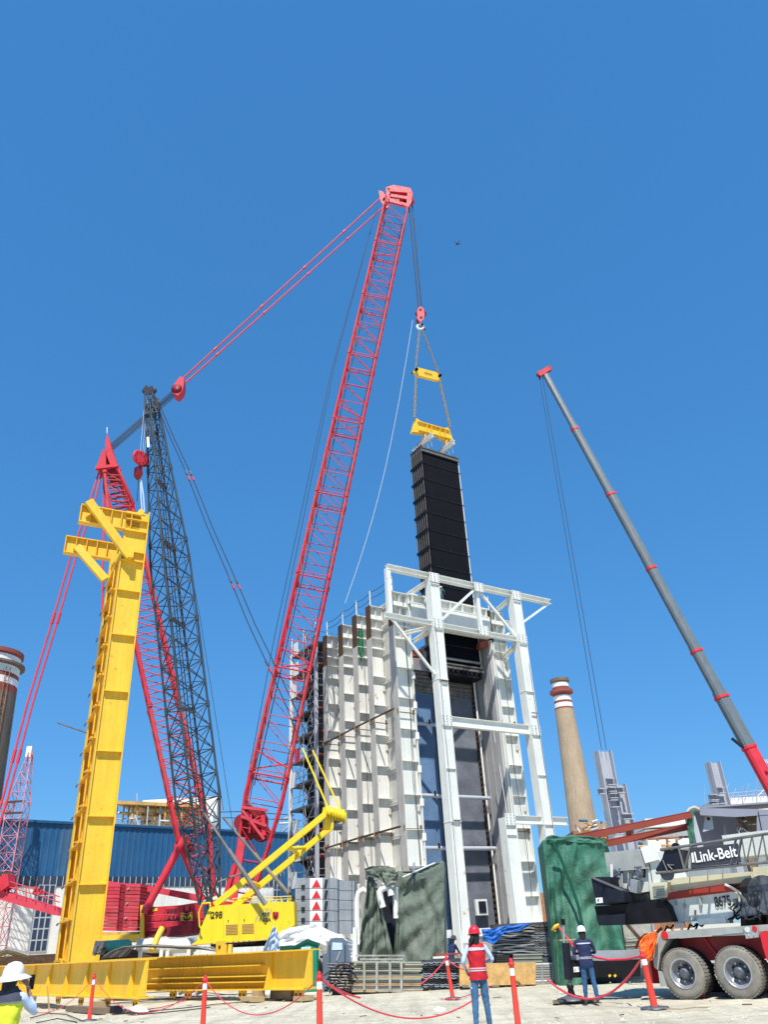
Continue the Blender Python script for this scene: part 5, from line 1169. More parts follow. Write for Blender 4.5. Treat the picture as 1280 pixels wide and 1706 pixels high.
# ================================================================== red white lattice tower at the left
def left_tower():
    b0 = at(14, 1592, 75); b0.z = 0; top = at(45, 1256, 75); base = V((top.x - .0, 75, 0))
    t = thing('lattice_tower', 'thin pale red lattice tower in front of the blue warehouse at the left', 'lattice tower', base)
    zk = at(36, 1337, 75).z; 
    lattice(t, 'tower_section', base, V((base.x, 75, zk)), V((1, 0, 0)), [(0, 1.5, 1.5), (1, 1.5, 1.5)], 2, 10, .05, .028, 'whitered', 'whitered', True)
    lattice(t, 'tower_peak', V((base.x, 75, zk)), V((base.x + .3, 75, top.z)), V((1, 0, 0)), [(0, 1.5, 1.5), (1, .3, .3)], 1, 5, .05, .028, 'whitered', 'whitered')
    lattice(t, 'side_arm', V((base.x - .7, 75, zk - .3)), V((base.x - 7, 75, zk - .2)), UP, [(0, .8, .8), (1, .8, .8)], 1, 6, .05, .03, 'whitered', 'whitered')
    for z in (zk, zk - 1.0, zk - 6): bar('ring_frame', V((base.x - .8, 74.3, z)), V((base.x + .8, 74.3, z)), .2, .15, 'rust', t)
    MB().box((base.x - .12, 74.9, top.z - .3), V((.5, 0, 0)), V((0, .4, 0)), UP * 1.0).build('peak_cap', 'signwhite', t)
left_tower()
# ================================================================== cloth
def ipoly(pts, t):
    n = len(pts) - 1; k = min(int(t * n), n - 1); f = t * n - k
    return lerp(pts[k][0], pts[k + 1][0], f), lerp(pts[k][1], pts[k + 1][1], f)
def sheet(name, m, pl, top, bot, off=0, amp=.2, nf=9, seed=0, nx=70, ny=36, thick=.03, wrap=(0, 0), parent=None, belly=0, sag=0, diag=0):
    """a hanging cloth: sighted upper and lower hem on its plane, real folds out of the plane, ends that turn back round the load"""
    vs = []; NX = nx
    for side in (0, 1):
        for j in range(ny + 1):
            b = j / ny
            for i in range(NX + 1):
                a = i / NX
                x0, y0 = ipoly(top, a); x1, y1 = ipoly(bot, a); x = lerp(x0, x1, b); y = lerp(y0, y1, b)
                wp_ = .55 * noise.noise(V((a * 2.2, b * 1.4, seed + 3))) + .18 * noise.noise(V((a * 5, b * 3.5, seed + 8))) + diag * .12 * b
                f = .55 * math.sin(6.283 * (a * nf * .55 + wp_ * 1.6)) * (.4 + .8 * abs(noise.noise(V((a * 3, b * .8, seed + 6))))) + .6 * noise.noise(V((a * nf * .6, b * 1.6, seed))) + .13 * noise.noise(V((a * nf * 3.5, b * 7 + a * 4, seed + 9))) + .06 * noise.noise(V((a * nf * 8, b * 16, seed + 19)))
                s = off - amp * f * (.35 + .65 * b) - belly * math.sin(math.pi * a) * math.sin(math.pi * min(1, b * 1.1))
                sw = noise.noise(V((a * 3, b * 7 + a * 3, seed + 2))) * amp * .5; s += sw
                wl, wr = wrap
                if wl and a < .07: s += wl * (.07 - a) / .07
                if wr and a > .93: s += wr * (a - .93) / .07
                p = pl.px(x, y, off); p = p + pl.n * (s - off + side * thick)
                vs.append(p)
    N = (NX + 1) * (ny + 1); fs = []
    for j in range(ny):
        for i in range(NX):
            a = j * (NX + 1) + i; fs.append((a, a + NX + 1, a + NX + 2, a + 1)); fs.append((N + a, N + a + 1, N + a + NX + 2, N + a + NX + 1))
    for i in range(NX): fs.append((i, i + 1, N + i + 1, N + i)); a = ny * (NX + 1) + i; fs.append((a + 1, a, N + a, N + a + 1))
    for j in range(ny): a = j * (NX + 1); fs.append((a + NX + 1, a, N + a, N + a + NX + 1)); a += NX; fs.append((a, a + NX + 1, N + a + NX + 1, N + a))
    return MB().add(vs, fs, True).build(name, m, parent, None if parent is not None else pl.px(*ipoly(bot, .5), off))
def mid_tarp():
    pl = Plane(at(670, 1600, 38), 92); t = thing('tarpaulin_shelter', 'faded olive tarpaulins draped over white bent pipes beside the casing', 'tarpaulin', V((pl.px(670, 1600).x, 38.5, 0)))
    sheet('tarp_panel', 'tarp', pl, [(659, 1462), (663, 1449), (672, 1454), (690, 1455), (705, 1454), (722, 1445), (737, 1434), (744, 1440)], [(656, 1606), (668, 1606), (682, 1606), (696, 1606), (710, 1607), (722, 1607), (735, 1606), (746, 1604)], 0, .42, 5, 1, 96, 44, wrap=(.2, 2.5), parent=t, diag=-1.6)
    sheet('tarp_panel', 'tarp', pl, [(611, 1466), (616, 1460), (621, 1462), (624, 1466), (628, 1475)], [(590, 1606), (606, 1606), (624, 1606), (642, 1606), (659, 1606)], -.25, .55, 6, 7, 70, 40, wrap=(1.8, 0), parent=t, diag=1.2)
    sheet('tarp_flap', 'tarp', pl, [(607, 1447), (620, 1443), (634, 1442), (648, 1442), (660, 1452)], [(612, 1458), (622, 1459), (634, 1466), (645, 1476), (661, 1473)], -.5, .3, 5, 4, 40, 14, parent=t)
    sheet('tarp_flap', 'tarp', pl, [(646, 1449), (665, 1452), (700, 1449), (722, 1440), (738, 1434)], [(650, 1462), (668, 1464), (702, 1466), (726, 1458), (743, 1440)], .1, .3, 5, 14, 40, 12, parent=t)
    MB().box(pl.w(pl.uz(618, 1500)[0], 1.0, 0), pl.u * 3.0, pl.n * 1.5, UP * 3.6).build('dark_interior', 'navyblack', t)  # dark block added to stand for the shade inside the tarp opening
    MB().box(pl.w(pl.uz(664, 1500)[0], .7, 0), pl.u * 1.5, pl.n * 1.5, UP * 4.0).build('covered_crate', 'timberdark', t)
    for pts, r in (([(597, 1570), (595, 1530), (595, 1500), (598, 1487), (605, 1482), (612, 1486)], .13), ([(638, 1512), (634, 1498), (633, 1486), (638, 1480), (645, 1478), (650, 1482), (652, 1492)], .15), ([(659, 1478), (659, 1500), (660, 1530)], .12)):
        MB().tube([pl.px(x, y, -.05 if r < .15 else -.3) for x, y in pts], r, 10).build('bent_pipe', 'pvc', t)
    for a, b_ in (((612, 1470), (628, 1465)), ((627, 1480), (627, 1470)), ((671, 1462), (725, 1438)), ((690, 1455), (690, 1438)), ((684, 1448), (700, 1446))): strut('support_tube', pl.px(*a, -.3), pl.px(*b_, .2), .05, 'galv', t)
mid_tarp()
def right_tarp():
    pl = Plane(at(970, 1600, 30.5), 98); t = thing('tarp_bundle', 'tall bundle wrapped in bright green tarpaulin behind the black outrigger', 'tarpaulin', V((pl.px(970, 1600).x, 31.5, 0)))
    sheet('tarp_wrap', 'tarpg', pl, [(897, 1404), (912, 1397), (928, 1400), (945, 1396), (962, 1399), (980, 1397), (1000, 1404), (1026, 1412)], [(927, 1642), (936, 1652), (946, 1640), (956, 1650), (975, 1636), (1004, 1608), (1030, 1596), (1058, 1602)], 0, .40, 7, 21, 110, 56, wrap=(2, 2), parent=t, diag=.8)
    sheet('tarp_lid', 'tarpg', pl, [(906, 1395), (920, 1391), (936, 1394), (954, 1391), (982, 1393), (1004, 1397), (1016, 1405)], [(902, 1402), (920, 1404), (940, 1401), (960, 1404), (984, 1404), (1006, 1409), (1020, 1415)], -.02, .16, 6, 33, 50, 8, wrap=(2, 2), parent=t)
    MB().box(pl.w(pl.uz(930, 1600)[0] + .2, .8, 0), pl.u * 1.9, pl.n * 1.2, UP * 4.2).build('wrapped_load', 'plankdark', t)
    MB().tube([pl.px(x, y, -.42) for x, y in ((921, 1401), (935, 1430), (951, 1470), (964, 1508), (972, 1545))], .05, 6).build('dark_strap', 'toiletgd', t)
right_tarp()
def red_beams():
    for (a, b_, h, label, ya, yb) in (((905, 1400), (1152, 1350), 12, 'upper red oxide beam resting on the green tarpaulin bundle', 31, 31), ((1000, 1401), (1150, 1370), 11, 'lower red oxide beam just beneath the longer red beam', 31.6, 31.4)):
        A = at(a[0], a[1] + h * .6, ya); Bq = at(b_[0], b_[1] + h * .6, yb); t = thing('red_beam', label, 'steel beam', A, 'red oxide beams')
        ibeam('beam', A, Bq, .16, .235, 'primer', t, UP, .025, .14)
    A = at(1043, 1372, 31.2); Bq = at(1046, 1393, 31.5)
    o = MB().box(A, V((.18, 0, 0)), V((0, .15, 0)), Bq - A).build('cross_stub', 'primer', None, Bq); tag(o, 'short red oxide stub joining the two red beams', 'steel beam')
red_beams()
def purple_girder():
    pl = Plane(at(1200, 1400, 31.5), 98); t = thing('box_girder', 'violet grey steel box girder above the truck with a rusty mesh corner', 'steel girder', V((pl.px(1210, 1400).x, 32, 0)))
    prism_px(pl, [(1164, 1346), (1262, 1348), (1330, 1350), (1330, 1354), (1226, 1361), (1168, 1358)], -.5, .08).build('top_flange_edge', 'purplegray', t)
    prism_px(pl, [(1152, 1354), (1330, 1352), (1330, 1410), (1162, 1412)], .9, .1).build('back_web', 'purplegray', t)
    MB().box(pl.px(1166, 1347, -.5), pl.u * 6, pl.n * 1.5, UP * .06).build('top_flange', 'purplegray', t)
    prism_px(pl, [(1152, 1358), (1158, 1356), (1173, 1410), (1163, 1412)], -.45, 1.3).build('end_plate', 'steelgray', t)
    prism_px(pl, [(1176, 1358), (1187, 1358), (1190, 1381), (1172, 1386)], -.2, .08).build('lug_plate', 'steelgray', t)
    MB().lathe(pl.px(1181.5, 1364, -.22), pl.n, [(0, 0), (0, .06), (.02, .06)], 12, False).build('lug_hole', 'ink', t)
    prism_px(pl, [(1262, 1349), (1330, 1351), (1330, 1395), (1262, 1391)], -.48, .08).build('side_web', 'purplegray', t)
    bar('gap_line', pl.px(1264, 1352, -.5), pl.px(1271, 1389, -.5), .03, .02, 'ink', t)
    prism_px(pl, [(1224, 1359), (1262, 1351), (1262, 1391), (1245, 1391)], -.1, .06).build('mesh_backing', 'timberdark', t)
    random.seed(8)
    for i in range(46):
        x = random.uniform(1228, 1260); y = random.uniform(1358, 1390); strut('rusty_bar', pl.px(x, y, -.16), pl.px(x + random.uniform(-14, 6), y + random.uniform(-10, 8), -.16), .016, random.choice(['rust', 'cream', 'primer', 'tubegray']), t, 'rod')
    for x, y in ((1214, 1392), (1208, 1375)): bar('inner_stub', pl.px(x, 1408, .4), pl.px(x, y, .4), .14, .1, 'purplegray', t)
    sheet('hanging_tarp', 'tarpg', pl, [(1144, 1354), (1148, 1348), (1156, 1346)], [(1150, 1412), (1153, 1412), (1158, 1410)], -.6, .15, 3, 41, 16, 26, parent=t)
    MB().tube([pl.px(x, y, -.55) for x, y in ((1144, 1356), (1150, 1348), (1158, 1345), (1166, 1349))], .07, 6).build('tarp_roll', 'plank', t)
    for u in (1, 4): bar('trestle_leg', pl.w(u, .3, 0), pl.w(u, .3, pl.uz(1200, 1410)[1] + .3), .3, .3, 'timberdark', t)
purple_girder()

# ================================================================== truck crane
def wheel_mesh(c, ax, R, w, m1, T, outer=True):
    c = V(c); ax = V(ax)
    t = MB()
    prof = [(w, R * .60), (w * .98, R * .64), (w, R * .80), (w * .96, R * .92), (w * .86, R * .985), (w * .5, R), (w * .14, R * .985), (w * .04, R * .92), (0, R * .80), (w * .02, R * .64), (0, R * .58)]
    t.lathe(c, ax, prof, 40)
    x = ax.orthogonal().normalized(); y = ax.cross(x)
    o = t.build('tyre', m1, T)
    a = x; 
    tr = MB(); n = 44
    for k in range(n):
        g = 2 * math.pi * k / n; rd = x * math.cos(g) + y * math.sin(g); tg = ax.cross(rd)
        for (h0, h1, sft) in ((.05, .36, 0), (.40, .60, .5), (.64, .95, 0)):
            cc = c + ax * (w * h0) + rd * (R * .975) - tg * (R * .045) + tg * (R * .07 * sft)
            tr.box(cc, tg * (R * .09), ax * (w * (h1 - h0)), rd * (R * .035))
    tr.build('tread_blocks', m1, o)['kind'] = 'stuff'
    if outer:
        r = MB().lathe(c, ax, [(-.005, R * .60), (-.012, R * .56), (.02, R * .53), (w * .62, R * .46), (w * .66, R * .1)], 32).build('rim', 'rim', o)
        MB().lathe(c, ax, [(w * .1, 0), (w * .1, R * .12), (w * .16, R * .20), (w * .6, R * .24), (w * .64, R * .40)], 24).build('hub', 'hub', o)
        for k in range(10):
            g = 2 * math.pi * k / 10; p = c + (x * math.cos(g) + y * math.sin(g)) * R * .33 + ax * (w * .5)
            MB().lathe(p, ax, [(0, 0), (0, .022), (.07, .022)], 6, False).build('wheel_nut', 'ink' if k % 2 else 'rim', o)
    return o
def truck():
    P0 = gr(1145, 1665); tp = Plane(P0, 130); s = lambda x, y, o=0: tp.px(x, y, o)
    T = thing('truck_crane', 'dusty white and red truck crane with a stowed lattice jib on its side', 'truck crane', tp.w(2, 1.3, 0))
    R = .55
    u1 = tp.uz(1138.6, 1622.6)[0]; u2 = tp.uz(1229, 1617)[0]
    for u in (u1, u2, u2 + 2 * (u2 - u1)):
        w = thing('x', None, None, (0, 0, 0)); bpy.data.objects.remove(w)
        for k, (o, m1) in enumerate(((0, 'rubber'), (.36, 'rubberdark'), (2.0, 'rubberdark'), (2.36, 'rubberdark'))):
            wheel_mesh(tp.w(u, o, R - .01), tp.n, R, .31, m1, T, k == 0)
        MB().tube([tp.w(u, .6, R), tp.w(u, 2.1, R)], .12, 8).build('axle', 'chassisred', T)
    # chassis and deck
    MB().box(tp.w(-.35, .55, .78), tp.u * 7, tp.n * 1.6, UP * .5).build('chassis', 'chassisred', T)
    prism_px(tp, [(1103, 1552), (1280, 1540), (1330, 1536), (1330, 1546), (1280, 1550.5), (1107, 1565)], -.02, .1).build('deck_edge', 'truckgray', T)
    MB().box(tp.w(-.22, .06, 1.38), tp.u * 7, tp.n * 2.5, UP * .05).build('deck', 'truckgray', T)
    prism_px(tp, [(1103, 1552), (1107, 1565), (1112, 1566), (1101, 1588), (1097, 1616), (1091, 1612), (1089, 1600), (1094, 1575)], -.02, .55).build('rear_fender', 'truckgray', T)
    prism_px(tp, [(1097, 1617), (1104, 1620), (1112, 1643), (1101, 1644)], .0, .04).build('mud_flap', 'truckgray', T)
    prism_px(tp, [(1113, 1563), (1131, 1562), (1131, 1592), (1109, 1618), (1099, 1618), (1103, 1586)], .35, .05).build('fender_lining', 'rubberdark', T)
    prism_px(tp, [(1239, 1544.5), (1264, 1542.5), (1265, 1561.5), (1244, 1564)], -.06, .06).build('light_panel', 'truckgray', T)
    for x, y in ((1246, 1549), (1258, 1547)): MB().lathe(s(x, y, -.075), tp.n, [(0, 0), (0, .06), (.02, .06)], 12, False).build('lamp', 'truckwhite' if x < 1250 else 'signred', T)
    for x, y in ((1249, 1557), (1257, 1556)): bar('sticker', s(x, y + 2, -.07), s(x, y - 2, -.07), .09, .01, 'sticker', T)
    MB().lathe(s(1108, 1558, -.04), tp.n, [(0, 0), (0, .09), (.03, .09)], 12, False).build('red_reflector', 'signred', T)
    prism_px(tp, [(1266, 1553), (1290, 1550), (1290, 1606), (1279, 1600), (1272, 1578)], -.12, .3).build('outrigger_housing', 'postred', T).data.materials[0] = M['signred']
    bar('brace_rod', s(1173, 1561, .5), s(1196, 1592, .5), .03, .03, 'signred', T)
    # turntable, hoses and toothed ring
    prism_px(tp, [(1235, 1527), (1300, 1523), (1300, 1539), (1235, 1543)], .55, 1.4).build('slew_ring', 'black', T)
    for i in range(34): bar('ring_tooth', s(1240 + i * 1.6, 1540 - i * .1, .5), s(1240 + i * 1.6, 1529 - i * .1, .5), .02, .06, 'rust', T)
    for i in (0, 3, 4):
        x = 1108 + i * 13; MB().tube([s(x, 1552 - i * .9, .5), s(x + 4, 1543 - i * .9, .35), s(x + 10, 1547 - i * .9, .3), s(x + 15, 1541 - i * .8, .5)], .025, 5).build('hydraulic_hose', 'black', T)
    MB().box(s(1165, 1541, .3), tp.u * .7, tp.n * .5, UP * .14).build('deck_box', 'truckwhite', T)
    # superstructure
    prism_px(tp, [(1103, 1501), (1216, 1485), (1226, 1486), (1247, 1494), (1256, 1512), (1267, 1523), (1221, 1530), (1119, 1537)], .45, 1.6).build('side_body', 'truckwhite', T)
    prism_px(tp, [(1112, 1488), (1210, 1474), (1224, 1485), (1108, 1500)], .40, 1.7).build('red_stripe', 'stripe', T)
    prism_px(tp, [(1088, 1466), (1250, 1452), (1254, 1468), (1212, 1473), (1104, 1488), (1086, 1490)], .55, 1.4).build('upper_body', 'truckcream', T)
    bar('edge_trim', s(1209, 1473, .38), s(1247, 1494, .38), .05, .05, 'truckwhite', T)
    bar('hatch', s(1160, 1524, .43), s(1160, 1516, .43), .13, .02, 'glass', T)
    bar('lower_plate', s(1158, 1533, .43), s(1159, 1526, .43), .4, .02, 'truckwhite', T)
    plate_text(tp, T, .42, 1193.5, 1512, '8675', 17.5, 'ink', .66, .02, 0, .12)
    prism_px(tp, [(1014, 1436), (1060, 1431), (1082, 1430), (1083, 1485), (1041, 1491), (1022, 1474)], .55, 1.5).build('engine_housing', 'truckwhite', T)
    for (xa, ya, xb, yb) in ((1016, 1441, 1038, 1492), (1055, 1442, 1076, 1462)):
        prism_px(tp, [(xa, ya), (xb, ya - 3), (xb, min(yb, 1480)), (xa + 4, min(yb, 1478))], .53, .03).build('dark_opening', 'ink', T)
    bar('housing_lid', s(1013, 1437, .5), s(1082, 1430, .5), .2, .5, 'truckgray', T)
    prism_px(tp, [(1073, 1423), (1094, 1418), (1100, 1438), (1112, 1468), (1112, 1472), (1083, 1485), (1080, 1440)], .45, 1.5).build('counterweight_tower', 'truckwhite', T)
    bar('tower_edge', s(1073, 1425, .4), s(1095, 1419, .4), .1, .4, 'signwhite', T)
    prism_px(tp, [(1082, 1471), (1114, 1469), (1112, 1495), (1085, 1499)], .35, .3).build('cream_box', 'truckcream', T)
    bar('panel_seam', s(1083, 1440, .44), s(1088, 1472, .44), .015, .01, 'ink', T)
    random.seed(3)
    for (cx, cy) in ((1026, 1450), (1064, 1450)):
        MB().lathe(s(cx, cy + 4, .38), tp.n, [(0, 0), (0, .08), (.04, .12), (.2, .12)], 14, False).build('pump_drum', 'hub', T)
        for k in range(14): bar('valve', s(cx + random.uniform(-9, 9), cy + random.uniform(-6, 12), .42), s(cx + random.uniform(-9, 9), cy + random.uniform(-6, 12), .42), .045, .045, random.choice(['hub', 'tubegray', 'rim']), T)
    for k in range(12):
        x0 = random.uniform(1018, 1070); pts = [(x0, 1455 + random.uniform(-4, 8)), (x0 + random.uniform(-3, 5), 1470), (x0 + random.uniform(0, 8), 1482), (x0 + random.uniform(6, 14), 1488)]
        MB().tube([s(x, y, .45) for x, y in pts], .03, 6).build('engine_hose', random.choice(['tubegray', 'rim', 'hub', 'truckgray']), T)
    bar('cylinder_cap', s(1060, 1487, .4), s(1061, 1466, .4), .3, .2, 'cwgray', T); bar('bent_handle', s(1020, 1475, .35), s(1019, 1440, .35), .07, .07, 'truckwhite', T)
    # black counterweight
    prism_px(tp, [(985, 1461), (1017, 1461), (1017, 1476), (1040, 1485), (1042, 1504), (994, 1508)], -.1, 2.6).build('counterweight_block', 'navyblack', T)
    prism_px(tp, [(991, 1510), (1042, 1506), (1100, 1499), (1110, 1510), (1119, 1536), (1060, 1539), (1043, 1541), (998, 1541)], .0, 2.4).build('counterweight_block', 'black', T)
    prism_px(tp, [(997, 1526), (1042, 1522), (1042, 1541), (999, 1542)], -.12, 2.4).build('counterweight_step', 'navyblack', T)
    prism_px(tp, [(1012, 1479), (1040, 1485), (1041, 1502), (1013, 1503)], -.2, .3).build('counterweight_cheek', 'navyblack', T)
    bar('top_rail', s(986, 1461, -.12), s(1040, 1484, -.12), .05, .05, 'tubegray', T)
    prism_px(tp, [(993, 1496), (1004, 1495), (1005, 1504), (994, 1505)], -.13, .02).build('warning_label', 'signwhite', T); bar('label_mark', s(997, 1502, -.15), s(998, 1498, -.15), .06, .01, 'ink', T)
    bar('lifting_slot', s(1004, 1486, -.12), s(1004, 1478, -.12), .08, .03, 'ink', T)
    bar('grey_cabinet', s(1112, 1536, .4), s(1110, 1527, .4), .3, .3, 'hub', T)
    # rails, steps, hoses, grilles
    for x in (1092, 1100, 1150, 1180, 1205): strut('roof_rail', s(x, 1468 - (x - 1092) * .1, .5), s(x, 1455 - (x - 1092) * .1, .5), .014, 'galv', T)
    strut('roof_rail', s(1092, 1455, .5), s(1206, 1443, .5), .014, 'galv', T)
    for k in range(6): bar('grille_slat', s(1088 + k * .3, 1477 + k * 3, .33), s(1108 + k * .2, 1475.5 + k * 3, .33), .02, .02, 'truckgray', T)
    for k in (1, 3): bar('panel_joint', s(1126 + k * 15, 1531 - k * 1.4, .445), s(1128 + k * 14, 1500 - k * 1.6, .445), .008, .008, 'truckgray', T)
    for k in range(0): MB().lathe(s(1124 + k * 12, 1527 - k * 1.2, .44), tp.n, [(-.02, 0), (-.02, .022), (0, .022)], 8, False).build('bolt', 'hub', T)
    for k in range(3): bar('step', s(1126, 1541 + k * 0, .2), s(1142, 1539.5, .2), .04, .12, 'galv', T)
    for k in range(10):
        x0 = random.uniform(1224, 1270); pts = [(x0, 1505 + random.uniform(-6, 6)), (x0 + random.uniform(-8, 8), 1514), (x0 + random.uniform(-10, 10), 1524), (x0 + random.uniform(-14, 8), 1532)]
        MB().tube([s(x, y, .35) for x, y in pts], .022, 5).build('hydraulic_hose', random.choice(['black', 'hub', 'tubegray']), T)
    for (x, y, w_, h_) in ((1170, 1508, .12, .16), (1143, 1513, .2, .1), (1235, 1503, .14, .2), (1128, 1508, .1, .1)): bar('small_cover', s(x, y, .42), s(x, y, .42) + UP * h_, w_, .04, random.choice(['truckgray', 'hub', 'truckcream']), T, tp.u)
    prism_px(tp, [(1222, 1498), (1236, 1496), (1240, 1508), (1224, 1510)], .43, .03).build('oily_recess', 'hub', T)
    # winches on the right
    for (x, y, r) in ((1252, 1482, .26), (1276, 1490, .42), (1256, 1500, .16)):
        MB().lathe(s(x, y, .2), tp.n, [(0, 0), (0, r), (.08, r), (.1, r * .7), (.6, r * .7), (.62, r), (.7, r)], 24, False).build('winch_drum', 'rubberdark' if r < .4 else 'hub', T)
    prism_px(tp, [(1236, 1513), (1250, 1509), (1262, 1514), (1262, 1524), (1238, 1527)], .2, .4).build('motor_block', 'hub', T)
    prism_px(tp, [(1255, 1445), (1330, 1438), (1330, 1476), (1262, 1482)], .9, .5).build('boom_pivot_plate', 'truckcream', T)
    prism_px(tp, [(1268, 1510), (1330, 1500), (1330, 1530), (1272, 1524)], .6, .5).build('cab_base', 'truckwhite', T)
    # stowed boom behind the jib
    MB().box(tp.w(tp.uz(1215, 1440, 1)[0], 1.0, 3.05), tp.u * 7, tp.n * .8, UP * .55).build('stowed_boom', 'truckwhite', T)
    # lattice jib
    jo = -.35; cA = lambda k, o: s(*[lerp(a, b_, k) for a, b_ in zip((1096, 1416.5), (1330, 1381.5))], o); cB = lambda k, o: s(*[lerp(a, b_, k) for a, b_ in zip((1094, 1454.5), (1330, 1431.5))], o)
    off2 = .45
    jib = MB()
    for o in (jo, jo + off2):
        jib.tube([cA(.02, o), cA(1, o)], .035, 8); jib.tube([cB(0, o), cB(1, o)], .035, 8)
    J = jib.build('jib', 'tubegray', T)
    for o in (jo, jo + off2):
        n = 6
        for i in range(n):
            k0 = .60 + i * .075; strut('jib_lacing', cA(k0, o), cB(k0 + .037, o), .018, 'tubegray', J); strut('jib_lacing', cB(k0 + .037, o), cA(k0 + .075, o), .018, 'tubegray', J)
        strut('jib_lacing', cA(.15, o), cB(.2, o), .03, 'tubegray', J); strut('jib_lacing', cA(.24, o), cB(.2, o), .03, 'tubegray', J); strut('jib_lacing', cA(.25, o), cB(.25, o), .02, 'tubegray', J)
    for k in (.05, .2, .35, .55, .7, .85): strut('jib_lacing', cA(k, jo), cA(k + .03, jo + off2), .018, 'tubegray', J); strut('jib_lacing', cB(k, jo), cB(k + .03, jo + off2), .018, 'tubegray', J)
    for k in (.56, .6): bar('jib_plate', cA(k, jo - .01), cB(k - .03, jo - .01), .1, .03, 'hub', J)
    prism_px(tp, [(1108, 1416), (1137, 1416), (1137, 1452), (1100, 1457), (1093, 1449), (1104, 1430)], jo + .02, .4).build('jib_nose', 'navyblack', T)
    MB().lathe(s(1111, 1455, jo + .1), tp.n, [(0, 0), (0, .17), (.1, .17), (.1, 0)], 20, False).build('nose_sheave', 'hub', T)
    MB().lathe(s(1126, 1411, jo + .1), tp.n, [(0, 0), (0, .1), (.1, .1), (.1, 0)], 14, False).build('top_sheave', 'black', T)
    for a, b_ in (((1105, 1433), (1113, 1452)), ((1113, 1440), (1121, 1449))): strut('nose_strut', s(*a, jo - .03), s(*b_, jo - .03), .02, 'tubegray', T)
    bar('nose_label', s(1117, 1441, jo), s(1124, 1441, jo), .1, .01, 'truckgray', T)
    prism_px(tp, [(1150, 1413), (1230, 1405), (1236, 1437), (1153, 1446)], jo - .05, .03).build('sign_board', 'hub', T).data.materials[0] = M['charboard']
    p = s(1161, 1437.5, jo - .07); X = (s(1228, 1427.5, jo - .07) - p)
    text('lettering', 'Link-Belt', p, X, UP, .25, 'signwhite', T, .006, .86, 0, .018)
    prism_px(tp, [(1152.5, 1421), (1155.5, 1420.5), (1158, 1436.5), (1154, 1437)], jo - .07, .02).build('sign_bar', 'signwhite', T)
    return tp
M['charboard'] = mat('charcoal_sign_board', (.045, .047, .055), .5)
tp_ = truck()

def outrigger():
    G = gr(955, 1670); pl = Plane(G, 100); s = lambda x, y, o=0: pl.px(x, y, o)
    t = thing('outrigger_jack', 'black outrigger beam and jack standing on a wooden board beside the navy worker', 'outrigger', G)
    MB().tube([s(938, 1531), s(939.5, 1541)], .055, 8).build('jack_top', 'black', t)
    MB().tube([s(939.5, 1541), s(940.5, 1571)], .03, 8).build('jack_rod', 'galv', t)
    MB().tube([s(943, 1571), s(948, 1632)], .11, 10).build('jack_cylinder', 'navyblack', t)
    MB().tube([s(949, 1632), s(953, 1657)], .055, 10).build('jack_ram', 'tubegray', t)
    MB().lathe(s(953.5, 1663), UP, [(-.05, .16), (.02, .14), (.08, .1), (.2, .07), (.26, .1), (.3, .05)], 16).build('jack_foot', 'black', t)
    MB().lathe(V((s(953.5, 1663).x, s(953.5, 1663).y, .05)), UP, [(0, .4), (.04, .38), (.1, .14)], 24).build('float_pad', 'hub', t)
    prism_px(pl, [(945, 1599), (1004, 1601), (1068, 1598), (1068, 1627), (945, 1629)], .15, .35).build('outrigger_beam', 'black', t)
    bar('beam_top', s(945, 1599, .3), s(1068, 1597, .3), .06, .4, 'galv', t)
    prism_px(pl, [(940, 1606), (966, 1605), (970, 1628), (942, 1630)], -.05, .5).build('jack_housing', 'black', t)
    prism_px(pl, [(956, 1611), (966, 1610.5), (966, 1619), (957, 1620)], -.07, .02).build('white_label', 'signwhite', t); bar('label_mark', s(958.5, 1617, -.09), s(959.5, 1613, -.09), .04, .01, 'ink', t)
    bar('cross_handle', s(923, 1567), s(960, 1565), .045, .03, 'wood', t)
    for x in (1015, 1024): bar('yellow_hook', s(x, 1627, .1), s(x + 3, 1624, .1), .05, .05, 'yellow', t)
    b = MB().box(V((s(920, 1673).x, s(920, 1673).y - .2, 0)), pl.u * 1.15, pl.n * .5, UP * .05).build('wooden_board', 'timberdark', None, G); tag(b, 'flat wooden board under the black outrigger foot', 'board')
    d = MB().tube([at(932, 1540, 23.2), at(926, 1544, 23.2), at(921, 1549, 23.3), at(927, 1551, 23.2)], [.03, .055, .05, .02], 7).build('yellow_rag', 'yellow', None, at(926, 1546, 23.2)); tag(d, 'yellow rag knotted on the ropes by the green tarpaulin', 'rag')
outrigger()
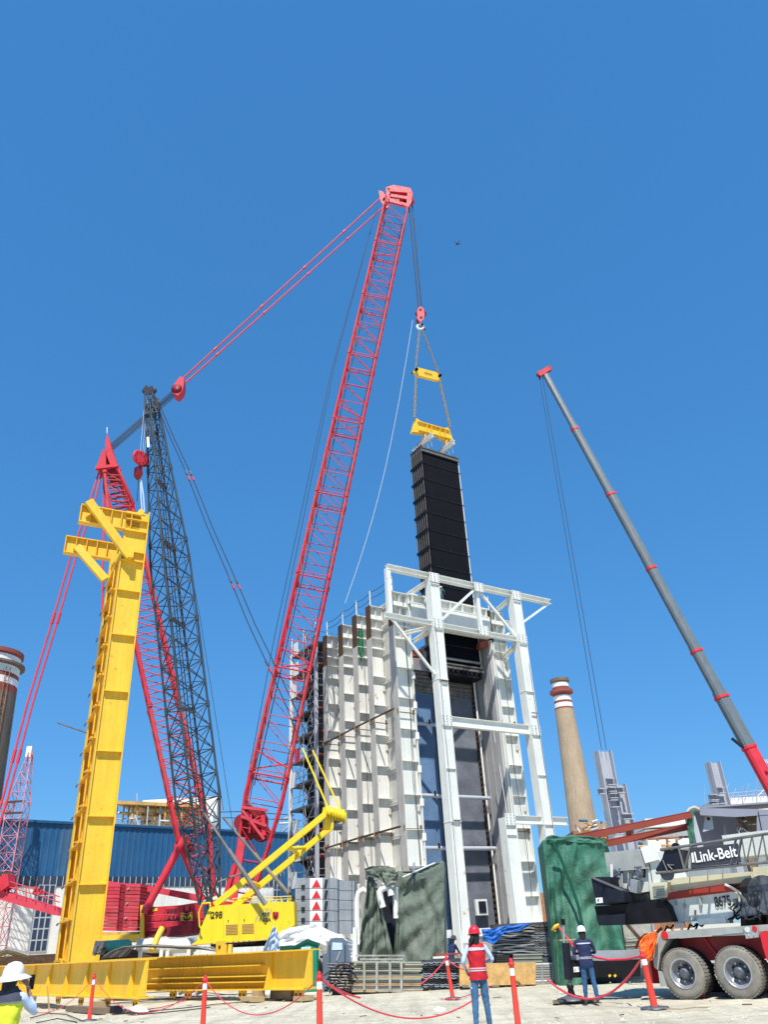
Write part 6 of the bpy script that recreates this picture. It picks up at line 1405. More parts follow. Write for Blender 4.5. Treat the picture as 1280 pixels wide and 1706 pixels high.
def behind_truck():
    # orange plastic bundle, red leg and bits at the truck's tail
    pl = Plane(gr(1085, 1660), 110); s = lambda x, y, o=0: pl.px(x, y, o)
    t = thing('orange_bundle', 'orange barrier netting bunched over the tail of the truck crane', 'netting', V((s(1085, 1640).x, s(1085, 1640).y, 0)))
    sheet('netting', 'orange', pl, [(1066, 1570), (1073, 1559), (1084, 1554), (1092, 1551), (1096, 1556)], [(1067, 1596), (1074, 1600), (1082, 1602), (1087, 1600), (1092, 1580)], -1.5, .12, 5, 51, 40, 24, parent=t, thick=.2)
    bar('support', s(1094, 1638, .3), s(1088, 1596, .3), .2, .2, 'signred', t)
    MB().tube([s(x, y, 0) for x, y in ((1060, 1580), (1066, 1566), (1075, 1558), (1092, 1556), (1104, 1546))], .035, 6).build('orange_strap', 'orange', t)
    bar('white_tube', s(1086, 1571, .05), s(1093, 1571, .05), .08, .08, 'signwhite', t)
    # grey plates leaning behind
    pb = Plane(at(1065, 1600, 30), 98)
    o = thing('plate_stack', 'stack of grey steel plates between the green tarpaulin and the truck', 'steel plates', V((pb.px(1060, 1600).x, 30.3, 0)))
    for k in range(8): prism_px(pb, [(1044, 1592 - k * 4), (1070 + (k % 3) * 3, 1590 - k * 4), (1070 + (k % 3) * 3, 1588 - k * 4), (1044, 1590 - k * 4)], .1 * (k % 2), 1).build('plate', 'plank', o)
    prism_px(pb, [(1038, 1541), (1084, 1538), (1086, 1556), (1080, 1600), (1046, 1598)], 1.4, .3).build('upright_plate', 'plank', o)
    bar('diagonal_beam', pb.px(1044, 1538, -1), pb.px(1072, 1570, -1), .14, .1, 'rust', o)
    MB().box(pb.w(-6, 2.5, 0), pb.u * 9, pb.n * 1, UP * 1.4).build('low_wall', 'concrete', o)
behind_truck()

# ================================================================== stacks of scaffold boards
def board_stack():
    random.seed(12)
    pl = Plane(gr(640, 1654), 91); s = lambda x, y, o=0: pl.px(x, y, o)
    t = thing('board_stack', 'long low stack of pale scaffold boards held by upright battens below the olive tarpaulin', 'board stack', V((s(650, 1650).x, pl.P.y + .6, 0)))
    n = 15
    for k in range(n):
        y1 = 1653 - k * 3.45; xa = 583 + random.uniform(-3, 9); xb = 704 + random.uniform(-5, 3)
        pts = []; m_ = 7
        for i in range(m_ + 1): pts.append((lerp(xa, xb, i / m_), y1 - 2.6 + random.uniform(-.3, .3)))
        for i in range(m_, -1, -1): pts.append((lerp(xa, xb, i / m_), y1 + random.uniform(-.25, .25)))
        mb = MB(); o = random.uniform(0, .12); Pn = [s(x, y, o) for x, y in pts]; mb.add(Pn + [p + pl.n * 1.1 for p in Pn], [])
        N = len(Pn); h = N // 2
        for i in range(m_): mb.f.append([i, i + 1, N - 2 - i, N - 1 - i][::-1]); mb.m.append(0); mb.f.append([i, i + 1, N + i + 1, N + i]); mb.m.append(0); mb.f.append([N - 1 - i, N - 2 - i, 2 * N - 2 - i, 2 * N - 1 - i][::-1]); mb.m.append(0)
        mb.f.append([h - 1, h, N + h, N + h - 1]); mb.m.append(0); mb.f.append([0, N - 1, 2 * N - 1, N]); mb.m.append(0)
        mb.build('board', random.choice(['plank', 'plank', 'wood', 'plankgreen', 'galv']), t)
    MB().box(pl.w(pl.uz(586, 1650)[0], .2, .02), pl.u * 2.7, pl.n * .85, UP * .9).build('stack_core', 'plankdark', t)
    for x in (607, 628, 650, 669): bar('batten', s(x, 1649, -.1), s(x, 1591, -.1), .085, .05, 'plank', t); 
    for a, b_ in (((593, 1592), (674, 1592)), ((600, 1598), (672, 1598)), ((625, 1650), (672, 1651))): bar('cross_batten', s(*a, -.13), s(*b_, -.13), .05, .05, 'plank', t, pl.n)
    for k in range(5): strut('diagonal_tie', s(595 + k * 16, 1598, -.1), s(603 + k * 16, 1592, -.1), .015, 'galv', t)
    # boards turned end-on: hooked ends make a zigzag
    t2 = thing('end_stack', 'dark stack of hooked board ends beside the pale board stack', 'board stack', V((s(737, 1650).x, pl.P.y + .6, 0)))
    MB().box(pl.w(pl.uz(706, 1650)[0], .12, .02), pl.u * 1.42, pl.n * 1, UP * .9).build('stack_core', 'plankdark', t2)
    for k in range(14):
        y1 = 1651 - k * 3.6; mb = MB()
        m_ = 7; w_ = 66 / m_
        for i in range(m_):
            x = 705 + i * w_ + random.uniform(-.5, .5); z = random.uniform(-.5, .5)
            q = [(x, y1 + z), (x + w_ * .5, y1 + 1.6 + z), (x + w_ * .96, y1 - .2 + z), (x + w_ * .9, y1 - 1.6 + z), (x + w_ * .5, y1 - .2 + z), (x + w_ * .06, y1 - 1.7 + z)]
            prism_px(pl, q, -.02 + random.uniform(0, .08), .3, mb)
        mb.build('board_end', random.choice(['hub', 'rubberdark', 'cwgray']), t2)
    o = MB().box(s(722, 1597, .1), pl.u * .55, pl.n * .5, UP * .05).build('loose_board', 'signwhite', None, s(722, 1597, .1)); tag(o, 'loose white board on top of the dark end stack', 'board')
    o = MB().box(s(727, 1592, .3), pl.u * .9, pl.n * .4, UP * .05).build('loose_board', 'primer', None, s(727, 1592, .3)); tag(o, 'loose reddish board behind the white board on the dark stack', 'board')
    # untidy clamps at the left end
    t3 = thing('clamp_heap', 'untidy heap of scaffold clamps and tubes at the left end of the boards', 'clamp heap', V((s(570, 1650).x, pl.P.y + .5, 0)))
    for k in range(110):
        x = random.uniform(543, 590); y = random.uniform(max(1604, 1604 + (562 - x) * .9), 1652); a = random.uniform(-8, 8)
        bar('clamp', s(x, y, random.uniform(-.1, .5)), s(x + a, y + random.uniform(-3, 3), random.uniform(-.1, .3)), .05, .05, random.choice(['hub', 'rubberdark', 'rust', 'hub', 'timberdark', 'rubberdark']), t3)
    for k in range(9): y = 1606 + k * 5; strut('tube', s(545 + k * 1.2, y, 0), s(590, y + random.uniform(-1, 1), .1), .03, random.choice(['tubegray', 'plank', 'hub']), t3)
    MB().box(pl.w(pl.uz(552, 1650)[0], .25, 0), pl.u * .85, pl.n * .6, UP * 1.0).build('heap_core', 'plankdark', t3)
    # right hand stacks
    pr = Plane(gr(880, 1641), 86); r = lambda x, y, o=0: pr.px(x, y, o)
    t4 = thing('board_stack', 'wavy stack of grey scaffold boards under the blue sheet at right', 'board stack', V((r(870, 1640, .8).x, r(870, 1640, .8).y, .7)))
    for k in range(13):
        y1 = 1591 - k * 3.9; xa = lerp(823, 834, (k / 12) ** 2) + random.uniform(-2, 4) + (18 if k > 10 else 0); xb = 900 + random.uniform(-6, 3); m_ = 9; ph = random.random() * 6
        up_ = [(lerp(xa, xb, i / m_), y1 - 2.9 + .9 * math.sin(i * 1.1 + ph)) for i in range(m_ + 1)]; dn = [(x, y + 2.5) for x, y in up_][::-1]
        mb = MB(); o = .55 + random.uniform(0, .1)
        for i in range(m_):
            q = [r(*up_[i], o), r(*up_[i + 1], o), r(*dn[m_ - 1 - i], o), r(*dn[m_ - i], o)]; mb.hexa([q[3], q[2], q[2] + pr.n * .9, q[3] + pr.n * .9, q[0], q[1], q[1] + pr.n * .9, q[0] + pr.n * .9])
        mb.build('board', random.choice(['plank', 'plank', 'galv', 'tubegray']), t4)
        mb = MB()
        for i in range(4):
            x = 892 + i * 7.2; z = random.uniform(-.4, .4)
            prism_px(pr, [(x, y1 - 1 + z), (x + 3.6, y1 + .8 + z), (x + 7, y1 - 1.4 + z), (x + 7, y1 - 3 + z), (x + 3.6, y1 - 1.1 + z), (x, y1 - 2.6 + z)], .5, .3, mb)
        mb.build('board_end', random.choice(['tubegray', 'cwgray', 'galv']), t4)
    MB().box(pr.w(pr.uz(826, 1592, .8)[0], .8, .95), pr.u * 2.5, pr.n * .5, UP * 1.0).build('stack_core', 'plankdark', t4)
    t5 = thing('panel_stack', 'flat greenish panels under the wavy board stack', 'panel stack', V((r(880, 1605, .5).x, r(880, 1605, .5).y, .3)))
    for k in range(5): prism_px(pr, [(856, 1604 - k * 3), (904, 1603 - k * 3), (904, 1600.6 - k * 3), (856, 1601.6 - k * 3)], .45 + .03 * (k % 2), 1).build('panel', 'plankgreen', t5)
    for k in range(4): prism_px(pr, [(828, 1605 - k * 3.4), (850, 1604 - k * 3.4), (850, 1601.5 - k * 3.4), (828, 1602.5 - k * 3.4)], .4, 1).build('dark_board', 'rubberdark', t5)
    MB().box(pr.w(pr.uz(830, 1600, .6)[0], .8, 0), pr.u * 3.1, pr.n * 1, UP * .95).build('stack_core', 'plankdark', t5)
    t6 = thing('frame_stack', 'pale scaffold frames stacked on the ground right of the osb board', 'frame stack', V((r(910, 1638, .2).x, r(910, 1638, .2).y, 0)))
    for k in range(9):
        y = 1638 - k * 4; x0 = 890 + random.uniform(-2, 3); x1 = 928 + random.uniform(-5, 4); bar('frame_tube', r(x0, y, .2), r(x1, y - .8, .2), .05, .06, random.choice(['plank', 'galv', 'cream', 'plankgreen']), t6, pr.n)
    for x in (904, 922): bar('frame_leg', r(x, 1640, .15), r(x, 1606, .15), .05, .05, 'galv', t6)
    MB().box(pr.w(pr.uz(891, 1640, .5)[0], .5, 0), pr.u * .95, pr.n * .8, UP * .8).build('stack_core', 'hub', t6)
    # osb crate
    pw = Plane(gr(830, 1645), 86); q = lambda x, y, o=0: pw.px(x, y, o)
    t7 = thing('osb_crate', 'orange brown osb crate behind the red vested worker', 'crate', V((q(830, 1645, .4).x, q(830, 1645, .4).y, 0)))
    prism_px(pw, [(766, 1606), (893, 1603), (893, 1640), (766, 1643)], 0, .04).build('front_panel', 'osb', t7)
    prism_px(pw, [(769, 1607), (890, 1604), (890, 1638), (769, 1641)], .04, .7).build('crate_body', 'timberdark', t7)
    for x in (776, 826, 870): bar('skid', q(x, 1645, .0), q(x, 1641, .0), .25, .1, 'timberdark', t7)
    bar('pale_scrap', q(858, 1632, -.03), q(868, 1637, -.03), .06, .01, 'wood', t7)
    # blue sheet on the stack
    sb = sheet('blue_sheet', 'tarpblue', pr, [(803, 1548), (820, 1547), (833, 1544), (850, 1541), (870, 1539), (886, 1538)], [(806, 1566), (822, 1574), (834, 1564), (842, 1554), (864, 1552), (886, 1540)], .3, .18, 5, 61, 50, 16)
    tag(sb, 'bright blue sheet lying over the end of the grey board stack', 'plastic sheet')
board_stack()

# ================================================================== cabins, plastic sheets, drums
def cabins():
    pl = Plane(gr(524, 1655), 84); s = lambda x, y, o=0: pl.px(x, y, o)
    t = thing('portable_toilet', 'green portable toilet with a dark gabled roof behind the girder end', 'portable toilet', V((s(505, 1655, .6).x, s(505, 1655, .6).y, 0)))
    prism_px(pl, [(492, 1575), (512, 1568), (531, 1573), (531, 1656), (492, 1658)], 0, 1.1).build('cabin_body', 'toiletg', t)
    prism_px(pl, [(466, 1576), (492, 1575), (492, 1658), (466, 1660)], .25, .9).build('cabin_side', 'toiletgd', t)
    prism_px(pl, [(489, 1576), (512, 1564), (532.5, 1571), (532.5, 1576), (512, 1570), (490, 1580)], -.06, 1.2).build('gable_roof', 'toiletgd', t)
    prism_px(pl, [(502, 1578), (518, 1577), (518, 1584), (502, 1585)], -.02, .02).build('door_sticker', 'sticker', t)
    bar('door_edge', s(529.5, 1655, -.02), s(529.5, 1578, -.02), .05, .03, 'toiletgd', t)
    for y in (1580, 1604, 1628): bar('hinge', s(532, y, .05), s(537, y, .05), .03, .03, 'ink', t)
    bar('skid', s(490, 1657, .0), s(531, 1655, .0), .08, .1, 'pvc', t)
    pg = Plane(gr(560, 1652), 84); g = lambda x, y, o=0: pg.px(x, y, o)
    t2 = thing('portable_toilet', 'blue grey portable toilet with a rounded roof and pale sticker', 'portable toilet', V((g(562, 1650, .6).x, g(562, 1650, .6).y, 0)))
    prism_px(pg, [(545, 1588), (547, 1571), (551, 1564), (560, 1561.5), (572, 1562.5), (578, 1568), (584, 1588), (584, 1652), (538, 1654), (538, 1590)], 0, 1.1).build('cabin_body', 'toiletb', t2)
    prism_px(pg, [(549, 1572), (553, 1566), (562, 1564), (571, 1565.5), (575, 1573), (575, 1645), (549, 1646)], -.03, .03).build('door', 'toiletb', t2)
    prism_px(pg, [(554, 1570), (570.5, 1571), (570.5, 1582.5), (553, 1583)], -.05, .02).build('pale_sticker', 'sticker', t2)
    strut('hanging_cable', g(567, 1585, -.06), g(561, 1600, -.06), .012, 'pvc', t2)
    for x in (549.5, 575): bar('door_frame', g(x, 1645, -.05), g(x, 1574, -.05), .03, .03, 'rubberdark', t2)
    # white sheeting over stored material
    pw = Plane(at(520, 1570, 41), 88)
    sb = sheet('white_sheeting', 'tarpwhite', pw, [(456, 1559), (470, 1551), (484, 1545), (500, 1543), (514, 1541), (528, 1540), (538, 1545), (550, 1551), (562, 1556), (575, 1560), (586, 1566)], [(452, 1592), (470, 1592), (484, 1592), (500, 1592), (514, 1592), (528, 1592), (538, 1592), (550, 1592), (562, 1592), (575, 1592), (588, 1592)], 0, .5, 8, 71, 90, 26, wrap=(1.5, 1.5), belly=.6)
    tag(sb, 'big heap covered with white sheeting behind the two portable toilets', 'plastic sheet')
    sb = sheet('plastic_wrap', 'shirt', Plane(at(450, 1560, 39), 92), [(452, 1552), (456, 1543), (459, 1545), (463, 1556)], [(437, 1585), (447, 1585), (457, 1585), (466, 1585)], 0, .25, 5, 73, 30, 22)
    tag(sb, 'pointed pale blue plastic wrap left of the white sheeting', 'plastic sheet')
    pb = Plane(at(594, 1600, 37.4), 92)
    o = MB(); prism_px(pb, [(588, 1545), (594, 1545), (596, 1606), (587, 1606)], 0, .25, o); ob = o.build('pale_post', 'cream', None, pb.px(592, 1606)); tag(ob, 'weathered pale post between the toilets and the olive tarpaulin', 'post')
    # white and teal drums seen under the red crane
    for x, y0, y1, r, m, lab in ((190, 1590, 1570, .42, 'teal', 'teal tank lying under the red crane counterweights'), (255, 1584, 1568, .38, 'pvc', 'white tank lying left of the lemon crane'), (300, 1584, 1568, .36, 'pvc', 'white tank lying against the lemon crane body')):
        Y = 50; c = at(x, (y0 + y1) / 2, Y); o = MB().tube([c - V((.9, 0, 0)), c - V((.8, 0, 0)), c + V((.8, 0, 0)), c + V((.9, 0, 0))], [r * .8, r, r, r * .8], 18)
        for dx in (-.6, .6): o.box(c + V((dx - .1, -.4, -c.z)), V((.2, 0, 0)), V((0, .8, 0)), V((0, 0, c.z - r * .6)))
        ob = o.build('storage_tank', m, None, V((c.x, c.y, 0))); tag(ob, lab, 'tank')
    o = MB().box(V((at(-20, 1600, 48).x, 48, 0)), V((9, 2, 0)), V((0, 1, 0)), UP * 1.9).build('brown_skip', 'rust', None, at(60, 1596, 48)); tag(o, 'low rust brown steel pile behind the nearer yellow girder', 'steel pile')
cabins()

def hoses():
    zt = z1
    def on(pl, x, y, z): 
        d = ray(x, y); return CAM + d * ((z - CAM.z) / d.z)
    T = thing('hose_bundle', 'bundle of dark hoses looped over the top of the farther yellow girder', 'hoses', at(250, 1580, 36))
    for k in range(9):
        pts = [(168 + k * 5, 1597 - k * .4), (185 + k * 5, 1585 - k), (205 + k * 6, 1578 - k * .6), (240 + k * 6, 1575 + (k % 3)), (285 + k * 5, 1577 + (k % 4)), (330 + k * 4, 1578 + (k % 3) * 1.5), (360, 1584)]
        MB().tube([at(x, y, 33.5 + k * .15) for x, y in pts], .03, 6).build('hose', 'hose' if k % 3 else 'tubegray', T)
    for k in range(7):
        pts = [(-10, 1588 + k * 1.2), (12, 1582 + k), (30, 1586 + k * 1.2), (48, 1592)]; MB().tube([at(x, y, 40 + k * .2) for x, y in pts], .05, 6).build('hose', 'tubegray', T)
    bar('valve', at(163, 1590, 33), at(168, 1568, 33), .35, .3, 'hub', T)
    for k in range(6): bar('valve_piece', at(156 + k * 3, 1592 - k * 2, 32.8), at(162 + k * 3, 1575 + k, 32.8), .1, .1, random.choice(['hub', 'tubegray', 'black']), T)
    o = MB().tube([at(253, 1584, 34.5), at(262, 1562, 34.8), at(270, 1546, 35)], .13, 8).build('leaning_tube', 'yellow', None, at(253, 1584, 34.5)); tag(o, 'short yellow tube leaning on the hoses beside the red crane', 'tube')
    # cables on the ground
    lines = [[(235, 1686), (300, 1680), (360, 1673), (420, 1668), (500, 1664)], [(236, 1690), (310, 1683), (350, 1678)], [(152, 1674), (236, 1668), (330, 1659), (420, 1655)], [(243, 1654), (280, 1652), (330, 1650)], [(320, 1652), (380, 1657), (430, 1663), (470, 1665)], [(245, 1661), (300, 1661), (345, 1660)], [(50, 1696), (80, 1688), (110, 1690), (135, 1700)], [(60, 1704), (95, 1697), (128, 1703)]]
    for k, l in enumerate(lines):
        P = [gr(x, y, .02) for x, y in l]; o = rope_mesh('ground_cable', P, .016, 'steelrope', None, 5, P[0])
        tag(o, ['long black cable crossing from the litter to the right under the girders', 'short black cable just above the first long one', 'black cable running under the nearer girder end', 'thin cable nearest the farther girder', 'curved cable beneath the farther girder', 'middle thin cable between the two girders', 'loose cable loop left of the first delineator', 'lowest cable loop at the bottom left'][k], 'cable', 'cables on the gravel')
    for (x, y, m, lab, sz) in ((228, 1689, 'paper', 'crumpled white sheet on the gravel at the girder end', .28), (731, 1688, 'paper', 'white packet with red print on the gravel', .16), (1172, 1664, 'red_pale', 'pinkish scrap on the gravel under the truck', .1)):
        c = gr(x, y); random.seed(x); b = MB(); ps = [c + V((math.cos(a) * sz * random.uniform(.7, 1.4), math.sin(a) * sz * random.uniform(.7, 1.4), .02 + random.random() * sz * .5)) for a in [i * .785 for i in range(8)]]
        b.add(ps + [c + V((0, 0, sz * .9))], [(i, (i + 1) % 8, 8) for i in range(8)]); o = b.build('litter', m, None, c); tag(o, lab, 'litter')
    for i in range(3): pass
    c = [gr(x, y, .02) for x, y in ((1110, 1680), (1135, 1681), (1160, 1678), (1184, 1678))]
    o = rope_mesh('yellow_tape', c, .014, 'wood', None, 4, c[0]); tag(o, 'thin faded yellowish tape trailing from the leaning orange post', 'tape')
    t = thing('hose_fittings', 'small pile of rusty hose fittings under the farther girder', 'fittings', gr(320, 1656))
    for i in range(14):
        x = random.uniform(292, 330); y = random.uniform(1648, 1658); a = gr(x, y, .08); bar('fitting', a, a + V((random.uniform(-.3, .3), random.uniform(-.2, .2), random.uniform(0, .15))), .09, .09, random.choice(['rust', 'hub', 'tubegray']), t)
    t = thing('bagged_rubble', 'pale rubble bags behind the middle of the farther girder', 'bags', gr(450, 1656))
    for i in range(7):
        c = gr(438 + i * 4, 1653 + (i % 2) * 2, .1); MB().lathe(c - V((.2, 0, 0)), V((1, 0, 0)), [(0, .03), (.08, .13), (.22, .16), (.36, .11), (.42, .02)], 10).build('bag', random.choice(['plank', 'cream', 'tarpwhite']), t)
hoses()

# ================================================================== delineator posts and barrier ropes
def posts():
    def post(P, h, r, label, lean=(0, 0)):
        t = thing('delineator_post', label, 'delineator post', P, 'red delineator posts'); L = V(P); top = V((lean[0], lean[1], 1)).normalized(); R = lambda z: L + top * z
        MB().lathe(L, top, [(.03, r * 1.15), (.06, r * 1.05), (h * .97, r * .85), (h * .985, r * 1.0), (h, r * .95)], 16).build('post', 'postred', t)
        MB().lathe(L, top, [(h * .80, r * .93), (h * .91, r * .9)], 16).build('reflective_band', 'reflect', t)
        MB().lathe(L, top, [(h * .955, r * 1.1), (h * .975, r * 1.15), (h * .99, r * .9), (h * 1.01, r * .55), (h * 1.04, r * .7), (h * 1.06, r * .35), (h * 1.065, 0)], 14).build('top_cap', 'signred', t)
        MB().lathe(L, UP, [(0, r * 4.2), (.03, r * 4), (.05, r * 1.6)], 20).build('base', 'rubberdark' if r < .05 else 'hub', t)
        return R(h * .97)
    def byz(x, ytop, zd):
        d = ray(x, ytop); return CAM + d * zd   # top point at that camera depth
    tops = {}
    P = gr(148, 1701); a = at(147, 1626, P.y); tops['a'] = post(P, a.z, .055, 'far left red post in front of the nearer yellow girder')
    t_ = byz(342, 1630, 17.2); tops['b'] = post(V((t_.x, t_.y, 0)), t_.z, .058, 'red post in front of the joint between the two yellow girders')
    t_ = byz(532, 1625, 14.4); tops['c'] = post(V((t_.x, t_.y, 0)), t_.z, .058, 'tall near red post beside the green portable toilet')
    t_ = byz(852, 1603, 15.0); tops['d'] = post(V((t_.x, t_.y, 0)), t_.z, .056, 'near red post to the right of the red vested worker')
    P = gr(755, 1664); a = at(747, 1594, P.y); tops['e'] = post(P, a.z, .058, 'leaning red post in front of the dark end stack', (-.10, 0))
    P = gr(1092, 1680); a = at(1071, 1590, P.y); tops['f'] = post(P, a.z, .075, 'leaning orange red post in front of the truck tail', ((a.x - P.x) / a.z, 0))
    def rope(pts, label, r=.011, off=0):
        o = rope_mesh('barrier_rope', pts, r, 'rope', None, 5, pts[0]); tag(o, label, 'barrier rope', 'red barrier ropes')
    def cat(A, B_, sag, n=22): return [A.lerp(B_, i / n) - UP * sag * 4 * (i / n) * (1 - i / n) for i in range(n + 1)]
    rope(cat(tops['b'], tops['c'], .62), 'red rope sagging between the middle post and the near post')
    rope(cat(tops['a'], tops['b'], .75), 'faint red rope between the far left post and the next one', .010)
    rope(cat(tops['a'], gr(40, 1680, .5), .4), 'red rope from the far left post to the left edge', .010)
    pe = at(815, 1634, 19.5); rope(cat(tops['c'], V((pe.x, pe.y, .62)), .60), 'long red rope sagging from the near post to the red vested worker', .016)
    rope(cat(tops['c'], gr(600, 1662, .55), .05), 'short doubled red rope right of the near post', .02)
    rope(cat(tops['e'], gr(700, 1640, .45) , .06), 'red rope falling left from the leaning red post', .018)
    rope(cat(tops['e'], at(778, 1616, tops['e'].y), .06), 'red rope falling right from the leaning red post', .018)
    A = at(912, 1631, 23.5); rope(cat(A, tops['f'], .62), 'lower red rope across the navy worker to the leaning orange post', .026)
    A = at(931, 1543, 24.5); rope([A, at(945, 1562, 24), at(965, 1582, 23), at(990, 1594, 22.6), at(1015, 1599, 22.3), at(1045, 1598, 21.8), tops['f']], 'upper orange rope from the yellow rag to the leaning orange post', .028)
    rope([A, at(955, 1576, 24), at(972, 1598, 23.6)], 'short pale rope below the yellow rag', .03)
    rope([gr(735, 1664, .02), gr(755, 1665, .02), gr(775, 1660, .02), gr(790, 1654, .02)], 'red rope lying at the foot of the leaning red post', .014)
    rope([gr(230, 1684, .03), gr(270, 1678, .03), gr(305, 1668, .03), gr(328, 1655, .03)], 'red rope lying on the gravel right of the girder end', .014)
    st = MB().box(gr(50, 1688), V((.02, 0, 0)), V((0, .02, 0)), UP * .01)
    o = MB().tube([gr(82, 1686), at(78, 1642, gr(82, 1686).y)], .03, 6).build('wooden_stake', 'wood', None, gr(82, 1686)); tag(o, 'thin wooden stake in front of the nearer girder', 'stake')
    return tops
posts()

# ================================================================== people
def person(label, base, H=1.7, yaw=0, top='navy', legs='jeans', sleeve='shirt', helmet='helmetw', hat='cap', lhand=None, rhand=None, spread=.1, lean=0, hair=True, vest=None, bands=None, fem=False, stepf=0, group=None, headpitch=.1, pole_=None):
    """body: one skinned mesh; local frame x right, y forward, z up"""
    k = H / 1.70; B_ = V(base); cy, sy = math.cos(yaw), math.sin(yaw)
    def W(x, y, z):
        z0 = z; 
        if z > .95: y = y + (z - .95) * lean
        x *= k; y *= k; z *= k; return V((x * cy - y * sy, x * sy + y * cy, z))
    sw = .165 if fem else .185
    lh = lhand or (-.24, .05, .84); rh = rhand or (.24, .05, .84)
    vs = []; es = []; rs = []
    def add(p, r, par=None):
        vs.append(W(*p)); rs.append((r[0] * k, r[1] * k) if hasattr(r, '__len__') else (r * k, r * k)); i = len(vs) - 1
        if par is not None: es.append((par, i))
        return i
    pel = add((0, 0, .95), (.125, .10)); w_ = add((0, 0, 1.10), (.115, .09), pel); ch = add((0, 0, 1.28), (.145, .105), w_); cl = add((0, 0, 1.42), (.10, .08), ch); nk = add((0, .005, 1.49), .052, cl); hd = add((0, .015, 1.58), (.078, .088), nk); ht = add((0, .02, 1.655), (.07, .08), hd)
    for sgn, hand in ((-1, lh), (1, rh)):
        f = stepf * sgn
        hp = add((sgn * .09, 0, .86), .10, pel); kn = add((sgn * (.085 + spread * .5), f * .5 + .015, .49), .070, hp); cf_ = add((sgn * (.09 + spread * .7), f * .8 - .01, .33), .064, kn); an = add((sgn * (.09 + spread), f - .01, .085), .048, cf_); bl = add((sgn * (.095 + spread), f + .07, .045), (.042, .034), an); add((sgn * (.10 + spread), f + .17, .035), (.036, .024), bl)
        sh = add((sgn * sw, 0, 1.40), .058, cl); hx, hy, hz = hand
        S = V((sgn * sw, 0, 1.40)); Hd = V(hand); d = (Hd - S); L1 = .29; L2 = .26; D = min(d.length, L1 + L2 - .01); dn = d.normalized(); a = (L1 * L1 - L2 * L2 + D * D) / (2 * D); hh = math.sqrt(max(0, L1 * L1 - a * a)); pole = V(pole_ or (sgn * .6, -.6, -.4)); pole = (pole - dn * pole.dot(dn)).normalized(); El = S + dn * a + pole * hh; Hd = S + dn * D
        e1 = add(tuple(S.lerp(El, .5)), .049, sh); el = add(tuple(El), .042, e1); fa = add(tuple(El.lerp(Hd, .45)), .037, el); wr = add(tuple(Hd), .026, fa); fd = (Hd - El).normalized(); pm = add(tuple(Hd + fd * .05), (.034, .018), wr); pk = add(tuple(Hd + fd * .085), (.036, .016), pm)
        sd = fd.cross(V((sgn, 0, 0))).normalized(); palm = fd.cross(sd)
        for q, (o, ln) in enumerate(((-.030, .055), (-.010, .068), (.010, .072), (.030, .064))):
            p0 = Hd + fd * .105 + sd * o; a_ = add(tuple(p0), .0095, pk); b__ = add(tuple(p0 + fd * ln * .5 + palm * .012), .0085, a_); add(tuple(p0 + fd * ln * .75 + palm * .034), .0075, b__)
        th = add(tuple(Hd + fd * .045 + sd * .042 + palm * .01), .012, pm); add(tuple(Hd + fd * .08 + sd * .06 + palm * .025), .0095, th)
    me = bpy.data.meshes.new('person'); me.from_pydata(vs, es, []); o = bpy.data.objects.new('tmp', me); COL.objects.link(o)
    md = o.modifiers.new('s', 'SKIN'); md.use_smooth_shade = True; md.branch_smoothing = .6
    for i, v in enumerate(me.skin_vertices[0].data): v.radius = rs[i]; v.use_root = (i == 0)
    sb = o.modifiers.new('d', 'SUBSURF'); sb.levels = 2; sb.render_levels = 2
    dg = bpy.context.evaluated_depsgraph_get(); m2 = bpy.data.meshes.new_from_object(o.evaluated_get(dg)); bpy.data.objects.remove(o)
    for x in (legs, top, sleeve, 'skin', 'boot'): m2.materials.append(M[x])
    for v in m2.vertices:
        q = v.co / k; a_ = .011 if q.z < .93 else .008
        if .12 < q.z < 1.44: v.co += v.normal * k * a_ * (noise.noise(V((q.x * 9, q.y * 9, q.z * 21))) + .5 * noise.noise(V((q.x * 20, q.y * 20, q.z * 34 + q.x * 20))))
    inv = lambda p: V((p.x * cy + p.y * sy, -p.x * sy + p.y * cy, p.z)) / k
    hands = []
    for sgn, hand in ((-1, lh), (1, rh)):
        S = V((sgn * sw, 0, 1.40)); Hd = V(hand); d = Hd - S; D = min(d.length, .54); hands.append(S + d.normalized() * D)
    for p in m2.polygons:
        c = inv(p.center); c.y -= max(0, c.z - .95) * lean; p.use_smooth = True
        mi = 0 if c.z < .99 else 1
        if c.z < .10: mi = 4
        if c.z > 1.47: mi = 3
        arm = abs(c.x) > sw - .02 + (0 if c.z > 1.2 else -.03) and c.z > .6 and abs(c.x) > .15
        if arm and c.z > .7 and c.z < 1.50 and (abs(c.x) > .16): mi = 2
        for Hq in hands:
            if (c - Hq).length < .055 or ((c - Hq).length < .20 and (c - Hq).dot(Hq - V((math.copysign(sw, Hq.x), 0, 1.4))) > 0 and c.z < 1.5): mi = 3
        p.material_index = mi
    ob = bpy.data.objects.new('person', m2); COL.objects.link(ob); ob.location = B_; tag(ob, label, 'person', group)
    def shell(name, rings, m, cap=False, n=28):
        mb = MB(); vs_ = []
        for (z, rx, ry, cx, cy_) in rings:
            for j in range(n):
                g = 2 * math.pi * j / n; wv = 1 + .02 * math.sin(g * 5 + z * 9) + (.11 * noise.noise(V((g * 1.5, z * 11, 3))) + .06 * noise.noise(V((g * 3.3, z * 24, 8))) if name == 'vest' else 0)
                vs_.append(W(cx + rx * wv * math.cos(g), cy_ + ry * wv * math.sin(g), z) + B_)
        fs = [(i * n + j, i * n + (j + 1) % n, (i + 1) * n + (j + 1) % n, (i + 1) * n + j) for i in range(len(rings) - 1) for j in range(n)]
        mb.add(vs_, fs, True)
        if cap: mb.add(vs_[-n:], [list(range(n))])
        return mb.build(name, m, ob)
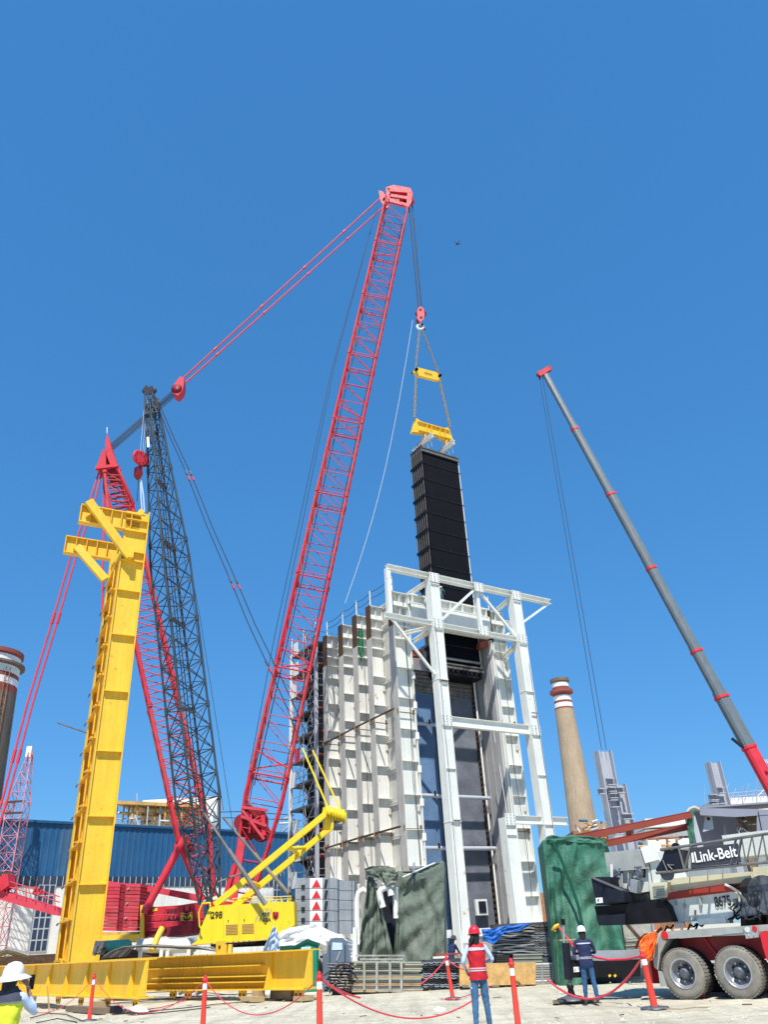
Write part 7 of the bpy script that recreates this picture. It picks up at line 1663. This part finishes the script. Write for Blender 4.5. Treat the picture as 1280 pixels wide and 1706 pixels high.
    if vest:
        R_ = [(.84, .175, .135, 0, -.005), (.86, .178, .137, 0, -.005), (.98, .165, .13, 0, 0), (1.10, .158, .123, 0, 0), (1.22, .175, .132, 0, 0), (1.32, .192, .135, 0, 0), (1.40, .19, .118, 0, 0), (1.44, .15, .09, 0, 0), (1.475, .085, .068, 0, 0), (1.50, .07, .062, 0, 0)]
        R2 = []
        for a, b__ in zip(R_, R_[1:]):
            for i_ in range(4): R2.append(tuple(lerp(x, y, i_ / 4) for x, y in zip(a, b__)))
        R2.append(R_[-1]); shell('vest', R2, vest, False, 48)
        for (za, zb_, m) in (bands or []):
            def rr(z):
                for a, b__ in zip(R_, R_[1:]):
                    if a[0] <= z <= b__[0]: f = (z - a[0]) / (b__[0] - a[0]); return lerp(a[1], b__[1], f) + .005, lerp(a[2], b__[2], f) + .005
                return .18, .13
            shell('reflective_band', [(z, rr(z)[0], rr(z)[1], 0, 0) for z in (za, (za + zb_) / 2, zb_)], m)
    # head gear
    hc = (0, .02, 1.615)
    if hair:
        shell('hair', [(1.44, .05, .03, 0, -.075), (1.50, .075, .055, 0, -.05), (1.57, .09, .09, 0, -.012), (1.64, .092, .1, 0, 0), (1.68, .06, .06, 0, 0)], 'hair', True, 20)
    br = .0 if hat == 'cap' else 1
    mb = MB(); n = 28; vs_ = []
    pr = [(1.605, .112, .128), (1.62, .113, .128), (1.66, .110, .124), (1.70, .096, .108), (1.73, .066, .076), (1.745, .02, .024)]
    for z, rx, ry in pr:
        for j in range(n): g = 2 * math.pi * j / n; vs_.append(W(rx * math.cos(g), .012 + ry * math.sin(g) , z + .02 - headpitch * ry * math.sin(g)) + B_)
    mb.add(vs_, [(i * n + j, i * n + (j + 1) % n, (i + 1) * n + (j + 1) % n, (i + 1) * n + j) for i in range(len(pr) - 1) for j in range(n)], True); mb.add(vs_[-n:], [list(range(n))])
    hm = mb.build('helmet', helmet, ob)
    mb = MB(); vs_ = []
    for rr_, dz in ((.0, .0), (1, -.012 - br * .03)):
        for j in range(n):
            g = 2 * math.pi * j / n; e = (.02 + .05 * max(0, math.sin(g)) ** 2) if not br else .095
            vs_.append(W((.112 + e * rr_) * math.cos(g), .012 + (.128 + e * rr_) * math.sin(g), 1.628 + dz - headpitch * (.128 + e * rr_) * math.sin(g)) + B_)
    q = [v - UP * .006 for v in vs_]
    mb.add(vs_ + q, [(j, (j + 1) % n, n + (j + 1) % n, n + j) for j in range(n)] + [(2 * n + j, 3 * n + j, 3 * n + (j + 1) % n, 2 * n + (j + 1) % n) for j in range(n)] + [(n + j, n + (j + 1) % n, 3 * n + (j + 1) % n, 3 * n + j) for j in range(n)], True); mb.build('brim', helmet, hm)
    bar('ridge', W(0, -.09, 1.70) + B_, W(0, .1, 1.74) + B_, .02, .02, helmet, hm)
    # nose and ears
    mb = MB(); f = W(0, .105, 1.585) + B_; mb.lathe(W(0, .085, 1.60) + B_, W(0, .04, -.03), [(0, .004), (.02, .014), (.035, .004)], 8); mb.build('nose', 'skin', ob)
    for sg in (-1, 1): MB().lathe(W(sg * .078, .012, 1.585) + B_, W(sg, 0, 0), [(0, .02), (.012, .024), (.014, .01)], 10).build('ear', 'skin', ob)
    return ob, W
Pf = gr(806, 1719); Pf.z = 0
hr = (at(806, 1541, Pf.y).z - .0)
o, W = person('worker in a red reflective vest and red helmet with blue jeans', Pf, hr / 1.765 * 1.70, .12, 'vestred', 'jeans', 'shirt', 'helmetr', 'cap', (-.20, .14, 1.0), (.20, .22, 1.12), .05, .0, True, 'vestred', [(1.335, 1.375, 'tape'), (1.375, 1.39, 'tapepink'), (.985, 1.005, 'tape'), (1.02, 1.045, 'tapepink')], True, .04)
MB().tube([W(.09, .02, 1.62) + Pf, W(.10, -.03, 1.5) + Pf, W(.06, -.02, 1.47) + Pf], .006, 5).build('chin_strap', 'pvc', o)
MB().tube([W(-.05, -.09, 1.56) + Pf, W(-.11, -.1, 1.50) + Pf, W(-.13, -.09, 1.42) + Pf], [.05, .045, .02], 8).build('pony_tail', 'hair', o)
Pn = gr(988, 1673); Pn.z = 0
hn = at(980, 1541, Pn.y).z
o, W = person('worker in a navy vest and white helmet standing before the green tarpaulin', Pn, hn / 1.765 * 1.70, -.1, 'navy', 'jeansd', 'navy', 'helmetw', 'cap', (-.13, .24, 1.12), (.13, .26, 1.12), .05, .02, True, 'navy', [(1.335, 1.365, 'tape'), (1.0, 1.015, 'tape'), (1.03, 1.045, 'tape')], False, -.05)
Pl = at(16, 1650, 9.6); Pl.z = 0
hl = at(22, 1602, 9.6).z
o, W = person('person in a yellow vest and wide brimmed white helmet at the left edge', Pl, hl / 1.765 * 1.70, -.25, 'charcoal', 'jeansd', 'shirt', 'helmetw', 'brim', (-.2, .3, 1.2), (.17, .13, 1.44), .05, 0, True, 'hivis', [(1.34, 1.37, 'tape')], False, 0, None, -.1, (.35, -.1, -1))
R_ = []
mb = MB(); n = 28
vs_ = []
for (z, rx, ry) in ((1.36, .215, .155), (1.40, .212, .142), (1.44, .172, .112), (1.48, .105, .088), (1.51, .085, .076)):
    for j in range(n): g = 2 * math.pi * j / n; vs_.append(W(rx * math.cos(g), ry * math.sin(g), z) + Pl)
mb.add(vs_, [(i * n + j, i * n + (j + 1) % n, (i + 1) * n + (j + 1) % n, (i + 1) * n + j) for i in range(4) for j in range(n)], True); mb.build('shoulder_yoke', 'charcoal', o)
ph = MB().box(W(.13, .16, 1.46) + Pl, V((.012, 0, 0)), V((.02, .06, 0)), UP * .14).build('mobile_phone', 'black', None, W(.13, .16, 1.46) + Pl); tag(ph, 'dark phone held to the face of the person at the left edge', 'phone')
Pb = at(750, 1580, 34.2); Pb.z = 0
o, W = person('stooping person in dark navy clothes beside the olive tarpaulin', Pb, 1.62, -.9, 'navy', 'navy', 'navy', 'charcoal', 'cap', (-.16, .42, 1.05), (.16, .42, 1.05), .08, .3, True, 'navy', None, False, .1)
for (x, y, v, m, lab, yw) in ((736, 1000, 2.3, 'tarpg', 'tiny worker in green on the casing roof left of the black bundle', -.5), (796, 1002, 2.2, 'shirtb', 'tiny worker in blue on the casing roof right of the black bundle', .6)):
    p = BP.px(x, y, v + .3); p.z = TOP
    person(lab, p, 1.7, yw, m, 'jeansd', m, 'helmetw', 'cap', (-.2, .3, 1.2), (.2, .3, 1.1), .08, .15, False, None, None, group='workers on the casing roof')

# ================================================================== drone
def drone():
    c = at(763, 406, 32); t = thing('quadcopter', 'tiny dark quadcopter hovering in the sky right of the boom', 'drone', c)
    MB().lathe(c, UP, [(-.05, 0), (-.04, .06), (.03, .07), (.05, .03), (.05, 0)], 10).build('shell', 'drone', t)
    for a in (.5, 2.2, 3.6, 5.3):
        e = c + V((math.cos(a) * .16, math.sin(a) * .16, .03)); strut('arm', c, e, .012, 'drone', t); bar('rotor', e - V((.08, .02, -.02)), e + V((.08, .02, .02)), .015, .005, 'drone', t); strut('leg', e, e - UP * .08, .006, 'drone', t)
drone()
# overhead wires behind the cranes
for i, (pts) in enumerate((((365, 1353), (400, 1352), (490, 1358)), ((370, 1362), (430, 1364), (492, 1366)))):
    P = [at(x, y, 78) for x, y in pts]; o = rope_mesh('overhead_wire', P, .05, 'steelrope', None, 4, P[0]); tag(o, ['upper dark overhead wire behind the red boom foot', 'lower dark overhead wire behind the red boom foot'][i], 'wire')
t = thing('roof_antenna', 'thin grey roof bracket on the blue warehouse right of the red boom', 'bracket', at(470, 1388, 99))
for a, b_ in (((468, 1388), (470, 1362)), ((468, 1388), (490, 1368)), ((474, 1364), (480, 1362)), ((466, 1372), (486, 1371))): strut('bracket_arm', at(*a, 99), at(*b_, 99), .12, 'galv', t)

bpy.context.view_layer.update()
print('objects', len(bpy.data.objects))
